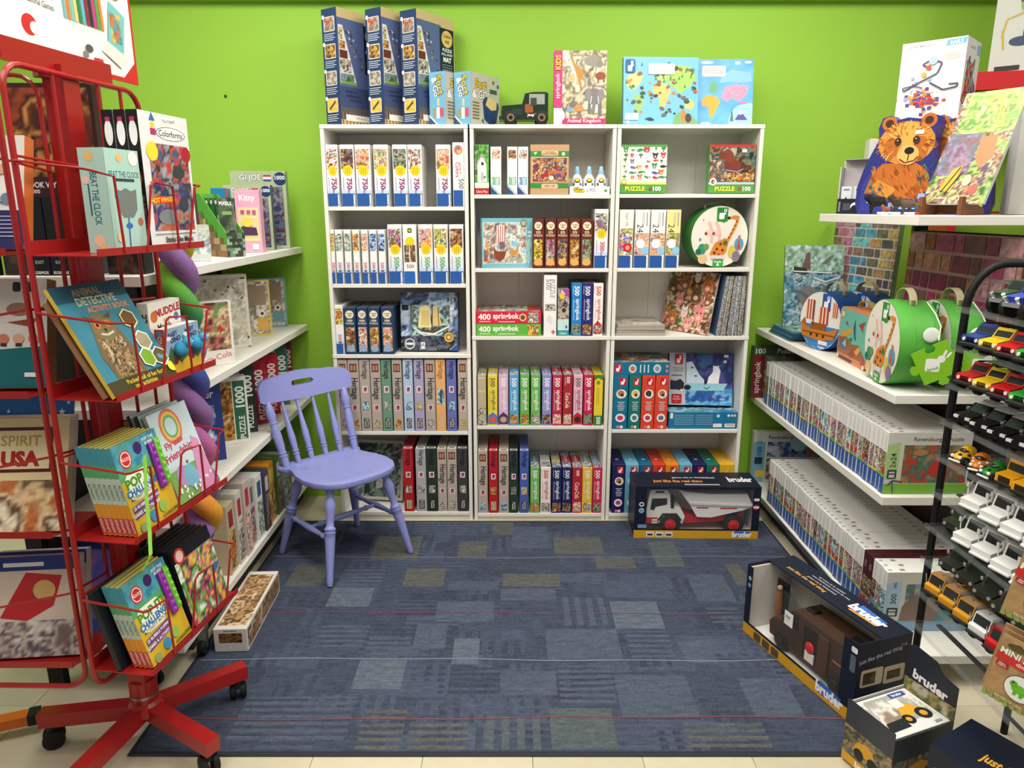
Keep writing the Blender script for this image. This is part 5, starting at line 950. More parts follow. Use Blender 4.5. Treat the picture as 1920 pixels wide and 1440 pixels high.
for i,(cx,lab)in enumerate([(1.335,'bright green jigsaw-shaped hang tag with white rabbit on nearest green suitcase'),(1.482,'bright green jigsaw-shaped hang tag on second green suitcase')]):
 t=thing('hang_tag',lab,'hang tag',(cx,2.236,ZM+.001),R(-12));m=MB();m.prism(jig(0,.105,.112),(0,0,0),(1,0,0),(0,0,1),(0,1,0),.0025,(130,192,40));m.obj('tag_card','card',t)
 p=Pr(1.0);p.rrect(.2,.2,.62,.62,.06,(240,242,236)).ell(.64,.62,.12,(240,242,236)).ell(.72,.80,.13,(240,242,236),rx=.04,rot=-.3).ell(.84,.76,.12,(240,242,236),rx=.04,rot=-.6).text('Janod',.42,.28,.10,(110,160,50),18,.02,.4);p.put(t,(-.05,-.0002,.055),(1,0,0),(0,0,1),.1,.1,'front')
 m=MB();m.tube([(0,.003,.175),(.01,.03,.215),(.0,.06,.25),(-.02,.09,.285)],.0022,(226,235,215),6);m.obj('string','fabric',t)
 m=MB();m.ball((-.02,.012,.19),(.024,.003,.024),(236,236,230),14,8);m.obj('round_sticker','card',t)
# ------------------------------------------------------------------ top shelf of the right gondola
ZTT=ZT+.001
t=thing('display_carton','open black display carton with small orca cards at far end of top shelf','display box',(1.292,2.83,ZTT),R(-32));BK=(26,28,36)
m=MB();m.box((-.05,-.045,0),(.05,.045,.003),BK);m.box((-.05,-.045,.003),(.05,-.042,.055),BK);m.box((.047,-.042,.003),(.05,.045,.20),(38,40,60));m.obj('body','card',t)
m=MB();m.box((-.05,.042,.003),(.047,.045,.20),(214,206,206));m.obj('back_panel','card',t)
m=MB();m.box((-.05,-.042,.003),(-.047,.042,.17),(206,198,198));m.box((-.047,-.0,.197),(.047,.042,.20),(150,150,150));m.obj('side_flap','card',t)
p=Pr(1.9);p.rect(.2,.2,.45,.7,(70,74,84)).ell(.62,.45,.3,(220,222,226)).ell(.62,.3,.26,BK).rect(.86,.55,.95,.8,(235,235,235)).rect(.05,.1,.12,.8,(120,124,130));p.put(t,(-.05,-.045,.003),(1,0,0),(0,0,1),.1,.052,'front')
for k in range(2):
 m=MB();m.box((-.04+.042*k,-.036,.004),(-.006+.042*k,-.034,.10),(206,214,220));cd=m.obj('orca_card','card',t)
 q=Pr(.35);q.poly([(.2,.1),(.35,.5),(.5,.62),(.65,.5),(.8,.1)],(24,26,34)).poly([(.42,.1),(.5,.4),(.58,.1)],(240,240,240)).rect(.2,.85,.8,.9,(90,110,130));q.put(cd,(-.04+.042*k,-.036,.004),(1,0,0),(0,0,1),.034,.096,'front')
# bear shaped puzzle boxes
def bear_outline():
 pts=[(.04,.0),(.96,.0),(1.0,.10),(.98,.30),(.93,.46),(.90,.62),(.88,.74),(.92,.88),(.90,.97),(.80,1.0),(.70,.95),(.55,.97),(.42,.95),(.34,1.0),(.24,.98),(.20,.88),(.22,.76),(.14,.62),(.06,.46),(.0,.28),(.0,.10)]
 return pts
def bear_face():
 p=Pr(.76);O,O2,DKB=(214,140,56),(186,104,40),(70,42,24)
 p.poly(bear_outline(),(44,48,120)).poly([(.06,.04),(.94,.04),(.94,.3),(.8,.5),(.2,.5),(.06,.3)],(52,58,140))
 p.poly([(.10,.22),(.18,.42),(.30,.52),(.70,.52),(.86,.44),(.92,.26),(.60,.12),(.34,.20)],O2).poly([(.14,.24),(.26,.36),(.5,.26),(.42,.16)],O).poly([(.6,.2),(.78,.34),(.88,.26),(.74,.14)],(160,84,34))
 p.ell(.33,.92,.07,O2).ell(.80,.93,.07,O2).ell(.33,.92,.04,DKB).ell(.80,.93,.04,DKB).ell(.56,.72,.215,O,rx=.26).ell(.56,.80,.12,(228,164,78),rx=.16).ell(.38,.66,.12,O2,rx=.07).ell(.74,.66,.12,O2,rx=.07)
 r=random.Random(5)
 for k in range(150):
  a=r.uniform(0,6.28);q=r.uniform(.3,1.0);x_,y_=.56+.34*q*math.cos(a),.72+.205*q*math.sin(a)
  if abs(x_-.59)<.15 and abs(y_-.65)<.12:continue
  p.line([(x_,y_),(x_+.05*math.cos(a),y_+.045*math.sin(a)-.012)],.007,r.choice([(236,186,104),(160,88,34),(196,122,46),(120,66,30)]))
 for k in range(70):x_,y_=r.uniform(.14,.86),r.uniform(.14,.5);p.line([(x_,y_),(x_+.03,y_-.045)],.008,r.choice([(150,80,32),(206,130,56),(120,64,28)]))
 for k in range(26):a=r.uniform(0,6.28);q=r.uniform(.7,.98);p.line([(.56+.33*q*math.cos(a),.72+.2*q*math.sin(a)),(.56+.38*q*math.cos(a),.72+.24*q*math.sin(a)-.02)],.008,(236,184,100)if k%2 else(150,80,30))
 p.ell(.46,.735,.04,DKB,rx=.032).ell(.68,.745,.04,DKB,rx=.032).ell(.46,.74,.014,(20,14,10)).ell(.68,.75,.014,(20,14,10)).ell(.455,.746,.006,(240,240,240)).ell(.675,.756,.006,(240,240,240)).ell(.60,.60,.10,(232,176,100),rx=.10).ell(.61,.64,.036,(30,22,20),rx=.045).line([(.50,.56),(.57,.52),(.68,.54),(.72,.58)],.014,(110,40,30)).line([(.61,.61),(.60,.54)],.01,(60,30,20))
 for cx,cy in((.86,.44),(.78,.36),(.90,.34),(.22,.22),(.3,.26),(.18,.28)):
  for k in range(5):a=k*1.25+cx;p.poly([(cx,cy),(cx+.08*math.cos(a)-.02*math.sin(a),cy+.06*math.sin(a)),(cx+.10*math.cos(a),cy+.08*math.sin(a))],(90,150,80)if k%2 else(60,110,70))
  p.ell(cx,cy,.016,(60,60,150))
 p.text('Shaped',.24,.13,.035,(240,240,245),0,.02,.2).text('PUZZLE',.62,.085,.06,(120,190,230),0,.03,.4).ell(.86,.08,.05,(236,220,60)).rect(.66,.80,.76,.84,(246,246,246)).rect(.78,.16,.9,.21,(150,170,220));return p
BF=bear_face()
def bear_box(label,loc,rz):
 t=thing('bear_puzzle_box',label,'puzzle box',loc,rz);W,H,D=.262,.33,.075
 m=MB();m.prism([((x-.5)*W,y*H)for x,y in bear_outline()],(0,-D/2,0),(1,0,0),(0,0,1),(0,1,0),D,(50,58,140));m.obj('body','card',t);BF.put(t,(-W/2,-D/2,0),(1,0,0),(0,0,1),W,H,'face')
 return t
bear_box('blue shaped puzzle box with smiling brown bear, front one on top shelf',(1.362,2.64,ZTT),R(-44))
bear_box('blue shaped puzzle box with brown bear, half hidden behind the first',(1.525,2.61,ZTT),R(-44))
# jungle puzzle on a small wooden easel
es=thing('wooden_easel','small brown wooden easel at near end of top right shelf','easel',(1.378,2.345,ZTT),R(-57));WD=(112,66,36)
for sx in(-1,1):
 m=MB();m.prism([(-.07,0),(.07,0),(.07,.02),(.03,.03),(.028,.09),(.012,.09),(.0,.032),(-.045,.03),(-.05,.055),(-.066,.055),(-.07,.02)],(sx*.06-.006,0,0),(0,1,0),(0,0,1),(1,0,0),.012,WD);m.obj('side_bracket','wood',es)
m=MB();m.box((-.054,.02,.006),(.054,.032,.03),WD);m.obj('cross_bar','wood',es)
p=Pr(.75);p.pic(0,0,1,1,PAL['jungle'],530,34,7).pic(.1,.62,1,1,[(120,170,80),(170,190,100),(90,140,60),(200,190,120)],531,22,6).pic(.02,.25,.55,.62,[(110,84,110),(150,120,140),(90,110,130),(130,90,90)],532,18,5).poly([(.55,.58),(.8,.6),(.86,.4),(.7,.3),(.58,.4)],(176,120,80)).line([(.45,.9),(.55,.95),(.66,.88),(.7,.7)],.03,(190,160,70)).line([(.8,.96),(.72,.8),(.82,.66)],.03,(200,170,80)).poly([(.2,.12),(.3,.3),(.45,.34),(.4,.1)],(200,160,60)).line([(.25,.1),(.42,.32)],.015,(40,34,30)).line([(.32,.08),(.48,.28)],.015,(40,34,30)).ell(.75,.12,.05,(196,90,80)).ell(.6,.2,.05,(206,190,150)).rect(.36,.83,.4,.87,(240,240,236))
e1=Vector((1.378,2.345));d1=Vector((math.cos(R(-57)),math.sin(R(-57))));n1=Vector((-math.sin(R(-57)),math.cos(R(-57))))
for q,(lab,off)in enumerate([('jungle animals tray puzzle leaning on the small wooden easel',0),('pale backing tray puzzle stacked behind the jungle puzzle on the easel',.0075)]):
 o=e1-d1*.075-n1*(.036-off);slab('tray_puzzle',lab,'puzzle',(o.x,o.y,ZTT+.034),(d1.x*.185,d1.y*.185,0),(n1.x*.19,n1.y*.19,.345),.006,(196,196,180),p if q==0 else None,(206,214,210))
# animal figurines on the shelf edge
def quad(name,label,loc,rz,L,col,legc=None,head=(.5,.62),headr=.16,neck=.12,ears=True,tail=None,snout=.12,body=(.24,.2),antler=None):
 """small four-legged figurine, one continuous skin body; facing local +x, L = body length"""
 me=bpy.data.meshes.new('figure_body');legs=.42*L
 zs=legs+body[1]*L*.6
 P=[(-.30,0,zs),(0,0,zs*1.02),(.30,0,zs*1.02),(head[0]*.85,0,zs+(head[1]*L-zs)*.55 if False else zs+.12*L),(head[0],0,zs+.22*L),(head[0]+snout+.06,0,zs+.19*L)]
 vs=[(x*L,y,z)for x,y,z in P];rad=[body[1]*L*.85,body[1]*L*.9,body[1]*L*.95,neck*L,headr*L*.85,headr*L*.45]
 ed=[(0,1),(1,2),(2,3),(3,4),(4,5)]
 for bx,root in((-.30,0),(.28,2)):
  for sy in(-1,1):
   k=len(vs);back=bx<0
   vs+=[((bx+(.02 if back else 0))*L,sy*.10*L,zs*.62),((bx-(.05 if back else-.01))*L,sy*.10*L,zs*.32),(bx*L,sy*.10*L,.03*L),((bx+.05)*L,sy*.10*L,.02*L)]
   rad+=[.085*L,.055*L,.045*L,.04*L];ed+=[(root,k),(k,k+1),(k+1,k+2),(k+2,k+3)]
 if ears:
  for sy in(-1,1):k=len(vs);vs.append(((head[0]-.03)*L,sy*.085*L,zs+.36*L));rad.append(.035*L);ed.append((4,k))
 if tail:
  k=len(vs);vs+=[(-.42*L,0,zs+tail[0]*L),(-.50*L,0,zs+tail[1]*L)];rad+=[.04*L,tail[2]*L];ed+=[(0,k),(k,k+1)]
 me.from_pydata(vs,ed,[]);o=tag(link(name,me,None,loc),label,'figurine','animal figurines on the top shelf');o.rotation_euler=(0,0,rz)
 sk=o.modifiers.new('skin','SKIN');
 for i,v in enumerate(me.skin_vertices[0].data):v.radius=(rad[i],rad[i]);v.use_root=(i==1)
 o.modifiers.new('smooth','SUBSURF').levels=1;o.modifiers['smooth'].render_levels=1
 mt=new_mat(name+'_paint',0.6,0.25,attr=False,col=col,noise=.25,nscale=160);me.materials.append(mt)
 return o,zs
quad('bear_figurine','black bear figurine standing on the top right shelf edge',(1.262,2.575,ZTT+.002),R(170),.072,(30,29,30),headr=.17,neck=.15,body=(.26,.26))
quad('squirrel_figurine','tiny reddish-brown squirrel figurine beside the black bear',(1.248,2.487,ZTT+.001),R(200),.034,(168,104,66),tail=(.2,.5,.1),headr=.2)
mo,zs=quad('moose_figurine','dark brown moose figurine in front of the bear box',(1.262,2.415,ZTT+.002),R(165),.07,(74,56,46),headr=.15,neck=.13,body=(.22,.2))
quad('dog_figurine','black and tan dog figurine nearest the easel',(1.245,2.335,ZTT+.002),R(150),.062,(92,74,56),tail=(-.1,-.3,.03),headr=.14,neck=.11,body=(.18,.17))
for k,(yy,c,lab)in enumerate([(2.47,(236,236,232),'white price tag lying before the squirrel figurine'),(2.395,(226,226,228),'white price tag lying under the moose figurine'),(2.30,(238,238,234),'white price tag with red end beside the dog figurine')]):
 m=MB();m.cbox((-.022,-.006,0),(.022,.006,.008),c,.002);o=tag(m.obj('price_tag','card'),lab,'price tag');o.location=(1.229,yy,ZTT+.0005);o.rotation_euler=(0,0,R(-75))
 if k==2:m=MB();m.cbox((.0222,-.006,0),(.03,.006,.008),(206,40,36),.002);m.obj('red_end','card',o)
# marble maze boxes
def qb_front(big):
 p=Pr(.72);p.rect(0,0,1,1,(222,220,212));p.text('Q-BA-MAZE 2.0',.32,.945,.032,(150,152,156),0,.02,.55).poly([(.68,.91),(.98,.92),(1,.985),(.7,.98)],(110,170,206)).text('RAILS',.84,.947,.04,(230,238,245),4,.03,.26)
 if big:
  r=random.Random(2);C=[(206,80,50),(120,60,140),(230,160,70),(150,170,200),(190,50,50),(90,80,150)]
  for k in range(46):x,y=r.gauss(.45,.13),r.gauss(.34,.10);p.rrect(x-.03,y-.02,x+.03,y+.02,.008,C[k%6])
  for k in range(14):p.line([(r.uniform(.2,.7),r.uniform(.2,.45)),(r.uniform(.2,.7),r.uniform(.2,.45))],.01,C[k%6])
  p.line([(.1,.42),(.3,.50),(.6,.60),(.66,.72),(.5,.78),(.36,.72),(.5,.66)],.018,(84,80,110)).line([(.5,.5),(.72,.40),(.92,.42),(.94,.46),(.8,.46)],.018,(70,70,96)).line([(.1,.42),(.08,.46),(.25,.48),(.4,.44)],.014,(90,84,120)).ell(.52,.76,.05,(170,190,214)).ell(.46,.68,.03,(214,90,60)).ell(.4,.6,.03,(230,170,80))
  for k in range(3):p.rect(.68,.82-.03*k,.92,.828-.03*k,(180,180,180))
 return p
def qb_side():
 p=Pr(.5);p.rect(0,0,1,1,(214,212,206)).text('Q-BA-MAZE',.42,.90,.03,(120,122,130),0,.02,.7).rect(.75,.84,1,.96,(120,170,206));r=random.Random(8);C=[(190,60,50),(120,60,130),(110,160,170),(214,120,60)]
 for k in range(24):p.line([(r.uniform(.05,.95),r.uniform(.05,.8)),(r.uniform(.05,.95),r.uniform(.05,.8))],.035,C[k%4])
 return p
QF,QS,QP=qb_front(True),qb_side(),qb_front(False)
QP2=Pr(1.0);QP2.text('Q-BA-MAZE 2.0',.5,.90,.06,(130,130,136),0,.02,.6)
for k in range(4):QP2.rect(.1,.72-.04*k,.5,.735-.04*k,(170,170,170))
for k in range(12):QP2.rect(.3+.03*k,.2,.32+.03*k,.3+.05*(k*7%4),[(60,84,110),(90,140,170),(40,60,80)][k%3])
qt=[(1.425,2.90,R(-14),.13,.08,.275,'pale marble maze box at far end of top shelf, behind the display carton'),(1.63,2.79,R(-28),.26,.11,.31,'wide pale marble maze box under the big rails box'),(1.745,2.47,R(-20),.20,.10,.36,'pale marble maze box behind the jungle puzzle'),(1.985,2.46,R(-20),.2,.12,.30,'pale marble maze box at right edge behind the easel')]
for i,(x,y,rz,W,D,H,lab)in enumerate(qt):
 pbox('marble_maze_box',lab,'toy box',W,D,H,(x,y,ZTT if x<1.6 and i!=1 else ZTT),rz,(206,204,198),front=QP2)
m=MB();m.cbox((GX1+.055,YN,ZT-.03),(2.05,YJ,ZT),(234,232,224),.002);gs2=tag(m.obj('shelf_board','white'),'white shelf board on the far side of the right gondola','shelf')
xb,zb=atY(1692,215,2.68);xtop,ztop=atY(1692,68,2.68)
pbox('marble_maze_box','big white marble maze rails box standing highest on the right shelving','toy box',.205,.18,ztop-(ZTT+.312),(1.535,2.80,ZTT+.312),R(-44),(218,216,208),front=QF,right=QS)
# red cube shelf with a tall toy box far right
rs=thing('red_cube_shelf','red cube display shelf at far right behind the marble maze boxes','shelf',(2.22,3.3,0),R(-14));RD=(196,40,44)
m=MB();m.box((-.30,-.16,1.96),(.34,.16,2.03),RD);m.obj('top_board','paint',rs)
for sx in(-.30,.31):m=MB();m.box((sx,-.16,0),(sx+.03,.16,1.959),RD);m.obj('side_board','paint',rs)
m=MB();m.box((-.269,-.155,1.45),(.309,.16,1.47),(140,28,32));m.obj('shelf','paint',rs)
p=Pr(.45);p.rect(0,0,1,1,(204,206,198));C=[(190,170,60),(120,170,80),(60,60,60)]
p.ell(.55,.88,.05,(200,170,70),rx=.05).line([(.3,.72),(.55,.78),(.85,.84)],.014,C[0]).line([(.5,.78),(.52,.55),(.5,.3)],.02,C[2]).line([(.3,.72),(.5,.66),(.78,.7)],.014,C[1]).ell(.52,.56,.07,(130,180,80),rx=.06).line([(.15,.3),(.2,.45),(.5,.5),(.8,.48),(.85,.34)],.016,C[0]).line([(.2,.2),(.15,.36)],.016,C[0]).ell(.45,.26,.04,(50,70,100),rx=.08).rect(.1,.02,.5,.06,(40,40,44))
for k in range(8):p.rect(.38+.05*(k%4),.58+.06*(k//4),.41+.05*(k%4),.62+.06*(k//4),(50,50,56))
q=Pr(.5);q.rect(0,0,1,1,(226,226,224)).rect(0,0,1,.12,(36,40,110)).text('Gravi',.5,.06,.07,(245,245,245),0,.04,.8).ell(.6,.34,.06,(70,60,130),rx=.08).ell(.7,.46,.03,(60,60,60),rx=.08).line([(.2,.9),(.8,.7)],.03,(220,170,80))
pbox('marble_run_box','tall white marble run box standing on the red cube shelf','toy box',.22,.14,.46,(2.135,3.27,2.031),R(-38),(206,208,200),front=p,right=q)
# ------------------------------------------------------------------ clear-tray rack of die-cast vehicles
rk=thing('car_display_rack','black wire rack with ten clear acrylic trays of toy vehicles','display rack',(0,0,0))
RX0,RX1,RY0,RY1=1.108,1.40,1.10,1.80;NT=10;TZ=[.362+(1.233-.362)*k/9 for k in range(10)]
for y in(RY1+.012,RY0+.0):
 m=MB();pts=[(RX0+.03,y,.0085 if y>1.5 else 0.0),(RX0+.03,y,.6),(RX0+.03,y,1.24)]
 for k in range(1,9):a=R(90*k/8);pts.append((RX0+.03+.09*(1-math.cos(a)),y,1.24+.11*math.sin(a)))
 for k in range(0,9):a=R(90*k/8);pts.append((RX1+.03-.09*(1-math.sin(a)),y,1.24+.11*math.cos(a)))
 pts+=[(RX1+.03,y,.6),(RX1+.03,y,0)]
 m.tube(pts,.0095,(18,18,19),10);m.obj('end_frame','matte',rk)
for z in(.06,1.20):
 m=MB();m.tube([(RX1+.03,RY0,z),(RX1+.03,RY1+.012,z)],.006,(18,18,19),8);m.obj('cross_rail','matte',rk)
for k,z in enumerate(TZ):
 m=MB();m.box((RX0,RY0+.012,z),(RX1,RY1,z+.003),(225,232,232));m.box((RX0-.003,RY0+.012,z),(RX0,RY1,z+.014),(225,232,232));m.box((RX0,RY1-.003,z+.003),(RX1,RY1,z+.012),(225,232,232));tr=m.obj('tray','acrylic',rk)
 m=MB();m.box((RX0+.07,RY0+.012,z-.006),(RX0+.082,RY1,z-.0005),(28,28,30));m.obj('support_bar','matte',tr)
# vehicles: local +x forward, origin on the ground
def wheels(o,L,W,r,xs,c=(22,22,23),hub=(150,150,152),t=.010):
 for x in xs:
  for s_ in(-1,1):
   m=MB();m.lathe((0,s_*(W/2-t*.6),0),(0,s_*(W/2+t*.25),0),[(0,r),(.85,r),(1,r*.88)],c,12);w_=m.obj('wheel','matte',o,(x,0,r))
   m=MB();m.lathe((0,s_*(W/2+t*.2),0),(0,s_*(W/2+t*.36),0),[(0,r*.55),(1,r*.5)],hub,8);m.obj('hub','metal',w_)
def side(poly,W,col,y0=None):m=MB();m.prism(poly,(0,-W/2,0),(1,0,0),(0,0,1),(0,1,0),W,col);return m
def quadp(o,name,pts,col,mat='glassdark'):
 m=MB();m.add(pts,[tuple(range(len(pts)))],col);return m.obj(name,mat,o)
def jeep(col):
 o=side([(-.055,.020),(.055,.018),(.058,.030),(.056,.036),(.020,.041),(.016,.036),(-.050,.036),(-.056,.034)],.044,col).obj('toy_off_road_car','paint')
 m=MB();m.prism([(.020,.041),(.026,.041),(.012,.060),(.008,.060)],(0,-.021,0),(1,0,0),(0,0,1),(0,1,0),.042,col);m.obj('windscreen_frame','paint',o)
 quadp(o,'windscreen',[(.0235+.0012,-.018,.043),(.0235+.0012,.018,.043),(.0138,.018,.0575),(.0138,-.018,.0575)],(46,52,56))
 m=MB();m.box((-.046,-.019,.034),(.012,.019,.0385),(26,26,28));m.box((-.012,-.016,.038),(-.004,-.004,.052),(36,36,38));m.box((-.012,.004,.038),(-.004,.016,.052),(36,36,38));m.obj('seats','matte',o)
 m=MB();m.tube([(-.046,-.019,.036),(-.042,-.018,.058),(.008,-.018,.060)],.0022,(24,24,25),6);m.tube([(-.046,.019,.036),(-.042,.018,.058),(.008,.018,.060)],.0022,(24,24,25),6);m.tube([(-.042,-.018,.058),(-.042,.018,.058)],.0022,(24,24,25),6);m.tube([(-.016,-.018,.059),(-.016,.018,.059)],.0022,(24,24,25),6);m.obj('roll_bars','matte',o)
 m=MB();m.cbox((.057,-.024,.015),(.064,.024,.023),(30,30,31),.002);m.obj('bumper','matte',o)
 m=MB();[m.lathe((.0565,y,.029),(.059,y,.029),[(0,.0042),(1,.0036)],(225,225,220),8)for y in(-.015,.015)];[m.box((.0565,-.009+.0034*k,.024),(.0588,-.0075+.0034*k,.034),(20,20,20))for k in range(6)];m.obj('headlights','plastic',o)
 m=MB();[m.prism([(x-.016,.030),(x-.010,.037),(x+.010,.037),(x+.016,.030),(x+.012,.030),(x+.008,.033),(x-.008,.033),(x-.012,.030)],(0,s_*.0225-.004,0),(1,0,0),(0,0,1),(0,1,0),.008,(28,28,29))for x in(-.034,.038)for s_ in(-1,1)];m.obj('mudguards','matte',o)
 wheels(o,.11,.046,.0145,(-.034,.038));return o
def police():
 o=side([(-.056,.012),(.056,.012),(.058,.026),(.050,.030),(.022,.034),(.006,.050),(-.040,.050),(-.056,.034)],.046,(20,21,23)).obj('toy_police_car','plastic')
 m=MB();m.prism([(.004,.0505),(-.038,.0505),(-.038,.053),(.002,.053)],(0,-.020,0),(1,0,0),(0,0,1),(0,1,0),.040,(232,232,230));m.obj('white_roof','plastic',o)
 m=MB();m.box((-.018,-.016,.0532),(-.008,.016,.0575),(120,30,36));m.box((-.036,-.014,.0531),(-.024,.014,.0538),(60,30,34));m.obj('light_bar','plastic',o)
 quadp(o,'windscreen',[(.0225,-.019,.0348),(.0225,.019,.0348),(.0078,.017,.0495),(.0078,-.017,.0495)],(70,84,80))
 m=MB();[m.box((.05,y-.006,.022),(.0585,y+.006,.028),(214,214,216))for y in(-.015,.015)];m.obj('headlights','plastic',o)
 for s_ in(-1,1):m=MB();m.box((.012,s_*.0265-.004,.034),(.019,s_*.0265+.004,.040),(206,206,206));m.obj('mirror','metal',o)
 wheels(o,.11,.044,.012,(-.034,.036));return o
def beetle(col,spots):
 m=MB();m.ball((0,0,.015),(.032,.019,.013),col,14,8);o=m.obj('toy_bug_car','plastic')
 m=MB();m.ball((-.004,0,.026),(.018,.0155,.013),col,12,8);m.obj('cabin','plastic',o)
 m=MB();m.ball((-.002,0,.028),(.0172,.0135,.0085),(40,44,46),12,8);m.obj('windows','glassdark',o)
 m=MB();[m.ball((.028,y,.017),(.004,.004,.004),(240,240,235),8,6)for y in(-.010,.010)];m.obj('headlights','plastic',o)
 m=MB();r=random.Random(3);[m.ball((.030*math.cos(a)*.8,.019*math.sin(a)*.8,.0225),(.0045,.004,.0028),spots,8,5)for a in(.3,1.2,2.4,3.6,4.6,5.6)];m.obj('painted_spots','plastic',o)
 m=MB();m.cbox((.029,-.015,.006),(.035,.015,.0105),(220,222,224),.002);m.obj('bumper','plastic',o)
 wheels(o,.06,.034,.0095,(-.018,.019));return o
def bus():
 Y=(228,160,30);o=side([(-.075,.012),(.062,.012),(.062,.030),(.036,.034),(.032,.058),(-.072,.059),(-.075,.056)],.042,Y).obj('toy_school_bus','plastic')
 quadp(o,'windscreen',[(.0368,-.018,.037),(.0368,.018,.037),(.0338,.018,.052),(.0338,-.018,.052)],(40,38,34))
 m=MB();[m.box((-.066+.0165*k,s_*.0212-.0004,.038),(-.054+.0165*k,s_*.0212+.0004,.051),(46,40,30))for k in range(6)for s_ in(-1,1)];m.obj('side_windows','glassdark',o)
 m=MB();m.box((.0605,-.013,.016),(.0632,.013,.028),(40,34,24));m.obj('grille','matte',o);m=MB();m.cbox((.062,-.021,.010),(.066,.021,.015),(30,28,26),.001);m.obj('bumper','matte',o)
 m=MB();[m.box((-.072,s_*.0213-.0004,.030),(.03,s_*.0213+.0004,.032),(36,30,24))for s_ in(-1,1)];m.obj('stripe','matte',o)
 wheels(o,.13,.040,.011,(-.045,.045));return o
def mail():
 W_=(234,234,232);o=side([(-.060,.014),(.058,.014),(.060,.030),(.030,.036),(.022,.062),(-.058,.064),(-.060,.06)],.048,W_).obj('toy_mail_truck','plastic')
 m=MB();m.box((-.058,-.0235,.0642),(.020,.0235,.0660),(176,178,178));[m.box((-.056,-.02+.008*k,.066),(.018,-.0185+.008*k,.0668),(150,152,152))for k in range(6)];m.obj('roof','matte',o)
 quadp(o,'windscreen',[(.0302,-.019,.0385),(.0302,.019,.0385),(.0240,.019,.0600),(.0240,-.019,.0600)],(40,42,44))
 m=MB();[m.add([(-.004,s_*.0243,.038),(.020,s_*.0243,.038),(.016,s_*.0243,.058),(-.004,s_*.0243,.058)],[(0,1,2,3)],(56,58,60))for s_ in(-1,1)];m.obj('door_window','glassdark',o)
 for s_ in(-1,1):m=MB();m.tube([(.040,s_*.025,.034),(.036,s_*.030,.046),(.026,s_*.030,.062)],.0014,(214,214,214),5);m.box((.036,s_*.030-.003,.050),(.039,s_*.030+.003,.060),(214,214,214));m.obj('mirror','plastic',o)
 m=MB();[m.box((-.055,s_*.0243-.0003,.030),(.04,s_*.0243+.0003,.032),(150,60,70))for s_ in(-1,1)];m.obj('stripe','plastic',o)
 m=MB();m.cbox((.058,-.024,.012),(.064,.024,.018),(222,222,222),.0015);m.obj('bumper','plastic',o)
 wheels(o,.12,.046,.0135,(-.036,.038));return o
def army():
 A=(46,46,38);o=side([(-.060,.014),(.060,.014),(.062,.030),(.036,.036),(.018,.060),(-.050,.062),(-.060,.050)],.050,A).obj('toy_army_van','paint')
 quadp(o,'windscreen',[(.0368,-.021,.037),(.0368,.021,.037),(.0196,.020,.0595),(.0196,-.020,.0595)],(24,28,28))
 m=MB();[m.box((-.046,s_*.0253-.0003,.040),(.012,s_*.0253+.0003,.054),(26,30,30))for s_ in(-1,1)];m.obj('side_windows','glassdark',o)
 for s_ in(-1,1):m=MB();m.ball((.034,s_*.029,.042),(.002,.0045,.0055),(190,192,194),8,6);m.obj('mirror','metal',o)
 m=MB();[m.lathe((.0605,y,.024),(.063,y,.024),[(0,.0045),(1,.004)],(150,150,146),8)for y in(-.017,.017)];m.obj('headlights','plastic',o)
 m=MB();r=random.Random(6);[m.ball((r.uniform(-.045,.01),r.uniform(-.02,.02),.0615),(.008,.006,.0012),(84,78,54),8,4)for k in range(5)];m.obj('camouflage_patches','paint',o)
 wheels(o,.12,.048,.013,(-.036,.040));return o
def unimog(col,cabc=None):
 cab=cabc or col;m=MB();m.cbox((-.05,-.016,.016),(.05,.016,.024),(30,30,30),.001);o=m.obj('toy_truck','matte')
 m=side([(.012,.022),(.052,.022),(.053,.036),(.044,.040),(.038,.062),(.012,.062)],.042,cab);m.obj('cab','plastic',o)
 m=MB();m.box((.014,-.019,.0622),(.036,.019,.0640),cab);m.lathe((.025,.0,.064),(.025,0,.0655),[(0,.003),(1,.002)],(60,50,40),6);m.obj('roof','plastic',o)
 quadp(o,'windscreen',[(.0452,-.018,.041),(.0452,.018,.041),(.0394,.018,.0595),(.0394,-.018,.0595)],(40,42,44))
 m=MB();[m.box((.016,s_*.0213-.0003,.043),(.034,s_*.0213+.0003,.058),(44,46,48))for s_ in(-1,1)];m.obj('door_window','glassdark',o)
 m=MB();m.box((-.058,-.021,.026),(.008,.021,.030),col);m.box((-.058,-.021,.030),(.008,-.019,.044),col);m.box((-.058,.019,.030),(.008,.021,.044),col);m.box((-.058,-.019,.030),(-.056,.019,.044),col);m.box((.006,-.019,.030),(.008,.019,.05),col);m.obj('load_bed','plastic',o)
 m=MB();[m.tube([(.045,s_*.024,.034),(.047,s_*.026,.058)],.0012,(190,190,190),5)for s_ in(-1,1)];m.obj('marker_rods','metal',o)
 m=MB();m.cbox((.052,-.022,.017),(.058,.022,.024),(40,40,40),.001);m.obj('bumper','matte',o)
 wheels(o,.11,.042,.0155,(-.034,.034));return o
def monster(col):
 o=side([(-.055,.034),(.052,.034),(.056,.046),(.018,.052),(.008,.070),(-.030,.070),(-.034,.052),(-.056,.050)],.040,col).obj('toy_monster_truck','paint')
 quadp(o,'windscreen',[(.0186,-.017,.053),(.0186,.017,.053),(.0098,.016,.068),(.0098,-.016,.068)],(40,44,46))
 m=MB();[m.tube([(.05,s_*.012,.03),(.060,s_*.014,.045)],.004,(214,216,220),6)for s_ in(-1,1)];m.box((.05,-.02,.026),(.058,.02,.034),(200,202,206));m.obj('front_guard','metal',o)
 wheels(o,.11,.052,.021,(-.036,.036),hub=(220,220,224),t=.018);return o
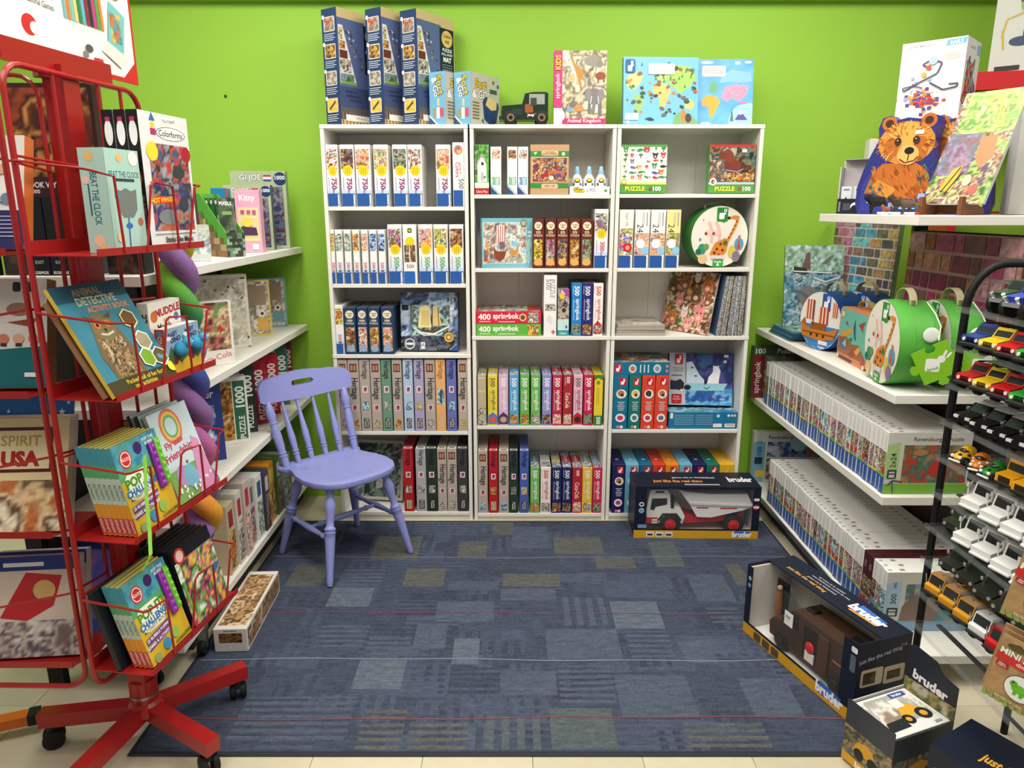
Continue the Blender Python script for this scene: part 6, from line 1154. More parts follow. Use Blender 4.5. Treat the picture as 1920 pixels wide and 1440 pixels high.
def plane():
 W_=(238,238,238);m=MB();m.ball((0,0,.046),(.052,.028,.028),W_,18,12);o=m.obj('toy_plane','plastic')
 m=MB();m.prism([(-.054,.05),(-.030,.064),(-.034,.094),(-.050,.100),(-.060,.09)],(0,-.004,0),(1,0,0),(0,0,1),(0,1,0),.008,W_);m.obj('tail_fin','plastic',o)
 for s_ in(-1,1):m=MB();m.prism([(.018,0),(-.012,0),(-.030,.050),(-.014,.052)],(0,s_*.022,.036),(1,0,0),(0,s_,.12),(0,0,1),.006,W_);m.obj('wing','plastic',o)
 m=MB();m.ball((.030,0,.058),(.016,.0205,.010),(60,130,200),12,8);m.obj('cockpit_window','plastic',o)
 m=MB();[m.ball((.012-.014*k,s_*.0265,.052),(.004,.0025,.004),(40,60,120),8,6)for k in range(3)for s_ in(-1,1)];m.obj('cabin_windows','plastic',o)
 m=MB();m.ball((-.045,-.0055,.082),(.007,.002,.007),(206,40,60),8,6);m.obj('badge','plastic',o)
 wheels(o,.1,.034,.0165,(-.022,.024),c=(196,36,40),hub=(40,36,38));return o
PROTO={}
def put(key,fn,args,label,cat,group,x,y,tier,ang=22,lift=0):
 if key not in PROTO:o=PROTO[key]=fn(*args)
 else:o=dup(PROTO[key])
 o.location=(x,y,TZ[tier]+.0034+lift);o.rotation_euler=(0,0,R(180+ang));o.scale=(1.16,1.16,1.16);tag(o,label,cat,group);return o
CB,CY,CR,CG=(36,58,130),(222,186,30),(196,30,32),(50,150,52)
def row(n,y0,dy):return[y0-dy*k for k in range(n)]
xf=RX0+.068
JT=[(8,['b','y','r','g','g'],'second tier'),(7,['r','y','r','g'],'third tier')]
JN=dict(b=('blue',CB),y=('yellow',CY),r=('red',CR),g=('green',CG))
JLAB=[['dark blue toy off-road car at far end of the second car tray','yellow toy off-road car beside the dark blue one','red toy off-road car between yellow and green on second tray','green toy off-road car beside the red one on second tray','green toy off-road car nearest the camera on second tray'],['red toy off-road car at far end of the third car tray','yellow toy off-road car between two red ones on third tray','red toy off-road car between yellow and green on third tray','green toy off-road car on third car tray']]
for(ti,cs,_),labs in zip(JT,JLAB):
 for k,c in enumerate(cs):put('jeep'+c,jeep,(JN[c][1],),labs[k],'toy off-road car','toy off-road cars',xf,1.752-.0655*k,ti,14)
for k in range(4):put('police',police,(),f'black and white toy police car, {ORD[k]} from the far end of the tray','toy car','toy police cars',xf+.012,1.755-.0665*k,6,12)
for k in range(2):put('police',police,(),f'black toy police car in the back row behind the {["first", "second"][k]} one','toy car','toy police cars',xf+.155,1.745-.064*k,6,14)
put('plane',plane,(),'chubby white toy plane with red wheels on the police car tray','toy plane',None,xf+.005,1.450,6,ang=35).scale=(.92,.92,.92)
put('beetle_y',beetle,((232,176,32),(40,34,28)),'yellow toy bug car with black spots at far end of its tray','toy car','toy bug cars',xf-.014,1.760,5,16)
put('beetle_o',beetle,((226,120,30),(240,236,228)),'orange striped toy bug car beside the yellow one','toy car','toy bug cars',xf-.012,1.704,5,40)
put('beetle_g',beetle,((40,132,44),(22,60,26)),'green toy bug car beside the school buses','toy car','toy bug cars',xf-.012,1.644,5,10)
for k in range(5):put('bus',bus,(),f'yellow toy school bus, {ORD[k]} from the green bug car','toy bus','toy school buses',xf+.028,1.588-.0565*k,5,12)
for k in range(4):put('mail',mail,(),f'white toy mail truck on upper mail truck tray, {ORD[k]} from far end','toy truck','toy mail trucks',xf+.01,1.672-.075*k,4,14)
put('army',army,(),'dark toy van at far end of the lower mail truck tray','toy van','dark toy vans',xf+.03,1.755,3,12)
for k in range(5):put('mail',mail,(),f'white toy mail truck on lower mail truck tray, {ORD[k]} from the dark van','toy truck','toy mail trucks',xf+.01,1.680-.073*k,3,14)
for k in range(6):put('army',army,(),f'dark olive toy army van, {ORD[k]} from far end of its tray','toy van','dark toy vans',xf+.014,1.722-.070*k,2,14)
TR=[('o',(214,150,40),None,'golden yellow toy truck at far end of truck tray'),('o',(214,150,40),None,'golden yellow toy truck, second in truck row'),('o',(214,150,40),None,'golden yellow toy truck, third, beside white cab'),('w',(60,80,60),(230,230,230),'toy truck with white cab between yellow and red trucks'),('r',(196,26,34),None,'red toy truck beside the white cab'),('r',(196,26,34),None,'red toy truck, second red one'),('r',(196,26,34),None,'red toy truck nearest the camera')]
for k,(key,c,cc,lab)in enumerate(TR):put('uni'+key,unimog,(c,cc),lab,'toy truck','toy load-bed trucks',xf-.002,1.758-.064*k,1,12)
for k in range(2):put('uni'+'o',unimog,((214,150,40),None),f'golden yellow toy truck in back row behind the {["first", "second"][k]}','toy truck','toy load-bed trucks',xf+.148,1.750-.064*k,1,12)
put('mon_d',monster,((50,66,44),),'dark green toy monster truck at far end of topmost tray','toy truck','toy monster trucks',xf+.035,1.725,9,12)
for k in range(3):put('mon_b',monster,((36,60,150),),f'blue toy monster truck on topmost tray, {ORD[k]} from the dark green one','toy truck','toy monster trucks',xf+.01,1.640-.088*k,9,12)
put('mon_t',monster,((30,150,110),),'teal green toy monster truck at the back of topmost tray','toy truck','toy monster trucks',xf+.165,1.60,9,12)
# hanging blister cards
def block_card():
 p=Pr(.72);p.rect(0,0,1,1,(176,140,96)).pic(0,.0,1,1,[(186,150,106),(168,132,90),(180,144,100)],3,10,4,.3)
 for k in range(9):x=.1+.03*k;p.poly([(.22,.86),(x,.80+.02*(k%3)),(x+.03,.80)],(96,150,60))
 p.ell(.28,.88,.045,(96,76,50),rx=.12).line([(.12,.88),(.3,.94),(.44,.88)],.012,(70,54,36)).poly([(0,.62),(0,.74),(1,.70),(1,.58)],(206,44,44)).text('MINI BLOCKS',.56,.765,.085,(248,246,240),-2,.03,.82).text('dino series',.62,.665,.06,(248,236,230),-2,.01,.6).rrect(.04,.52,.26,.60,.02,(176,30,34)).text('SMALL',.15,.575,.022,(245,235,235),0,.02,.18).text('AGES 6+',.15,.545,.022,(245,235,235),0,.02,.18)
 p.ell(.56,.34,.20,(110,90,70)).ell(.56,.34,.19,(238,238,234)).ell(.55,.33,.07,(110,190,50),rx=.10).ell(.44,.38,.05,(96,176,44)).rect(.47,.22,.53,.30,(96,176,44)).rect(.58,.22,.64,.30,(96,176,44)).poly([(.64,.34),(.76,.28),(.64,.26)],(110,190,50)).ell(.42,.40,.012,(20,20,20)).text('REUSABLE BAG',.45,.09,.035,(225,225,200),0,.01,.6)
 for k in range(8):p.poly([(k*.13,0),(k*.13+.05,.12),(k*.13+.09,0)],(130,170,80))
 p.ell(.78,.80,.03,(236,236,236));return p
BC=block_card()
for k,(px,py,X,lab)in enumerate([(1884,1188,1.012,'block-set dinosaur blister card, front one of the lower three'),(1884,1188,1.012,'block-set card, middle one of the lower three'),(1884,1188,1.012,'block-set card, rearmost of the lower three'),(1922,1030,1.012,'block-set blister card hanging above the other three')]):
 Y,Z=atX(px,py,X);W,H=.105,.150;Y+=.014*(k%3);Z+=.004*(k%3)
 m=MB();m.box((0,0,-H),(W,.003,0),(176,140,96));o=tag(m.obj('blister_card','card'),lab,'toy card','block-set blister cards');o.location=(X+.010*(k%3),Y,Z);o.rotation_euler=(0,R(9),R(-52))
 if k in(0,3):BC.put(o,(0,0,-H),(1,0,0),(0,0,1),W,H,'front')
 m=MB();m.tube([(.085,.004,-.012),(.085,.012,-.010)],.002,(60,60,62),6);m.obj('hook','metal',o)
# ------------------------------------------------------------------ big boxed trucks on the floor
NV,OCH=(24,30,48),(214,160,40)
def open_box(t,W,H,D,wl,wr,wt,wb,inner=(226,223,218),cut=0.0):
 """window carton: local front -y, base centre; frame margins around the window"""
 m=MB();x0,x1,y0,y1=-W/2,W/2,-D/2,D/2;th=.004
 m.box((x0,y0,0),(x1,y1,th),OCH);m.box((x0,y1-th,th),(x1,y1,H),NV);m.box((x0,y0,th),(x0+th,y1-th,H),NV);m.box((x1-th,y0,th),(x1,y1-th,H),NV);m.box((x0+th,y0+cut,H-th),(x1-th,y1-th,H),NV);m.obj('carton_shell','card',t)
 m=MB();m.box((x0+th,y0,th),(x1-th,y0+.003,wb),NV);m.box((x0+th,y0,wb),(x0+wl,y0+.003,H-wt),NV);m.box((x1-wr,y0,wb),(x1-th,y0+.003,H-wt),NV);(m.box((x0+th,y0,H-wt),(x1-th,y0+.003,H-th),NV)if not cut else None);m.obj('window_frame','card',t)
 m=MB();m.box((x0+th,y1-.012,th+.001),(x1-th,y1-th-.001,H-th-.001),inner);m.box((x0+th+.001,y0+.01,th+.001),(x0+.012,y1-.013,H-.01),inner);m.box((x1-.012,y0+.01,th+.001),(x1-th-.001,y1-.013,H-.01),inner);m.box((x0+.013,y0+.01,th+.001),(x1-.013,y1-.013,.012),(226,224,220));m.obj('inner_tray','card',t)
 m=MB();m.add([(x0+wl,y0+.0035,wb),(x1-wr,y0+.0035,wb),(x1-wr,y0+.0035,H-wt),(x0+wl,y0+.0035,H-wt)],[(0,1,2,3)],(240,244,248));m.obj('window_film','window',t)
def bruder(p,x,y,h,rot=0,fit=.3):
 w_=h*2.6/p.asp/2
 if rot==0:p.poly([(x-w_,y-h*.75),(x+w_,y-h*.6),(x+w_*1.05,y+h*.5),(x-w_,y+h*.75)],(60,110,190));p.line([(x-w_,y-h*.62),(x+w_,y-h*.5)],h*.16,(226,60,40)).line([(x-w_,y-h*.72),(x+w_,y-h*.62)],h*.12,(240,200,60))
 return p.text('bruder',x,y,h*.95,(248,248,250),rot,.05,fit)
# white dump truck
a=atZ(1187,1012,0);b=atZ(1423,1015,0);W,H,D=.568,.252,.19
dt=thing('boxed_dump_truck','boxed white and red toy dump truck in window carton before the bookcase','boxed toy',((a[0]+b[0])/2,a[1]+D/2-.004,.0085),R(-1.2))
open_box(dt,W,H,D,.052,.034,.010,.046);carton=set(dt.children)
p=Pr(W/H);p.rect(0,0,1,.155,OCH);bruder(p,.87,.085,.10,fit=.16)
for k in range(3):p.rrect(.10+.075*k,.03,.165+.075*k,.13,.02,(232,228,214));p.rect(.11+.075*k,.05,.155+.075*k,.09,(60,60,60))
p.ell(.055,.66,.045,(226,236,240)).ell(.055,.66,.025,NV).ell(.055,.54,.05,(150,190,220)).text('2+',.055,.54,.045,(30,60,110),0,.03).rect(.03,.2,.1,.27,(120,150,190)).rrect(.945,.74,.99,.79,.02,(230,230,230)).ell(.967,.62,.05,(206,50,56)).rect(.945,.60,.99,.64,(240,220,220))
p.put(dt,(-W/2,-D/2,0),(1,0,0),(0,0,1),W,H,'front')
q=Pr(W/D);q.text('just like the real thing',.36,.35,.16,(222,150,60),0,.03,.4).text('genau wie in Wirklichkeit',.5,.6,.10,(200,200,205),0,.02,.35).rect(.40,.12,.68,.18,(190,190,196)).text('bruder',.87,.5,.3,(240,240,244),0,.04,.2);q.put(dt,(-W/2,-D/2,H),(1,0,0),(0,1,0),W,D,'top')
WT,RT=(232,231,228),(186,34,42);Y0=-.055
def part(nm,poly,y,w_,col,mat='plastic'):m=MB();m.prism(poly,(0,y,0),(1,0,0),(0,0,1),(0,1,0),w_,col);return m.obj(nm,mat,dt)
part('cab',[(-.208,.060),(-.214,.115),(-.205,.185),(-.198,.212),(-.130,.212),(-.118,.190),(-.112,.14),(-.07,.130),(-.05,.09),(-.06,.055),(-.08,.075),(-.10,.085),(-.13,.085),(-.155,.06)],Y0,.11,WT)
part('cab_window',[(-.198,.122),(-.192,.172),(-.128,.174),(-.128,.145),(-.175,.134),(-.182,.118)],Y0-.001,.112,(30,32,34),'glassdark')
part('roof_hatch',[(-.180,.198),(-.178,.207),(-.142,.207),(-.142,.198)],Y0-.001,.112,(30,32,34),'glassdark')
part('exhaust',[(-.112,.13),(-.112,.185),(-.104,.19),(-.099,.185),(-.099,.13)],Y0-.004,.012,(22,22,24))
part('front_step',[(-.212,.058),(-.212,.085),(-.165,.085),(-.160,.055)],Y0-.002,.114,RT)
m=MB();[m.box((-.190,Y0-.006,.060+.011*k),(-.166,Y0-.001,.066+.011*k),(220,220,220))for k in range(2)];m.obj('step_treads','plastic',dt)
part('chassis',[(-.062,.058),(-.05,.092),(.0,.082),(.19,.10),(.19,.078),(.10,.066),(-.03,.056)],Y0+.012,.086,RT)
part('wheel_arch',[(-.165,.075),(-.145,.105),(-.085,.105),(-.062,.075),(-.07,.073),(-.09,.097),(-.14,.097),(-.158,.072)],Y0-.006,.03,(40,40,42))
m=MB()
hull=[(-.085,.215),(-.075,.205),(-.035,.150),(.00,.090),(.06,.088),(.19,.122),(.235,.140),(.205,.198),(.05,.196),(-.045,.205)]
m.prism(hull,(0,Y0-.004,0),(1,0,0),(0,0,1),(0,1,0),.118,WT);m.obj('tipper_body','plastic',dt)
m=MB();m.prism([(-.032,.148),(.225,.141),(.232,.147),(-.036,.158)],(0,Y0-.010,0),(1,0,0),(0,0,1),(0,1,0),.006,(214,212,208));m.obj('tipper_rim','plastic',dt)
m=MB();m.box((-.005,Y0-.0055,.131),(.045,Y0-.0045,.136),RT);m.box((.095,Y0-.0055,.129),(.165,Y0-.0045,.134),RT);m.obj('stripe','plastic',dt)
for x in(-.112,.155):
 for s_ in(-1,1):
  yy=Y0+.008 if s_<0 else Y0+.10
  m=MB();m.lathe((x,yy-.018,.056),(x,yy+.018,.056),[(0,.036),(.12,.043),(.88,.043),(1,.036)],(26,26,27),24);wh=m.obj('wheel','matte',dt)
  m=MB();m.lathe((x,yy-.0195,.056),(x,yy-.012,.056),[(0,.023),(1,.025)],(206,30,34),20);m.lathe((x,yy-.025,.056),(x,yy-.0195,.056),[(0,.010),(1,.013)],(186,24,28),14);m.obj('rim','plastic',wh)
  m=MB();[m.bar((x+.0425*math.cos(t),yy-.017,.056+.0425*math.sin(t)),(x+.0425*math.cos(t+.1),yy+.017,.056+.0425*math.sin(t+.1)),.004,.004,(20,20,21))for t in[2*math.pi*k/18 for k in range(18)]];m.obj('tread','matte',wh)
for ch in list(dt.children):
 if ch not in carton and 'print' not in ch.name and 'lettering' not in ch.name:ch.scale=(1.09,1.0,1.07);ch.location.x=.010;ch.location.z=-.006
# brown delivery van, carton standing askew on the floor
A=Vector(atZ(1392,1186,0));B=Vector(atZ(1594,1363,0));W=(B-A).length;D,H=.195,.262;u=(B-A).normalized();n=Vector((-u.y,u.x))
c=(A+B)/2+n*D/2;ang=math.atan2(u.y,u.x)
uv=thing('boxed_delivery_van','boxed brown toy delivery van in navy window carton standing on the carpet','boxed toy',(c.x,c.y,.0098),ang)
open_box(uv,W,H,D,.028,.06,.004,.046,(206,200,190),cut=.085)
p=Pr(W/H);p.rect(0,0,1,.15,OCH);bruder(p,.82,.12,.13,fit=.22);p.ell(.035,.82,.03,(150,180,200)).ell(.035,.72,.03,(120,150,190)).rrect(.945,.86,.99,.93,.02,(226,226,226)).rrect(.945,.62,.985,.83,.02,(90,96,110)).rrect(.965,.2,.995,.26,.01,(235,235,235))
for k in range(3):p.rrect(.12+.09*k,.02,.19+.09*k,.13,.02,(90,76,60))
p.put(uv,(-W/2,-D/2,0),(1,0,0),(0,0,1),W,H,'front')
q=Pr(W/(D-.085));q.text('just like the real thing',.30,.28,.13,(220,160,60),0,.02,.36).text('genau wie in Wirklichkeit',.40,.46,.08,(190,192,198),0,.01,.34).text('tout simplement comme les vrais',.44,.62,.08,(190,192,198),0,.01,.38).text('tal como en la realidad',.42,.76,.08,(190,192,198),0,.01,.3);bruder(q,.78,.5,.36,fit=.26);q.put(uv,(-W/2,-D/2+.085,H),(1,0,0),(0,1,0),W,D-.085,'top')
q=Pr(D/H);q.text('just like the real thing',.42,.80,.05,(200,200,206),8,.01,.6).text('1:16',.86,.88,.035,(200,200,206)).rrect(.08,.44,.50,.66,.03,(206,190,160)).rrect(.52,.42,.92,.64,.03,(206,190,160)).pic(.12,.47,.36,.62,[(80,56,36),(50,36,26),(110,84,56)],3,6,2).pic(.58,.47,.84,.58,[(80,60,40),(50,36,26),(96,70,46)],4,6,2).rrect(.28,.1,.75,.3,.03,(206,190,160)).pic(.32,.12,.7,.26,[(60,44,30),(90,70,50)],5,6,2);q.put(uv,(W/2,-D/2,0),(0,1,0),(0,0,1),D,H,'side')
BR=(66,42,26)
def vpart(nm,poly,y,w_,col,mat='matte'):m=MB();m.prism(poly,(0,y,0),(1,0,0),(0,0,1),(0,1,0),w_,col);return m.obj(nm,mat,uv)
vpart('van_body',[(-.165,.040),(-.170,.085),(-.150,.110),(-.105,.120),(-.060,.185),(.195,.190),(.205,.18),(.205,.038),(.05,.036)],-.058,.112,BR,'paint')
vpart('van_window',[(-.112,.124),(-.072,.172),(-.035,.172),(-.035,.124)],-.060,.116,(22,20,20),'glassdark')
vpart('open_doorway',[(-.005,.050),(-.005,.165),(.06,.165),(.06,.050)],-.0595,.02,(26,18,12))
m=MB();m.box((.066,-.066,.045),(.11,-.060,.172),(74,48,30));m.obj('sliding_door','paint',uv)
m=MB();m.box((.012,-.064,.052),(.052,-.0600,.085),(226,222,214));m.ball((.030,-.062,.10),(.02,.006,.02),(196,30,34),12,8);m.obj('parcel','card',uv)
m=MB();m.box((.125,-.0592,.115),(.2,-.0585,.119),(176,110,50));m.obj('stripe','paint',uv)
m=MB();m.box((-.045,-.02,.1905),(-.01,.01,.1965),(22,18,16));m.box((.14,-.02,.1905),(.175,.01,.1965),(22,18,16));m.obj('roof_clips','matte',uv)
for x in(-.105,.145):
 m=MB();m.lathe((x,-.066,.046),(x,-.04,.046),[(0,.027),(.15,.032),(1,.032)],(20,20,20),18);wh=m.obj('wheel','matte',uv)
 m=MB();m.lathe((x,-.068,.046),(x,-.064,.046),[(0,.014),(1,.016)],(40,34,30),14);m.obj('rim','matte',wh)
m=MB();m.box((-.232,.015,.045),(-.175,.02,.20),(24,28,40));fg=m.obj('figure_blister','card',uv)
m=MB();m.tube([(-.205,.005,.055),(-.205,.005,.11),(-.205,.005,.165)],[.010,.014,.009],(140,84,40),8);m.ball((-.205,.005,.178),.010,(196,150,110),10,8);m.obj('driver_figure','plastic',fg)
m=MB();m.box((-.055,-D/2-.0006,.150),(-.015,-D/2+.0,.198),(236,234,228));st=m.obj('price_sticker','card',uv)
p=Pr(.83);p.text('70%',.4,.6,.2,(40,40,44),0,.02).rect(.2,.3,.6,.34,(170,170,170));p.put(st,(-.055,-D/2-.0006,.150),(1,0,0),(0,0,1),.04,.048,'front')
# catalogue display box
c2=thing('catalogue_box','open cardboard display box of toy catalogues picturing a yellow wheel loader','display box',(1.035,1.675,.0085),R(21));W,D,H=.205,.155,.185;KN=(40,44,52)
m=MB();th=.003;m.box((-W/2,-D/2,0),(W/2,D/2,th),OCH);m.box((-W/2,-D/2,th),(W/2,-D/2+th,H-.02),KN);m.box((-W/2,-D/2+th,th),(-W/2+th,D/2-th,H),KN);m.box((-W/2+th,D/2-th,th),(W/2-th-.0005,D/2,H-.01),(196,194,188));m.obj('tray','card',c2)
m=MB();m.prism([(-D/2,0),(D/2,0),(D/2,.30),(D/2-.02,.31),(-.01,.30),(-.03,.275),(-D/2,.265)],(W/2-th,0,0),(0,1,0),(0,0,1),(1,0,0),th,KN);bkp=m.obj('header_card','card',c2)
p=Pr(D/.265);p.rect(0,.0,1,.76,(120,116,76)).pic(0,.1,1,.78,[(110,120,70),(170,150,90),(80,90,50),(190,180,150)],5,14,4).text('bruder',.5,.85,.10,(240,240,245),-4,.04,.6).rect(.3,.4,.6,.52,(206,140,40)).ell(.35,.36,.05,(30,30,30)).ell(.6,.36,.05,(30,30,30));p.put(c2,(W/2-th,D/2,0),(0,-1,0),(0,0,1),D,.265,'header')
def truck_print(asp):
 p=Pr(asp);p.rect(0,0,1,1,(60,64,72)).rect(0,.0,1,.14,OCH).pic(0,.14,1,.6,[(120,112,90),(70,66,60),(160,140,100),(90,96,106)],8,12,4).poly([(.2,.26),(.3,.44),(.5,.5),(.62,.44),(.7,.28)],(214,156,44)).ell(.35,.26,.09,(30,30,30)).ell(.64,.26,.09,(30,30,30)).text('bruder',.5,.07,.09,(240,240,244),0,.04,.4);return p
truck_print(W/(H-.02)).put(c2,(-W/2,-D/2,0),(1,0,0),(0,0,1),W,H-.02,'front');truck_print(D/H).put(c2,(-W/2,D/2,0),(0,-1,0),(0,0,1),D,H,'side')
p=Pr(1.25);p.rect(0,0,1,1,(226,225,222)).pic(0,.25,.95,.95,[(200,198,192),(170,166,158),(225,222,216),(150,130,110)],6,14,3,.4).poly([(.45,.40),(.55,.62),(.72,.66),(.84,.5),(.8,.34)],(220,166,50)).rect(.52,.6,.68,.82,(230,228,224)).ell(.80,.34,.15,(34,34,36)).ell(.80,.34,.07,(214,160,50)).ell(.5,.3,.12,(34,34,36)).ell(.5,.3,.055,(214,160,50)).poly([(.05,.12),(.12,.34),(.42,.36),(.42,.14)],(40,42,46)).rrect(.62,.84,.9,.96,.02,(60,90,150)).text('bruder',.76,.90,.06,(245,245,248),0,.03,.24).text('2023',.85,.08,.06,(50,50,54),0,.01)
for k in range(6):
 m=MB();m.cbox((-W/2+.006,-D/2+.006,.132+.006*k),(W/2-.006,D/2-.006,.1372+.006*k),(226,225,222),.001);o=tag(m.obj('catalogue','card'),['toy catalogue with yellow wheel loader cover on top of the pile',][0]if k==5 else f'toy catalogue in the display box, {ORD[5 - k]} from the top','catalogue','catalogues in the display box');o.location=c2.location;o.rotation_euler=(0,0,R(21))
 if k==5:p.put(o,(-W/2+.006,-D/2+.006,.1372+.006*k),(1,0,0),(0,1,0),W-.012,D-.012,'cover')
m=MB();m.box((-W/2+.01,-D/2+.01,.004),(W/2-.01,D/2-.01,.1315),(210,208,202));m.obj('filler_block','card',c2)
# carton in the near right corner
c3=thing('boxed_white_truck','navy window carton with white toy truck in the bottom right corner','boxed toy',(1.214,1.327,.0005),R(-59.6));W,H,D=.50,.225,.18
open_box(c3,W,H,D,.06,.06,.03,.05,(150,148,144))
p=Pr(W/H);p.rect(0,0,1,.16,OCH);p.ell(.05,.72,.055,(190,215,226)).ell(.05,.72,.035,(60,120,170)).ell(.05,.52,.055,(90,130,190)).ell(.05,.52,.03,(220,230,240));p.put(c3,(-W/2,-D/2,0),(1,0,0),(0,0,1),W,H,'front')
q=Pr(W/D);q.text('just like the real thing',.42,.35,.17,(222,170,60),0,.03,.5);q.put(c3,(-W/2,-D/2,H),(1,0,0),(0,1,0),W,D,'top')
m=MB();m.prism([(-.16,.05),(-.165,.12),(-.15,.165),(-.10,.175),(-.08,.15),(.17,.15),(.18,.05)],(0,-.05,0),(1,0,0),(0,0,1),(0,1,0),.1,(232,232,230));m.obj('white_truck','plastic',c3)
m=MB();m.prism([(-.155,.115),(-.145,.155),(-.105,.16),(-.10,.115)],(0,-.052,0),(1,0,0),(0,0,1),(0,1,0),.104,(40,44,50));m.obj('truck_window','glassdark',c3)
for x in(-.10,.12):m=MB();m.lathe((x,-.062,.046),(x,-.03,.046),[(0,.028),(.15,.034),(1,.034)],(24,24,25),16);m.obj('wheel','matte',c3)
# ------------------------------------------------------------------ left-hand shelving
LX0,LX1=-1.42,-1.02;LYN,LYJ,LYF=2.0,2.79,3.585;LZ=[1.302,.922,.558,.163]
g=thing('gondola_shelving','white gondola shelving with black uprights running along the left side','shelving',(0,0,0))
for z in LZ:
 for y0,y1 in((LYN,LYJ),(LYJ,LYF)):gshelf(z,y0,y1,.03,LX0,LX1,g)
for y in(LYN+.03,LYJ,LYF-.02):
 m=MB();m.box((LX0-.05,y-.014,0),(LX0-.001,y+.014,1.5),(24,25,26));m.obj('upright','matte',g)
m=MB();m.box((LX0-.03,LYN+.05,.1),(LX0-.01,LYF-.04,1.29),(64,58,54));m.obj('back_panel','matte',g)
m=MB();m.box((LX0,LYN+.22,0),(LX1-.08,LYF,LZ[3]-.032),(60,58,54));m.obj('base_plinth','matte',g)
m=MB();m.lathe((-1.06,2.185,.037),(-1.036,2.185,.037),[(0,.026),(.15,.028),(.85,.028),(1,.026)],(24,24,25),16);cs_=m.obj('caster','matte',g);m=MB();m.bar((-1.048,2.185,.037),(-1.048,2.20,.132),.028,.02,(150,150,150));m.obj('caster_fork','metal',cs_)
ANG=R(52)
# top shelf
p=Pr(.72);p.rect(0,0,1,1,(172,186,150)).rect(.08,.04,.94,.80,(60,70,96)).pic(.08,.04,.94,.80,[(50,60,90),(90,110,140),(120,60,50),(60,60,70),(130,130,140),(70,60,110)],600,22,5).text('GI JOE',.36,.91,.07,(40,44,50),0,.06,.42).text('GI JOE',.36,.91,.07,(244,244,240),0,.02,.42).rect(.60,.87,.74,.95,(200,60,60)).rect(.60,.895,.74,.925,(236,236,236)).rect(.60,.87,.74,.89,(60,80,140)).ell(.90,.90,.085,(40,60,100)).text('1000',.90,.915,.05,(220,228,236),0,.03,.2)
GJ=p
pbox('puzzle_box','grey-green framed soldier puzzle box, rearmost on top left shelf','puzzle box',.245,.045,.345,(-1.155,3.44,LZ[0]+.001),R(4),(160,174,140),front=GJ)
pbox('puzzle_box','soldier puzzle box standing just behind the pink one','puzzle box',.20,.04,.28,(-1.16,3.30,LZ[0]+.001),R(4),(70,80,104),front=GJ)
p=Pr(.42);p.rect(0,0,1,1,(236,170,196)).text('Kitty',.5,.86,.09,(250,240,246),0,.02,.8).rect(.08,.18,.92,.72,(238,220,170))
for k in range(9):p.rect(.08+.093*k,.18,.085+.093*k,.72,(210,180,140)).rect(.08,.18+.06*k,.92,.183+.06*k,(210,180,140))
p.rrect(.2,.62,.35,.68,.01,(190,90,150)).rrect(.45,.62,.6,.68,.01,(190,90,150)).rrect(.68,.61,.82,.68,.01,(190,90,150)).ell(.45,.48,.07,(238,214,90),rx=.09).poly([(.1,.28),(.2,.42),(.8,.40),(.85,.28)],(80,60,90)).rrect(.6,.05,.85,.14,.01,(246,240,244))
pbox('toy_box','narrow pink toy box standing at far end of top left shelf','toy box',.098,.06,.255,(-1.098,3.12,LZ[0]+.001),R(6),(232,166,192),front=p)
p=Pr(.3);p.rrect(.2,.04,.8,.14,.02,(240,244,246)).rect(.0,.55,.12,.9,(60,110,140))
pbox('toy_box','tall blue game box beside the narrow pink one','toy box',.055,.14,.26,(-1.20,3.09,LZ[0]+.001),R(12),(40,120,168),front=p,right=Pr(.6).rect(0,0,.3,1,(190,50,50)).ell(.5,.5,.2,(230,230,230)))
# pixel-pattern display carton with green books
def pixels(cols,nx,ny,seed,asp):
 p=Pr(asp);r=random.Random(seed)
 for j in range(ny):
  i=0
  while i<nx:w_=r.choice((1,1,2));p.rect(i/nx,j/ny,min(1,(i+w_)/nx),(j+1)/ny,r.choice(cols));i+=w_
 return p
dc=thing('display_carton','brown and green pixel-patterned display carton on top left shelf','display box',(-1.13,2.88,LZ[0]+.001),R(50));W,D,H=.075,.20,.235
BRN=(150,112,72);m=MB()
m.prism([(-D/2,0),(D/2,0),(D/2,H),(D/2-.03,H),(-D/2,.09)],(-W/2,0,0),(0,1,0),(0,0,1),(1,0,0),.003,(90,170,60));m.obj('side_panel','card',dc)
m=MB();m.prism([(-D/2,0),(D/2,0),(D/2,H),(D/2-.03,H),(-D/2,.09)],(W/2-.003,0,0),(0,1,0),(0,0,1),(1,0,0),.003,(90,170,60));m.obj('side_panel','card',dc)
m=MB();m.box((-W/2+.003,-D/2,0),(W/2-.003,-D/2+.003,.09),(70,90,70));m.box((-W/2+.003,-D/2+.003,0),(W/2-.003,D/2,.003),BRN);m.box((-W/2+.003,D/2-.003,.003),(W/2-.003,D/2,H),(90,170,60));m.obj('tray','card',dc)
p=Pr(D/H);r=random.Random(4)
for j in range(10):
 for i in range(9):
  x0,x1,y0,y1=i/9,(i+1)/9,j/10,(j+1)/10
  lim=.36+.62*(1-(x0+x1)/2)
  if y1<lim-.16:p.rect(x0,y0,x1,y1,r.choice([(150,112,72),(130,94,60),(196,160,110),(160,122,80),(120,110,100)]))
p.put(dc,(-W/2,D/2,0),(0,-1,0),(0,0,1),D,H,'side')
pixels([(60,84,60),(100,130,110),(40,60,50),(150,170,150),(70,60,50)],7,8,3,W/.09).put(dc,(-W/2,-D/2,0),(1,0,0),(0,0,1),W,.09,'front')
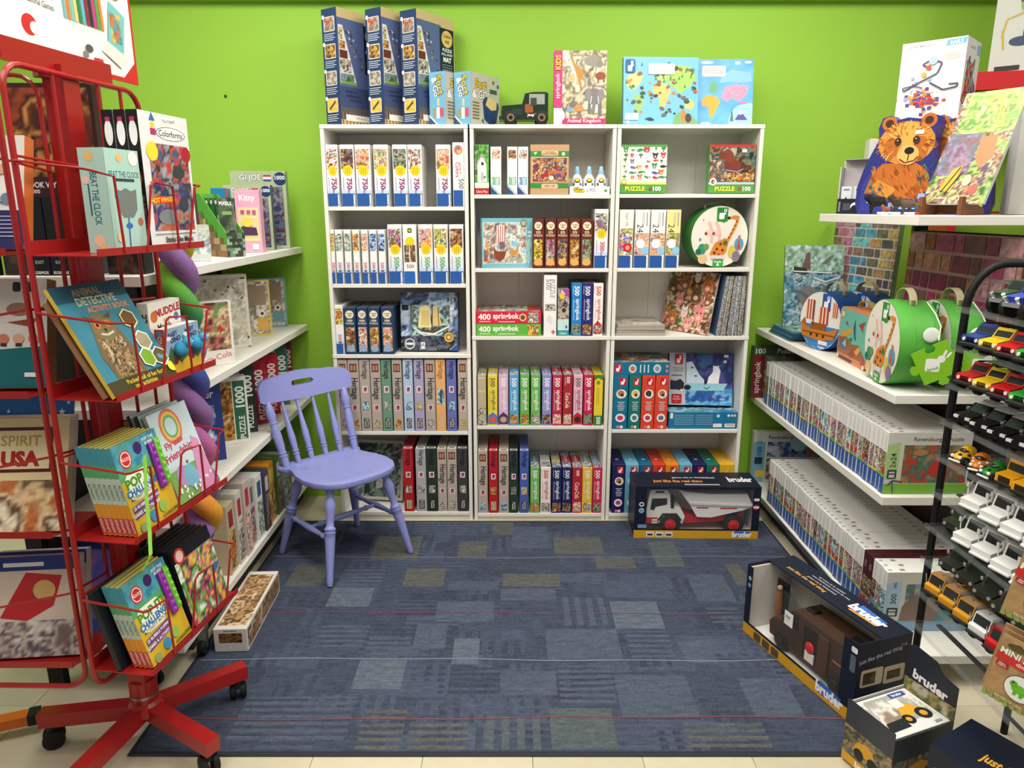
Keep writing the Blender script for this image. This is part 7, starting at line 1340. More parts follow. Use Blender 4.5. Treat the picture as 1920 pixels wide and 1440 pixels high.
for k in range(4):
 y=-.080+.034*k;m=MB();m.cbox((-.032,0,0),(.032,.018,.215),(50,96,50),.001);o=tag(m.obj('book','card'),f'green book in the pixel-patterned carton, {ORD[k]} from its front','book','green books in display carton')
 mw=Matrix.Translation(dc.location)@Matrix.Rotation(R(50),4,'Z')@Matrix.Translation((0,y,.008))@Matrix.Rotation(R(-10),4,'X');o.matrix_world=mw
 q=Pr(.08);q.ell(.5,.93,.035,(230,236,230)).text('BOOK',.5,.62,.045,(230,235,225),90,.02,.3).rect(.1,.1,.9,.3,(196,130,50));q.put(o,(-.032,.018,0),(0,-1,0),(0,0,1),.018,.215,'spine')
 if k==0:q=Pr(.3);q.pic(0,0,1,1,[(40,50,44),(70,90,66),(110,120,100),(30,40,36)],6,12,3).text('PIXELS',.5,.9,.06,(220,225,215),0,.03,.8).rect(.2,.7,.8,.76,(120,160,90));q.put(o,(-.032,0,0),(1,0,0),(0,0,1),.064,.215,'cover')
p=Pr(.75);p.rect(0,0,1,1,(70,60,62)).ell(.7,.5,.12,(230,230,228)).rect(.1,.1,.9,.2,(120,110,110)).text('STAR',.5,.8,.1,(220,220,220),0,.03,.7)
pbox('puzzle_box','dark grey puzzle box with round white badge, left of pixel-patterned carton','puzzle box',.13,.05,.25,(-1.185,2.64,LZ[0]+.001),R(28),(58,52,54),front=p)
for k,(y,c)in enumerate([(2.56,(176,184,190)),(2.44,(196,200,200))]):
 p=Pr(1.3);p.pic(0,0,1,1,[(150,165,175),(210,214,216),(120,135,150),(190,200,180)],610+k,14,4);p.rect(0,0,1,.2,(170,190,120)if k else(190,192,190))
 pbox('puzzle_box',f'pale grey snowy puzzle box on near part of top left shelf, {["farther", "nearer"][k]} one','puzzle box',.17,.04,.125,(-1.14-.03*k,y,LZ[0]+.001),R(30),c,front=p)
for k in range(3):
 p=Pr(.25);p.rect(0,0,1,1,(26,28,34)).ell(.75,.3,.02,(250,230,170),rx=.03).line([(.4,.3),(.95,.3)],.01,(220,200,150)).text('EXIT',.5,.17,.04,(190,200,200),0,.02,.8).text('KOSMOS',.5,.035,.035,(236,236,236),0,.03,.95)
 pbox('game_box',f'black game box with light flare on near end of top left shelf, {["left", "middle", "right"][k]} one','game box',.0525,.13,.21,(-1.30+.056*k,2.085,LZ[0]+.001),0,(28,29,34),front=p,group='black game boxes')
p=Pr(.6);p.rect(.1,.1,.9,.9,(60,50,46)).rect(.3,.2,.8,.6,(90,66,56))
pbox('game_box','dark brown game box left of the black ones on top left shelf','game box',.07,.10,.16,(-1.372,2.08,LZ[0]+.001),0,(44,38,36),front=p)
# second shelf
def flat_art(pal,seed,frame,asp,extra=None):
 p=Pr(asp);p.rect(0,0,1,1,frame).pic(.04,.03,.96,.97,PAL[pal]if isinstance(pal,str)else pal,seed,18,5)
 if extra:extra(p)
 return p
sk=[(200,190,170),(150,140,120),(225,220,205),(120,110,95),(180,170,120)]
def badge(c):
 def f(p):p.ell(.80,.40,.06,(236,232,222)).ell(.80,.40,.03,(70,60,50)).rect(.68,.1,.93,.32,c).rect(.05,.62,.4,.92,(190,180,150)).rect(.45,.55,.9,.9,(150,130,110))
 return f
pbox('puzzle_box','teal-framed nature print puzzle box, farthest on second left shelf','puzzle box',.21,.035,.235,(-1.20,3.50,LZ[1]+.001),R(18),(120,170,180),front=flat_art(sk,620,(120,170,180),.9,badge((110,160,170))))
pbox('puzzle_box','yellow-framed nature print puzzle box on second left shelf','puzzle box',.19,.035,.25,(-1.185,3.245,LZ[1]+.001),R(24),(206,180,90),front=flat_art(sk,621,(214,190,100),.8,badge((222,170,80))))
p=Pr(.82);p.rect(0,0,1,1,(222,216,200)).pic(.04,.04,.96,.96,[(210,204,188),(196,190,172),(222,218,204),(170,164,146)],622,18,7).text('Late Summer',.45,.5,.07,(150,140,110),0,.01,.6)
for k in range(26):a=random.Random(k);p.ell(a.random(),a.uniform(.0,1),.012,a.choice([(90,80,70),(120,110,90),(150,120,110)]),rx=.022,rot=a.uniform(0,3),n=8)
pbox('puzzle_box','large cream puzzle box with butterflies on second left shelf','puzzle box',.255,.045,.30,(-1.205,2.93,LZ[1]+.001),R(32),(206,200,184),front=p)
p=Pr(.8);p.rect(0,0,1,1,(236,232,226)).pic(.05,.24,.95,.98,[(190,60,60),(230,210,170),(120,150,90),(200,120,110),(90,60,50)],623,16,5).text('Coca-Cola',.6,.12,.09,(206,120,130),12,.01,.6)
pbox('puzzle_box','white and red soda-themed puzzle box at front of second left shelf','puzzle box',.19,.04,.235,(-1.115,2.60,LZ[1]+.001),R(40),(232,226,220),front=p)
p=Pr(1.0);p.rect(0,0,1,1,(60,40,36)).pic(.1,.1,.9,.9,PAL['books'],624,12,4)
pbox('puzzle_box','dark brown puzzle box on near part of second left shelf','puzzle box',.22,.05,.26,(-1.23,2.36,LZ[1]+.001),R(36),(52,38,34),front=p)
# third shelf: 1000-piece boxes standing at an angle
def th(c,pal,seed,white=False):
 p=Pr(.86);p.rect(0,0,1,1,(232,230,224)if white else c);p.pic(.04,.06,.72,.94,PAL[pal],seed,16,4).rect(.74,.06,.96,.94,c).text('1000',.86,.70,.12,(240,240,232),90,.03,.4).text('PUZZLE',.87,.24,.08,(236,236,226),90,.02,.34);return p
TH3=[(-1.175,3.50,.17,.29,(150,30,40),'books','maroon 1000-piece puzzle box, farthest on third left shelf'),(-1.17,3.375,.19,.285,(60,110,84),'sepia','green 1000-piece puzzle box behind the lavender chair back'),(-1.17,3.21,.20,.28,(190,34,44),'snow','red 1000-piece puzzle box with snowy picture on third left shelf'),(-1.175,3.055,.20,.285,(170,30,40),'garden','dark red 1000-piece puzzle box between green-black and snowy ones'),(-1.18,2.93,.20,.29,(36,52,44),'tractor','blackish green 1000-piece puzzle box behind the autumn one'),(-1.165,2.79,.205,.275,(44,104,70),'autumn','white-framed autumn leaves 1000-piece puzzle box, foremost on third shelf')]
for k,(x,y,w_,h,c,pal,lab)in enumerate(TH3):
 pbox('puzzle_box',lab,'puzzle box',w_,.045,h,(x,y,LZ[2]+.001),R(30),(232,230,224)if k==5 else c,front=th(c,pal,630+k,k==5),right=Pr(.15).text('1000',.5,.7,.1,(235,235,230),90,.02),group='1000-piece boxes on third left shelf')
p=Pr(1.2);p.rect(0,0,1,1,(40,60,130)).text('Ravensburger',.5,.85,.1,(236,240,246),0,.02,.8).pic(.1,.1,.9,.72,PAL['blue'],640,14,4)
pbox('puzzle_box','dark blue puzzle box on third left shelf, partly behind the red rack','puzzle box',.25,.05,.30,(-1.20,2.56,LZ[2]+.001),R(34),(40,60,130),front=p)
p=Pr(1.0);p.pic(0,0,1,1,[(230,160,60),(190,120,50),(120,90,50),(240,200,130)],641,14,4)
pbox('puzzle_box','amber puzzle box at near end of third left shelf behind the rack','puzzle box',.22,.05,.24,(-1.24,2.30,LZ[2]+.001),R(30),(210,150,60),front=p)
# bottom shelf: thick boxes with spines to the aisle
BS=[(2.44,.07,.27,(196,180,150),'tan'),(2.525,.055,.285,(214,208,196),'cream'),(2.595,.06,.30,(206,190,184),'pinkish'),(2.67,.05,.275,(196,190,186),'grey'),(2.735,.07,.27,(230,230,226),'white'),(2.82,.06,.26,(70,70,84),'navy'),(2.895,.075,.262,(226,150,40),'orange'),(2.985,.06,.262,(90,120,70),'green'),(3.06,.06,.25,(150,150,140),'grey'),(3.14,.07,.25,(60,80,70),'dark green')]
for k,(y,d_,h,c,nm)in enumerate(BS):
 q=Pr(.25);q.pic(.05,.05,.95,.6,PAL[['autumn','sepia','floral','garden','snow','books','candy','jungle','grey','forest'][k]],650+k,10,3).rect(.2,.66,.8,.9,[(150,40,50),(176,40,46),(190,50,60),(120,110,110),(60,90,140),(200,200,210),(230,210,120),(220,226,210),(90,90,86),(160,170,160)][k])
 pbox('puzzle_box',f'{nm} puzzle box on bottom left shelf, {ordw(k)} from the near end','puzzle box',.30,d_-.003,h,(LX1-.165+.004*(k%3),y+d_/2,LZ[3]+.001),0,c,right=q,group='boxes on the bottom left shelf')
for k,(x,y,w_,d_,h,c,lab)in enumerate([(-1.30,2.1,.20,.10,.30,(40,60,150),'blue box at near end of bottom left shelf behind the red rack'),(-1.10,2.12,.035,.16,.33,(110,140,140),'thin grey-teal box standing near the red rack on bottom left shelf')]):
 p=Pr(w_/h);p.pic(0,.2,1,1,[(50,60,170),(90,70,160),(130,80,120),(60,90,180)]if k==0 else[(110,140,140),(120,150,148)],660+k,10,3)
 pbox('toy_box',lab,'toy box',w_,d_,h,(x,y,LZ[3]+.001),0,c,front=p)
# long white puzzle box on the carpet
c_=Vector(((-1.018-.907)/2,2.20));p=Pr(.28);p.rect(0,0,1,1,(222,218,210)).pic(.08,.06,.92,.94,[(120,84,56),(190,150,100),(80,54,40),(220,190,150),(150,110,70)],670,22,6).text('1000',.93,.2,.03,(60,50,44),90)
q=Pr(1.3);q.rect(.15,.4,.85,.82,(110,76,46)).pic(.15,.4,.85,.82,[(90,60,36),(150,104,60),(60,40,26)],671,8,3).rect(.3,.9,.7,.94,(130,130,130)).ell(.5,.2,.06,(236,236,236))
s_=Pr(4.6);s_.rect(.02,.1,.98,.9,(150,120,86)).pic(.02,.1,.98,.9,[(110,80,54),(180,140,100),(80,60,44),(206,180,140)],672,18,6)
pbox('puzzle_box','long white puzzle box with brown picture lying on carpet edge beside the rack','puzzle box',.112,.405,.085,(-.968,2.40,.0085),R(2.5),(224,221,214),front=q,top=p,right=s_)
# ------------------------------------------------------------------ red wire spinner rack
RED=(158,30,30);e=np.array((.148,.989,0));dp=np.array((-.989,.148,0));A0=np.array((-.88,1.56,0));DEP,WID=.158,.405
C0=A0+dp*DEP;POST=C0+e*WID/2+dp*.034
rk=thing('spinner_rack','red wire spinner book rack on five-armed caster base','display rack',(0,0,0));up=np.array((0,0,1.))
m=MB();hw=.026;px,py=POST[0],POST[1]
vs=[]
for z in(.15,1.80):
 for sx,sy in((-1,-1),(1,-1),(1,1),(-1,1)):q=POST+e*hw*sx+dp*hw*sy;vs.append((q[0],q[1],z))
m.add(vs,[(0,1,2,3),(7,6,5,4),(0,4,5,1),(1,5,6,2),(2,6,7,3),(3,7,4,0)],RED);m.obj('post','paint',rk)
m=MB();m.lathe((px,py,.098),(px,py,.20),[(0,.05),(.2,.05),(.35,.036),(1,.034)],RED,20);hub=m.obj('hub','paint',rk)
m=MB();m.lathe((px,py,.150),(px,py,.158),[(0,.0375),(1,.0375)],(150,146,140),20);m.obj('collar_ring','metal',hub)
for k in range(5):
 a=R(42+72*k);d=np.array((math.cos(a),math.sin(a),0));p0=np.array((px,py,.105))+d*.02;p1=np.array((px,py,.093))+d*.285
 m=MB();m.bar(p0,p1,.042,.042,RED);ar=m.obj('base_arm','paint',rk)
 cc=np.array((px,py,0))+d*.258;t=np.array((-d[1],d[0],0));aa=R(20+50*k);t=np.array((math.cos(aa),math.sin(aa),0))
 wz,wr_=(.0335,.0245)if cc[0]>-1.10 and cc[1]>1.69 else(.029,.0285)
 m=MB();[m.lathe(cc+up*wz+t*s_*.006,cc+up*wz+t*s_*.024,[(0,wr_*.9),(.1,wr_),(.8,wr_),(1,wr_*.78)],(24,24,25),18)for s_ in(-1,1)];cw=m.obj('caster','matte',ar)
 m=MB();m.lathe(cc+up*.045,cc+up*.075,[(0,.016),(1,.012)],(36,36,38),12);m.obj('caster_stem','matte',cw)
TZR=[1.385,1.065,.72,.37]
def rod(name,pts,r=.0045,par=rk):m=MB();m.tube(pts,r,RED,8);return m.obj(name,'paint',par)
# rounded full-height loops behind the right-hand trays
def loop(a,b,z0,z1,rr=.05):
 a,b=np.array(a),np.array(b);d=unit(b-a);pts=[a+up*(z0+rr)]
 pts.append(a+up*(z1-rr));pts+=[a+d*rr*(1-math.cos(R(t)))+up*(z1-rr+rr*math.sin(R(t)))for t in(22,45,68,90)]
 pts+=[b-d*rr*(1-math.sin(R(t)))+up*(z1-rr+rr*math.cos(R(t)))for t in(0,22,45,68,90)];pts.append(b+up*(z0+rr))
 pts+=[b-d*rr*(1-math.cos(R(t)))+up*(z0+rr-rr*math.sin(R(t)))for t in(22,45,68,90)];pts+=[a+d*rr*(1-math.sin(R(t)))+up*(z0+rr-rr*math.cos(R(t)))for t in(0,22,45,68)]
 return pts
m=MB();m.tube(loop(C0+dp*.004,C0+e*(WID+.03)+dp*.004,.31,1.775),.0065,RED,8,closed=True);m.obj('frame_loop','paint',rk)
for t in(.14,.285,.365):rod('upright_rod',[C0+e*t+dp*.004+up*.32,C0+e*t+dp*.004+up*1.77])
m=MB();m.tube(loop(C0+np.array((-.035,.018,0)),C0+np.array((-.44,.025,0)),.31,1.775),.0065,RED,8,closed=True);m.obj('frame_loop','paint',rk)
LFT=C0+np.array((-.035,.165,0))
m=MB();m.tube(loop(LFT,LFT+np.array((-.42,.01,0)),.31,1.775),.005,RED,8,closed=True);m.obj('frame_loop','paint',rk)
m=MB();m.bar(POST+up*1.777,C0+e*.2+up*1.777,.03,.012,RED);m.bar(POST+up*1.777,LFT+up*1.777,.03,.012,RED);m.obj('top_bracket','paint',rk)
for z in TZR:
 m=MB();A,B,C,D=A0,A0+e*WID,C0,C0+e*WID;th_=up*.0025
 def sheet(q):m.add([np.array(k)for k in q]+[np.array(k)-th_ for k in q],[(0,1,2,3),(7,6,5,4),(0,4,5,1),(1,5,6,2),(2,6,7,3),(3,7,4,0)],RED)
 sheet([A+up*z,B+up*z,D+up*z,C+up*z]);m.prism([(0,0),(WID,0),(WID,.016),(0,.016)],A+up*(z-.0025),e,up,-dp,.0025,RED);m.prism([(0,0),(WID,0),(WID,.03),(0,.03)],C+up*z,e,up,dp,.0025,RED);tr=m.obj('tray','paint',rk)
 g1=z+.165
 rod('guard_wire',[C-e*.007+up*(z+.195),A-e*.007-dp*.004+up*(g1+.012),A-dp*.007+up*(g1+.010),A+e*.075-dp*.006+up*g1,A+e*.085-dp*.004+up*(z+.002)],.003,tr)
 rod('guard_wire',[A+e*.165-dp*.004+up*(z+.002),A+e*.20-dp*.006+up*(z+.15),A+e*.215-dp*.006+up*(z+.158),A+e*.285-dp*.006+up*(z+.15),A+e*.29-dp*.004+up*(z+.002)],.003,tr)
 rod('guard_wire',[A+e*.335-dp*.004+up*(z+.002),A+e*.38-dp*.006+up*(z+.15),B-dp*.006+up*(z+.155),D+up*(z+.175)],.003,tr)
 rod('guard_wire',[C+up*(z+.205),D+up*(z+.18)],.003,tr)
 m=MB();x1,x0,y0,y1=C0[0]-.03,C0[0]-.45,C0[1]+.012,C0[1]+.165
 m.box((x0,y0,z-.0025),(x1-.03,y1,z),RED);m.add([(x1-.03,y0,z),(x1,y0+.05,z),(x1,y1,z),(x1-.03,y1,z)],[(0,1,2,3)],RED);m.box((x0,y0-.002,z-.0025),(x1-.03,y0,z+.014),RED);tl=m.obj('tray','paint',rk)
 rod('guard_wire',[(x1-.002,y1,z+.18),(x1-.01,y0+.004,z+.20),(x1-.19,y0-.004,z+.165),(x1-.21,y0-.004,z+.155),(x1-.235,y0-.002,z+.002)],.003,tl)
# header sign
m=MB();s0=C0-e*.03+dp*.035;SW,SH=.56,.44
sg=slab('header_sign','white header sign with red border on top of the red rack','sign',tuple(s0-e*.04+up*1.802),tuple(e*SW),(0,0,SH),.004,(240,238,230),None,(196,40,40))
p=Pr(SW/SH);R2=(200,44,44);p.rect(0,0,1,1,R2).poly([(.02,.12),(.1,.025),(.90,.025),(.985,.12),(.985,.98),(.02,.98)],(242,240,232))
p.rrect(.26,.40,.46,.80,.05,R2).rrect(.30,.50,.42,.76,.03,(242,240,232)).text('Janod',.36,.445,.06,(242,240,232),-6,.01,.16).text("Magneti'book",.62,.62,.10,(40,36,34),0,.02,.34).text('Jeux Educatifs Magnetiques',.37,.33,.03,(60,54,50),-3,0,.34).text('Magnetic Educational Games',.37,.28,.03,(60,54,50),-3,0,.34).ell(.36,.16,.05,R2).ell(.385,.15,.03,(242,240,232))
for k,c in enumerate([(110,180,180),(230,120,50),(120,190,170),(236,200,130),(50,130,70),(90,180,200),(150,40,60),(50,44,60),(200,60,130),(90,160,80),(220,130,50)]):p.poly([(.555+.022*k,.25),(.573+.022*k,.245),(.565+.022*k,.52),(.547+.022*k,.525)],c).ell(.558+.022*k,.49,.012,(245,245,240),n=8)
p.rrect(.83,.44,.92,.60,.03,(44,54,50)).poly([(.80,.14),(.84,.42),(.94,.36),(.91,.16)],(120,190,190)).pic(.835,.2,.905,.36,[(230,190,80),(90,150,150),(200,110,60)],4,6,2).poly([(.76,.14),(.80,.20),(.93,.14),(.88,.07)],(226,222,214)).ell(.68,.13,.02,(90,84,80),rx=.03).rect(.64,.08,.67,.11,(120,130,130)).rrect(.70,.03,.76,.09,.01,(190,60,60))
p.put(sg,(0,0,0),(1,0,0),(0,1,0),SW,SH,'front')
m=MB();q0=s0+e*.06-dp*.008;m.prism([(0,0),(.34,0),(.34,.05),(0,.05)],q0+up*1.782,e,up,-dp,.003,RED);m.obj('sign_holder','paint',rk)
# ---- right-hand trays
def on(t,d,z):q=A0+e*t+dp*d;return(float(q[0]),float(q[1]),z+.0008)
BZ=math.atan2(e[1],e[0])
def rbox(name,label,cat,t0,W,D,H,d0,z,col,front=None,left=None,top=None,group=None,lean=0):
 q=A0+e*(t0+W/2)+dp*(d0+D/2);o=pbox(name,label,cat,W,D,H,(float(q[0]),float(q[1]),z+.0008+(math.sin(R(abs(lean)))*D/2)),BZ,col,front=front,left=left,top=top,group=group,rot=(R(-lean),0,BZ));return o
MT=(176,212,200)
p=Pr(.5);p.rect(0,0,1,1,MT).text('BEAT THE CLOCK',.52,.76,.055,(50,110,130),0,.02,.9).rect(.2,.69,.8,.72,(60,70,70)).poly([(.2,.62),(.35,.60),(.5,.63),(.65,.60),(.82,.62),(.80,.42),(.66,.34),(.36,.34),(.22,.42)],(120,126,124)).line([(.5,.34),(.46,.05)],.02,(60,110,160)).ell(.5,.26,.03,(60,110,180),rx=.05).ell(.4,.92,.04,(236,190,120)).ell(.82,.92,.07,(240,240,236)).ell(.25,.55,.04,(70,150,160)).ell(.85,.3,.04,(200,100,90)).ell(.2,.15,.05,(236,200,160))
q=Pr(.28);q.rect(0,0,1,1,MT).text('BEAT THE CLOCK',.5,.52,.07,(50,110,130),-90,.02,.5).rect(.24,.36,.3,.66,(60,90,100)).ell(.4,.92,.05,(236,190,120)).ell(.45,.12,.06,(240,200,170)).ell(.6,.04,.05,(230,200,140)).ell(.2,.7,.04,(240,200,180))
rbox('game_box','mint green activity game box on uppermost rack tray, near end','game box',.075,.115,.062,.225,.012,TZR[0],MT,front=p,left=q)
def cf():
 p=Pr(.62);p.rect(0,0,1,1,(230,231,230)).text('The Original',.6,.95,.022,(60,60,60),4,0,.3).ell(.62,.86,.05,(90,92,94),rx=.19).ell(.62,.86,.046,(236,236,236),rx=.18).text('Colorforms',.62,.86,.045,(40,40,44),0,.01,.55).poly([(.2,.94),(.26,1),(.32,.94)],(60,110,180)).ell(.26,.91,.025,(240,210,60)).rect(.21,.84,.31,.885,(190,40,110)).pic(.14,.40,.94,.78,[(60,90,130),(200,70,40),(50,50,60),(150,160,170),(190,60,40)],700,14,4).pic(.1,.14,.95,.5,[(200,80,40),(50,70,140),(60,60,64),(150,150,150),(206,90,50)],701,14,4).ell(.2,.72,.07,(240,220,60)).ell(.9,.72,.06,(176,30,44)).poly([(.06,.36),(.2,.40),(.5,.39),(.5,.34),(.2,.34)],(220,60,30)).text('HOT WHEELS',.32,.37,.035,(246,206,60),4,.04,.42).ell(.40,.24,.06,(130,134,136),rx=.13).ell(.70,.58,.05,(60,60,62),rx=.08).ell(.75,.34,.06,(60,66,76),rx=.06).text('Sticks Like Magic',.58,.065,.04,(40,40,44),0,.03,.6).rect(.08,.11,.95,.115,(60,60,60)).rect(.08,.02,.95,.025,(60,60,60));return p
def cfs():
 p=Pr(.09);p.rect(0,0,1,1,(28,26,28)).ell(.5,.84,.09,(240,240,240),rx=.032).rect(.3,.92,.7,.95,(190,50,110)).poly([(.2,.50),(.5,.66),(.8,.52),(.6,.40)],(230,120,40)).pic(.15,.12,.85,.4,[(200,80,40),(60,70,120),(150,120,60),(40,40,40)],5,8,3).ell(.5,.45,.02,(200,40,50));return p
CF,CFS=cf(),cfs()
for k in range(3):rbox('sticker_set_box',f'black and white sticker play set box on uppermost tray, {["front", "middle", "rear"][k]} of three','toy box',.20,.195,.029,.318,.008+.031*k,TZR[0],{'all':(30,28,30),'front':(230,231,230),'right':(60,50,50)},front=CF if k==0 else None,left=CFS,group='sticker play sets')
# tray 2: owl book and board books
def leanbook(label,t0,W,H,z,d0,lean,pr,col,edge,th=.008,cat='book',group=None,name='book'):
 o=on(t0,d0,z);a=R(lean);v=dp*math.sin(a)*H+up*math.cos(a)*H
 return slab(name,label,cat,(o[0],o[1],o[2]+.001+th*math.sin(a)),tuple(e*W),tuple(v),th,col,pr,edge,group)
p=Pr(.86);p.rect(0,0,1,1,(60,128,150)).rect(0,.85,1,1,(40,84,104)).text('ANIMAL',.45,.93,.065,(150,140,120),0,.03,.4).text('DETECTIVE',.52,.845,.07,(190,190,150),0,.03,.55).text('ACTIVITY BOOK',.62,.765,.05,(224,140,90),0,.03,.6).rect(0,0,1,.13,(66,60,36)).text('Packed full of fun facts',.55,.09,.04,(236,206,70),0,.01,.6).text('and activities',.5,.04,.04,(236,206,70),0,.01,.4)
p.poly([(.18,.13),(.14,.35),(.20,.52),(.26,.66),(.52,.66),(.58,.52),(.62,.34),(.60,.13)],(120,96,68)).pic(.22,.14,.54,.5,[(110,86,60),(170,140,100),(60,46,34),(200,176,140)],710,16,7).ell(.39,.60,.13,(126,110,80),rx=.14).poly([(.24,.66),(.2,.72),(.34,.68)],(90,76,56)).poly([(.44,.68),(.58,.72),(.54,.66)],(90,76,56)).ell(.32,.62,.035,(220,120,50)).ell(.46,.62,.035,(220,120,50)).ell(.32,.62,.016,(20,16,14)).ell(.46,.62,.016,(20,16,14)).poly([(.37,.58),(.41,.58),(.39,.54)],(50,44,40)).line([(.3,.54),(.38,.52),(.48,.54)],.02,(206,196,170))
for x,y,c in((.78,.62,(110,76,50)),(.80,.40,(170,160,130)),(.72,.24,(130,170,50)),(.90,.22,(110,90,50))):
 h_=[(x+.12*math.cos(R(90+60*k))/.86*.86,y+.10*math.sin(R(90+60*k)))for k in range(6)];p.poly(h_,(236,226,150)if y>.6 else(240,240,232));p.poly([(x+(a_-x)*.85,y+(b_-y)*.85)for a_,b_ in h_],c)
p.ell(.88,.22,.025,(90,170,180)).ell(.92,.2,.025,(90,170,180)).ell(.97,.1,.05,(240,220,60))
leanbook('teal animal activity book with large owl on cover, second rack tray',.004,.235,.275,TZR[1],.004,29,p,(60,128,150),(226,190,70),.010)
for k in range(2):
 p=Pr(.72);p.rect(0,0,1,1,(150,180,206)).poly([(0,.3),(.3,.62),(.55,.36),(.8,.6),(1,.4),(1,0),(0,0)],(80,110,70)).poly([(0,.2),(.2,.3),(.4,.18),(.6,.3),(.8,.18),(1,.28),(1,0),(0,0)],(226,196,60)).text('BABY',.45,.86,.10,(60,60,110),8,.04,.55).text('DINO',.58,.74,.10,(60,60,110),6,.04,.5).ell(.5,.28,.09,(140,50,80)).ell(.2,.78,.05,(240,242,246),rx=.1)
 b=rbox('board_book',f'small blue board book with plush dinosaur finger puppet, {["left", "right"][k]} one on second tray','book',.244+.080*k,.078,.026,.12,.034+.004*k,TZR[1],{'all':(206,76,46),'front':(150,180,206),'top':(236,232,222)},front=p,left=Pr(.2).text('BABY DINO',.5,.5,.10,(245,225,210),90,.03,.7).ell(.5,.9,.06,(80,150,190)),group='finger puppet books')
 m=MB();m.ball((.012,-.024,.062),(.022,.016,.020),(70,160,206),14,10);m.ball((.022,-.036,.078),(.015,.013,.013),(90,176,216),12,8);m.ball((.016,-.030,.094),(.004,.004,.006),(90,176,216),8,6);m.ball((.028,-.046,.080),(.003,.002,.003),(250,250,250),8,6);m.obj('finger_puppet','fabric',b)
p=Pr(.75);p.rect(0,0,1,1,(232,228,218)).text('MUDDLE',.6,.86,.10,(170,50,60),6,.05,.75).text('and',.5,.74,.05,(50,46,44)).text('Match',.45,.65,.09,(50,46,44),4,.01,.5).ell(.16,.8,.08,(200,110,60)).ell(.85,.75,.06,(80,120,180))
rbox('board_book','white flip book standing behind the blue finger puppet books','book',.245,.135,.03,.185,.072,TZR[1],(234,230,220),front=p,left=Pr(.2).text('MUDDLE',.5,.6,.12,(60,54,50),90,.02,.5))
leanbook('tan board leaning right behind the owl book on second rack tray',.0,.20,.24,TZR[1],.024,29,None,(120,90,66),(150,112,76),.010)
# trays 3 and 4: push-bubble books and black colouring books
def pop():
 p=Pr(.8);p.rect(0,0,1,1,(220,180,50)).rect(0,.74,1,1,(70,150,176)).rect(0,.60,1,.80,(90,170,110)).pic(0,.70,1,1,[(60,140,170),(90,170,190),(80,160,150)],720,10,3,.3).rrect(.08,.36,.62,.66,.08,(244,244,236)).text('POP IT!',.38,.57,.10,(90,150,40),4,.05,.5).text('CHALLENGE',.38,.465,.075,(50,120,180),4,.05,.52).text('ACTIVITY BOOK',.36,.395,.04,(60,60,70),4,.01,.46).ell(.22,.82,.10,(206,50,50)).ell(.22,.82,.085,(238,226,220)).ell(.22,.82,.07,(206,50,50)).text('KLUTZ',.22,.82,.035,(245,240,235),-6,.03,.14).ell(.52,.88,.07,(70,40,110)).text('POP THE',.78,.94,.035,(240,244,246),0,.03,.3).text('BUBBLE',.80,.89,.035,(240,244,246),0,.03,.3).poly([(.05,.24),(.05,.31),(.66,.36),(.66,.29)],(110,60,140)).text('25 BUBBLE POPPING',.36,.30,.035,(245,240,245),4,.03,.54).poly([(.05,.17),(.05,.23),(.6,.28),(.6,.22)],(110,60,140)).text('GAMES & ACTIVITIES',.32,.225,.035,(245,240,245),4,.03,.5).ell(.42,.11,.07,(70,150,200)).ell(.66,.15,.07,(150,190,90)).ell(.15,.05,.06,(150,170,110)).text('DOUBLE DARE!',.8,.05,.035,(60,100,60),4,.02,.3);return p
def pops():
 p=Pr(.06);p.rect(0,0,1,1,(226,150,50)).rect(0,.8,1,1,(70,150,170)).rect(0,.66,1,.8,(90,165,110)).rect(0,.36,1,.66,(190,205,190)).text('ACTIVITY',.5,.5,.03,(60,90,80),-90,.02,.24).rect(0,.02,1,.2,(200,60,50)).text('SCHOLASTIC',.5,.11,.03,(245,225,215),-90,.02,.16);return p
PO,POS=pop(),pops()
def popbook(label,t0,z,d0,front,group,lean=16):
 o=leanbook(label,t0,.165,.222,z,d0,lean,PO if front else None,(222,184,60),(120,160,130),.0125,group=group)
 q=o;POSP=POS.meshes(.0125,.222)
 for me,nm in[(POSP[0],'spine_print')]+[(q,'spine_lettering')for q in POSP[1]]:
  if me:ob=link(nm,me,o);ob.matrix_local=Matrix(((0,0,-1,0),(0,1,0,0),(1,0,0,-.0125),(0,0,0,1)))
 if front:
  m=MB();m.cbox((.118,.075,.0005),(.140,.195,.011),(140,40,160),.003);[m.ball((.129,.087+.0192*k,.011),(.0075,.0075,.004),(160,60,180),10,6)for k in range(6)];m.obj('bubble_popper','plastic',o)
  m=MB();m.cbox((.1415,.08,.0005),(.160,.20,.010),(110,200,50),.003);[m.ball((.151,.092+.0192*k,.010),(.0065,.0065,.0035),(130,214,70),10,6)for k in range(6)];m.obj('bubble_popper','plastic',o)
 return o
for k in range(7):popbook(f'bubble-popping activity book on third rack tray, {ORD[k]} from the front',.030,TZR[2],.012+.0132*k,k==0,'bubble activity books',12)
for k in range(4):popbook(f'bubble-popping activity book on lowest rack tray, {ORD[k]} from the front',.022,TZR[3],.012+.0135*k,k==0,'bubble activity books')
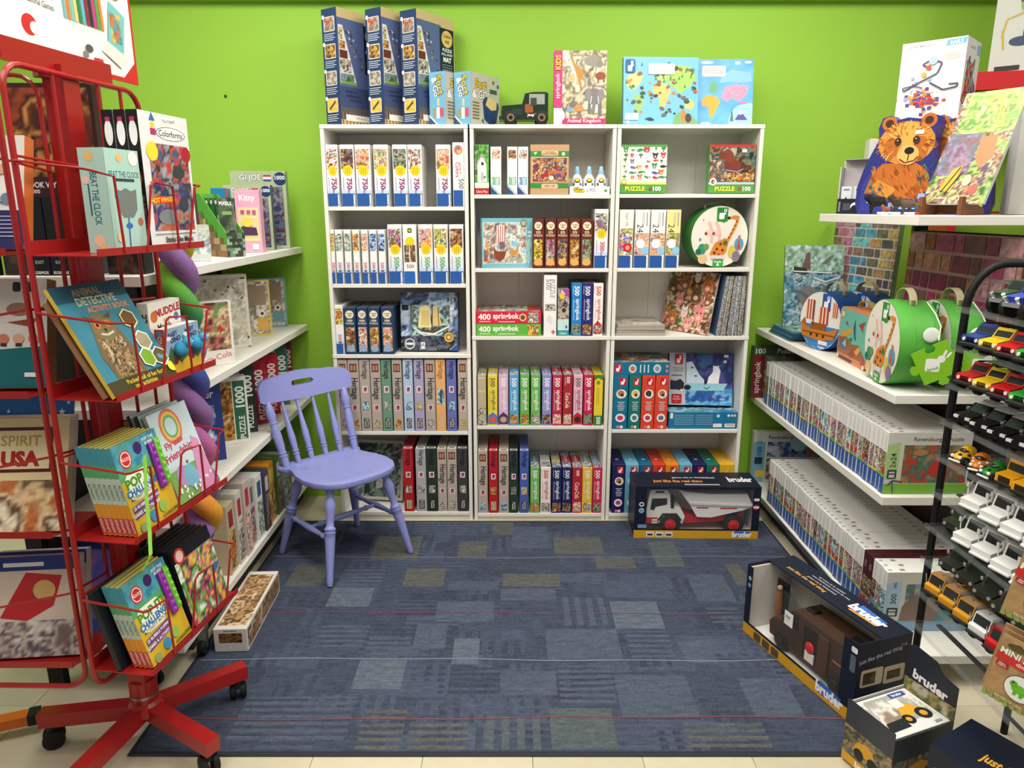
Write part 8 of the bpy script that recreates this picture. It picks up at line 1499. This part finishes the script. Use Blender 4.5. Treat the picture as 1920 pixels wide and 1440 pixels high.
p=Pr(.78);p.rect(0,0,1,1,(130,176,96)).rect(0,.35,1,1,(206,226,232)).ell(.45,.80,.2,(230,120,110),n=24).ell(.45,.80,.165,(240,200,90)).ell(.45,.80,.13,(110,180,120)).ell(.45,.80,.10,(206,226,232)).text('Fly into',.38,.62,.075,(200,60,100),6,.02,.5).text('Friendship',.42,.50,.085,(200,60,100),6,.02,.62).poly([(.55,0),(.7,.35),(.8,.62),(.95,.55),(1,.2),(1,0)],(220,150,196)).ell(.3,.26,.12,(190,150,206)).ell(.48,.22,.13,(130,190,216)).text('+',.5,.38,.06,(80,70,90),0,.02)
for k in range(16):a=random.Random(k);p.ell(a.random(),a.uniform(.02,.16),.02,(245,245,240),n=7)
for k in range(3):leanbook(f'pastel rainbow story book on third rack tray, {["front", "middle", "rear"][k]} of three',.215,.17,.25,TZR[2],.020+.022*k,17,p if k==0 else None,(206,226,232),(60,66,70)if k else(190,200,200),.010,group='pastel story books')
p=Pr(.8);p.rect(0,0,1,1,(30,34,44)).pic(0,0,1,.82,[(60,110,170),(236,196,60),(200,80,120),(40,60,60),(110,170,90),(240,240,230)],730,16,5).rect(0,.84,1,1,(24,26,34)).ell(.16,.88,.10,(206,60,50)).ell(.16,.88,.07,(240,200,190))
for k in range(6):
 o=leanbook(f'black craft book with green pen on lowest rack tray, {ORD[k]} from the front',.205,.175,.225,TZR[3],.012+.0165*k,13,p if k==0 else None,(28,30,38),(40,40,44),.011,group='black craft books')
 m=MB();m.tube([(.012,.03,-.001),(.012,.13,-.001)],.0042,(110,190,70),8);m.ball((.012,.132,-.001),(.0042,.006,.0042),(235,238,230),8,6);m.obj('green_pen','plastic',o)
leanbook('black craft book standing behind the bubble activity books on lowest tray',.0,.16,.212,TZR[3],.083,14,None,(26,28,36),(36,36,42),.014)
m=MB();rb_=[on(.05,-.010,TZR[2]+.20),on(.035,-.012,TZR[2]+.10),on(.02,-.02,TZR[2]+.02),on(.0,-.03,TZR[2]-.03),on(-.02,-.02,TZR[2]-.06)]
vs=[]
for q in rb_:vs+=[np.array(q),np.array(q)+e*.014]
m.add(vs,[(2*i,2*i+1,2*i+3,2*i+2)for i in range(4)],(150,214,90));tag(m.obj('ribbon','fabric'),'lime green ribbon trailing over the third rack tray','ribbon')
# ---- left-hand trays
lx1=C0[0]-.056;ly0=C0[1]+.03
def leftbook(label,name,x1,W,H,z,y,lean,pr,col,edge,th,cat,rz=0,group=None):
 c,s_=math.cos(R(rz)),math.sin(R(rz));a=R(lean)
 return slab(name,label,cat,(x1-W*c,y-W*s_,z+.002+th*math.sin(a)),(W*c,W*s_,0),(-s_*math.sin(a)*H,c*math.sin(a)*H,math.cos(a)*H),th,col,pr,edge,group)
p=Pr(.82);p.rect(0,0,1,1,(226,222,216)).rect(0,0,1,.34,(44,46,96)).rrect(.45,.10,.6,.26,.03,(44,46,96)).rrect(.06,.1,.2,.28,.03,(236,236,236))
for i in range(3):
 for j in range(6):p.rect(.28+.24*i,.28-.035*j,.46+.24*i,.29-.035*j,(170,172,200))
p.poly([(.02,.62),(.3,.78),(.48,.66),(.2,.52)],(200,196,190)).poly([(.06,.62),(.3,.75),(.42,.66),(.2,.56)],(70,66,66)).ell(.72,.70,.05,(206,160,130),rx=.12).rect(.62,.80,.76,.92,(60,50,90)).ell(.12,.44,.06,(200,90,60)).ell(.4,.44,.05,(150,130,130)).ell(.6,.44,.05,(190,120,110)).line([(.78,.40),(.9,.50)],.02,(60,90,140)).ell(.84,.44,.05,(110,130,150)).text('Magnetic',.3,.94,.05,(60,60,60),0,.01,.4)
leftbook('white and navy magnetic game box on uppermost tray of left rack face','game_box',lx1,.23,.255,TZR[0],ly0+.035,14,p,(226,222,216),(214,120,60),.032,'game box')
p=Pr(.82);p.rect(0,0,1,1,(224,220,212)).poly([(0,0),(0,.36),(.06,.32),(.92,.38),(1,.42),(1,0)],(24,104,110)).text("magneti'book",.25,.93,.065,(40,40,40),4,.01,.5).rrect(.66,.88,.74,.97,.02,(40,40,42)).rrect(.78,.88,.86,.97,.02,(40,40,42)).poly([(.0,.78),(.2,.86),(.45,.70),(.2,.58)],(236,232,226)).ell(.22,.74,.075,(226,170,150),rx=.06).rect(.18,.8,.27,.83,(40,34,34)).poly([(.16,.62),(.42,.70),(.52,.60),(.28,.50)],(60,60,64)).ell(.34,.6,.04,(200,90,60),rx=.09).ell(.72,.72,.06,(150,120,100),rx=.1).poly([(.60,.6),(.9,.64),(.85,.56)],(150,70,50))
for k in range(6):p.ell(.12+.15*k,.45,.045,[(206,90,80),(200,110,90),(220,140,100),(206,120,100),(222,170,140),(206,140,110)][k],rx=.045).rect(.09+.15*k,.38,.15+.15*k,.41,(50,50,54))
p.rrect(.08,.2,.18,.32,.02,(236,240,238)).rrect(.14,.04,.26,.18,.02,(230,230,226)).rect(.78,.10,.95,.14,(240,240,236))
leftbook('white and teal magnetic book box on second tray of left rack face','game_box',lx1+.005,.235,.255,TZR[1],ly0+.035,13,p,(224,220,212),(150,120,90),.034,'game box')
for k in range(5):
 c=[(44,110,170),(226,216,190),(236,232,224),(220,206,170),(206,196,190)][k];p=None
 if k==0:
  p=Pr(.9);p.rect(0,0,1,1,(226,208,160)).pic(.0,.0,1,.45,[(190,110,60),(226,196,150),(110,80,60),(236,220,190)],740,14,3).rect(.28,.52,.86,.92,(90,30,30)).rect(.31,.55,.83,.89,(236,222,176)).text('SPIRIT',.57,.80,.09,(190,160,90),0,.02,.45).text('USA',.57,.64,.12,(176,40,40),0,.06,.45)
 leftbook(['patriotic wall calendar with framed lettering, front one on third left tray','cream wall calendar, second in the leaning row','white wall calendar, third in the leaning row','tan wall calendar, fourth in the leaning row','pale calendar at the back of the leaning row'][k],'calendar',lx1+.01,.26,.275,TZR[2],ly0+.010+.008*k,20,p,(226,208,160)if k==0 else c,(230,226,216),.006,'calendar',4,'calendars on the rack')
p=Pr(.9);p.rect(0,0,1,1,(36,92,150));r=random.Random(2)
for k in range(26):
 x,y=r.random(),r.random();s_=r.choice((.02,.035));pts=[]
 for j in range(10):rr=s_ if j%2==0 else s_*.4;pts.append((x+rr*math.sin(j*math.pi/5),y+rr*math.cos(j*math.pi/5)))
 p.poly(pts,(190,215,235))
leftbook('blue star-patterned calendar standing taller behind the other calendars','calendar',lx1-.01,.27,.315,TZR[2],ly0+.062,19,p,(36,92,150),(60,120,180),.006,'calendar',4)
for k in range(2):
 p=Pr(.8);p.rect(0,0,1,1,(206,190,176)).rect(0,.86,1,1,(40,50,130)).rect(.15,.9,.6,.94,(230,232,236)).poly([(.1,.4),(.4,.84),(.8,.8),(.7,.5),(.4,.36)],(180,40,44)).pic(0,0,1,.36,[(120,100,100),(190,176,166),(90,80,90),(206,196,190)],750+k,12,4).ell(.6,.66,.1,(206,170,110))
 leftbook(f'thick white-edged activity book on lowest left tray, {["front", "rear"][k]} of two','book',lx1-.005,.215,.255,TZR[3],ly0+.022+.030*k,14,p if k<2 else None,(206,190,176),(220,218,216),.026,'book',6,'thick activity books')
# dark boxes at the back of the rack's top
p=Pr(.9);p.rect(0,0,1,1,(58,30,26)).pic(.04,.18,.96,.96,[(70,36,28),(110,56,34),(196,140,70),(60,30,26),(150,70,40)],760,14,3).text('BOOK WYRMS',.35,.11,.05,(230,226,220),0,.03,.5).text('1000',.2,.05,.035,(230,226,220),0,.02,.2)
gx=-1.16
pbox('puzzle_box','dark brown dragon book puzzle box seen high behind the red rack wires','puzzle box',.24,.05,.30,(-1.265,2.13,LZ[0]+.212),0,(52,28,26),front=p)
p=Pr(.5);p.rect(0,0,1,1,(24,24,27)).text('FASHION',.5,.93,.04,(170,170,172),0,.02,.8).text('STAR',.5,.85,.09,(236,236,236),0,.05,.9)
for k in range(12):p.rect(.15,.62-.025*k,.85-.06*(k%3),.628-.025*k,(130,130,132))
p.ell(.4,.73,.05,(190,180,110)).pic(0,0,1,.26,[(40,34,32),(90,60,46),(30,28,28)],761,8,3)
pbox('game_box','tall black game box with white lettering behind the rack post','game box',.10,.06,.285,(-1.085,2.09,LZ[0]+.001),0,(24,24,27),front=p)
# twisted rainbow plush hanging at the end of the rack
pl=thing('plush_snake','twisted rainbow and purple plush snake hanging beside the rack','plush toy',(-.957,2.092,0));n_=90
for ph,cols,nm in((0,[(206,196,60),(110,170,60),(50,130,120),(70,80,150),(150,90,160),(220,120,150),(226,150,60)],'rainbow_strand'),(math.pi,[(126,88,140),(140,104,156),(170,140,186)],'purple_strand')):
 m=MB();pts=[];cl=[]
 for k in range(n_):z=1.41-.92*k/(n_-1);a=ph+(1.41-z)/.21*2*math.pi;pts.append((.024*math.cos(a),.024*math.sin(a),z))
 for k in range(n_-1):
  t=(k/13.0)%len(cols);c0,c1=cols[int(t)],cols[(int(t)+1)%len(cols)];f_=t-int(t);c=tuple(c0[j]*(1-f_)+c1[j]*f_ for j in range(3));r_=.030 if 3<k<n_-4 else .022
  cl+=[c]*12
 m.tube(pts,[.02]+[.033]*(n_-2)+[.018],cl+[cols[0]]*2,12);m.obj(nm,'fabric',pl)
# orange tube foot at the left edge
m=MB();m.bar((-1.62,1.735,.045),(-1.40,1.825,.045),.04,.03,(206,104,36));ot=tag(m.obj('floor_stand_leg','paint'),'orange square tube leg with black end cap on floor at left edge','stand');m=MB();m.bar((-1.405,1.8225,.045),(-1.378,1.8335,.045),.043,.033,(28,28,28));m.obj('end_cap','matte',ot)
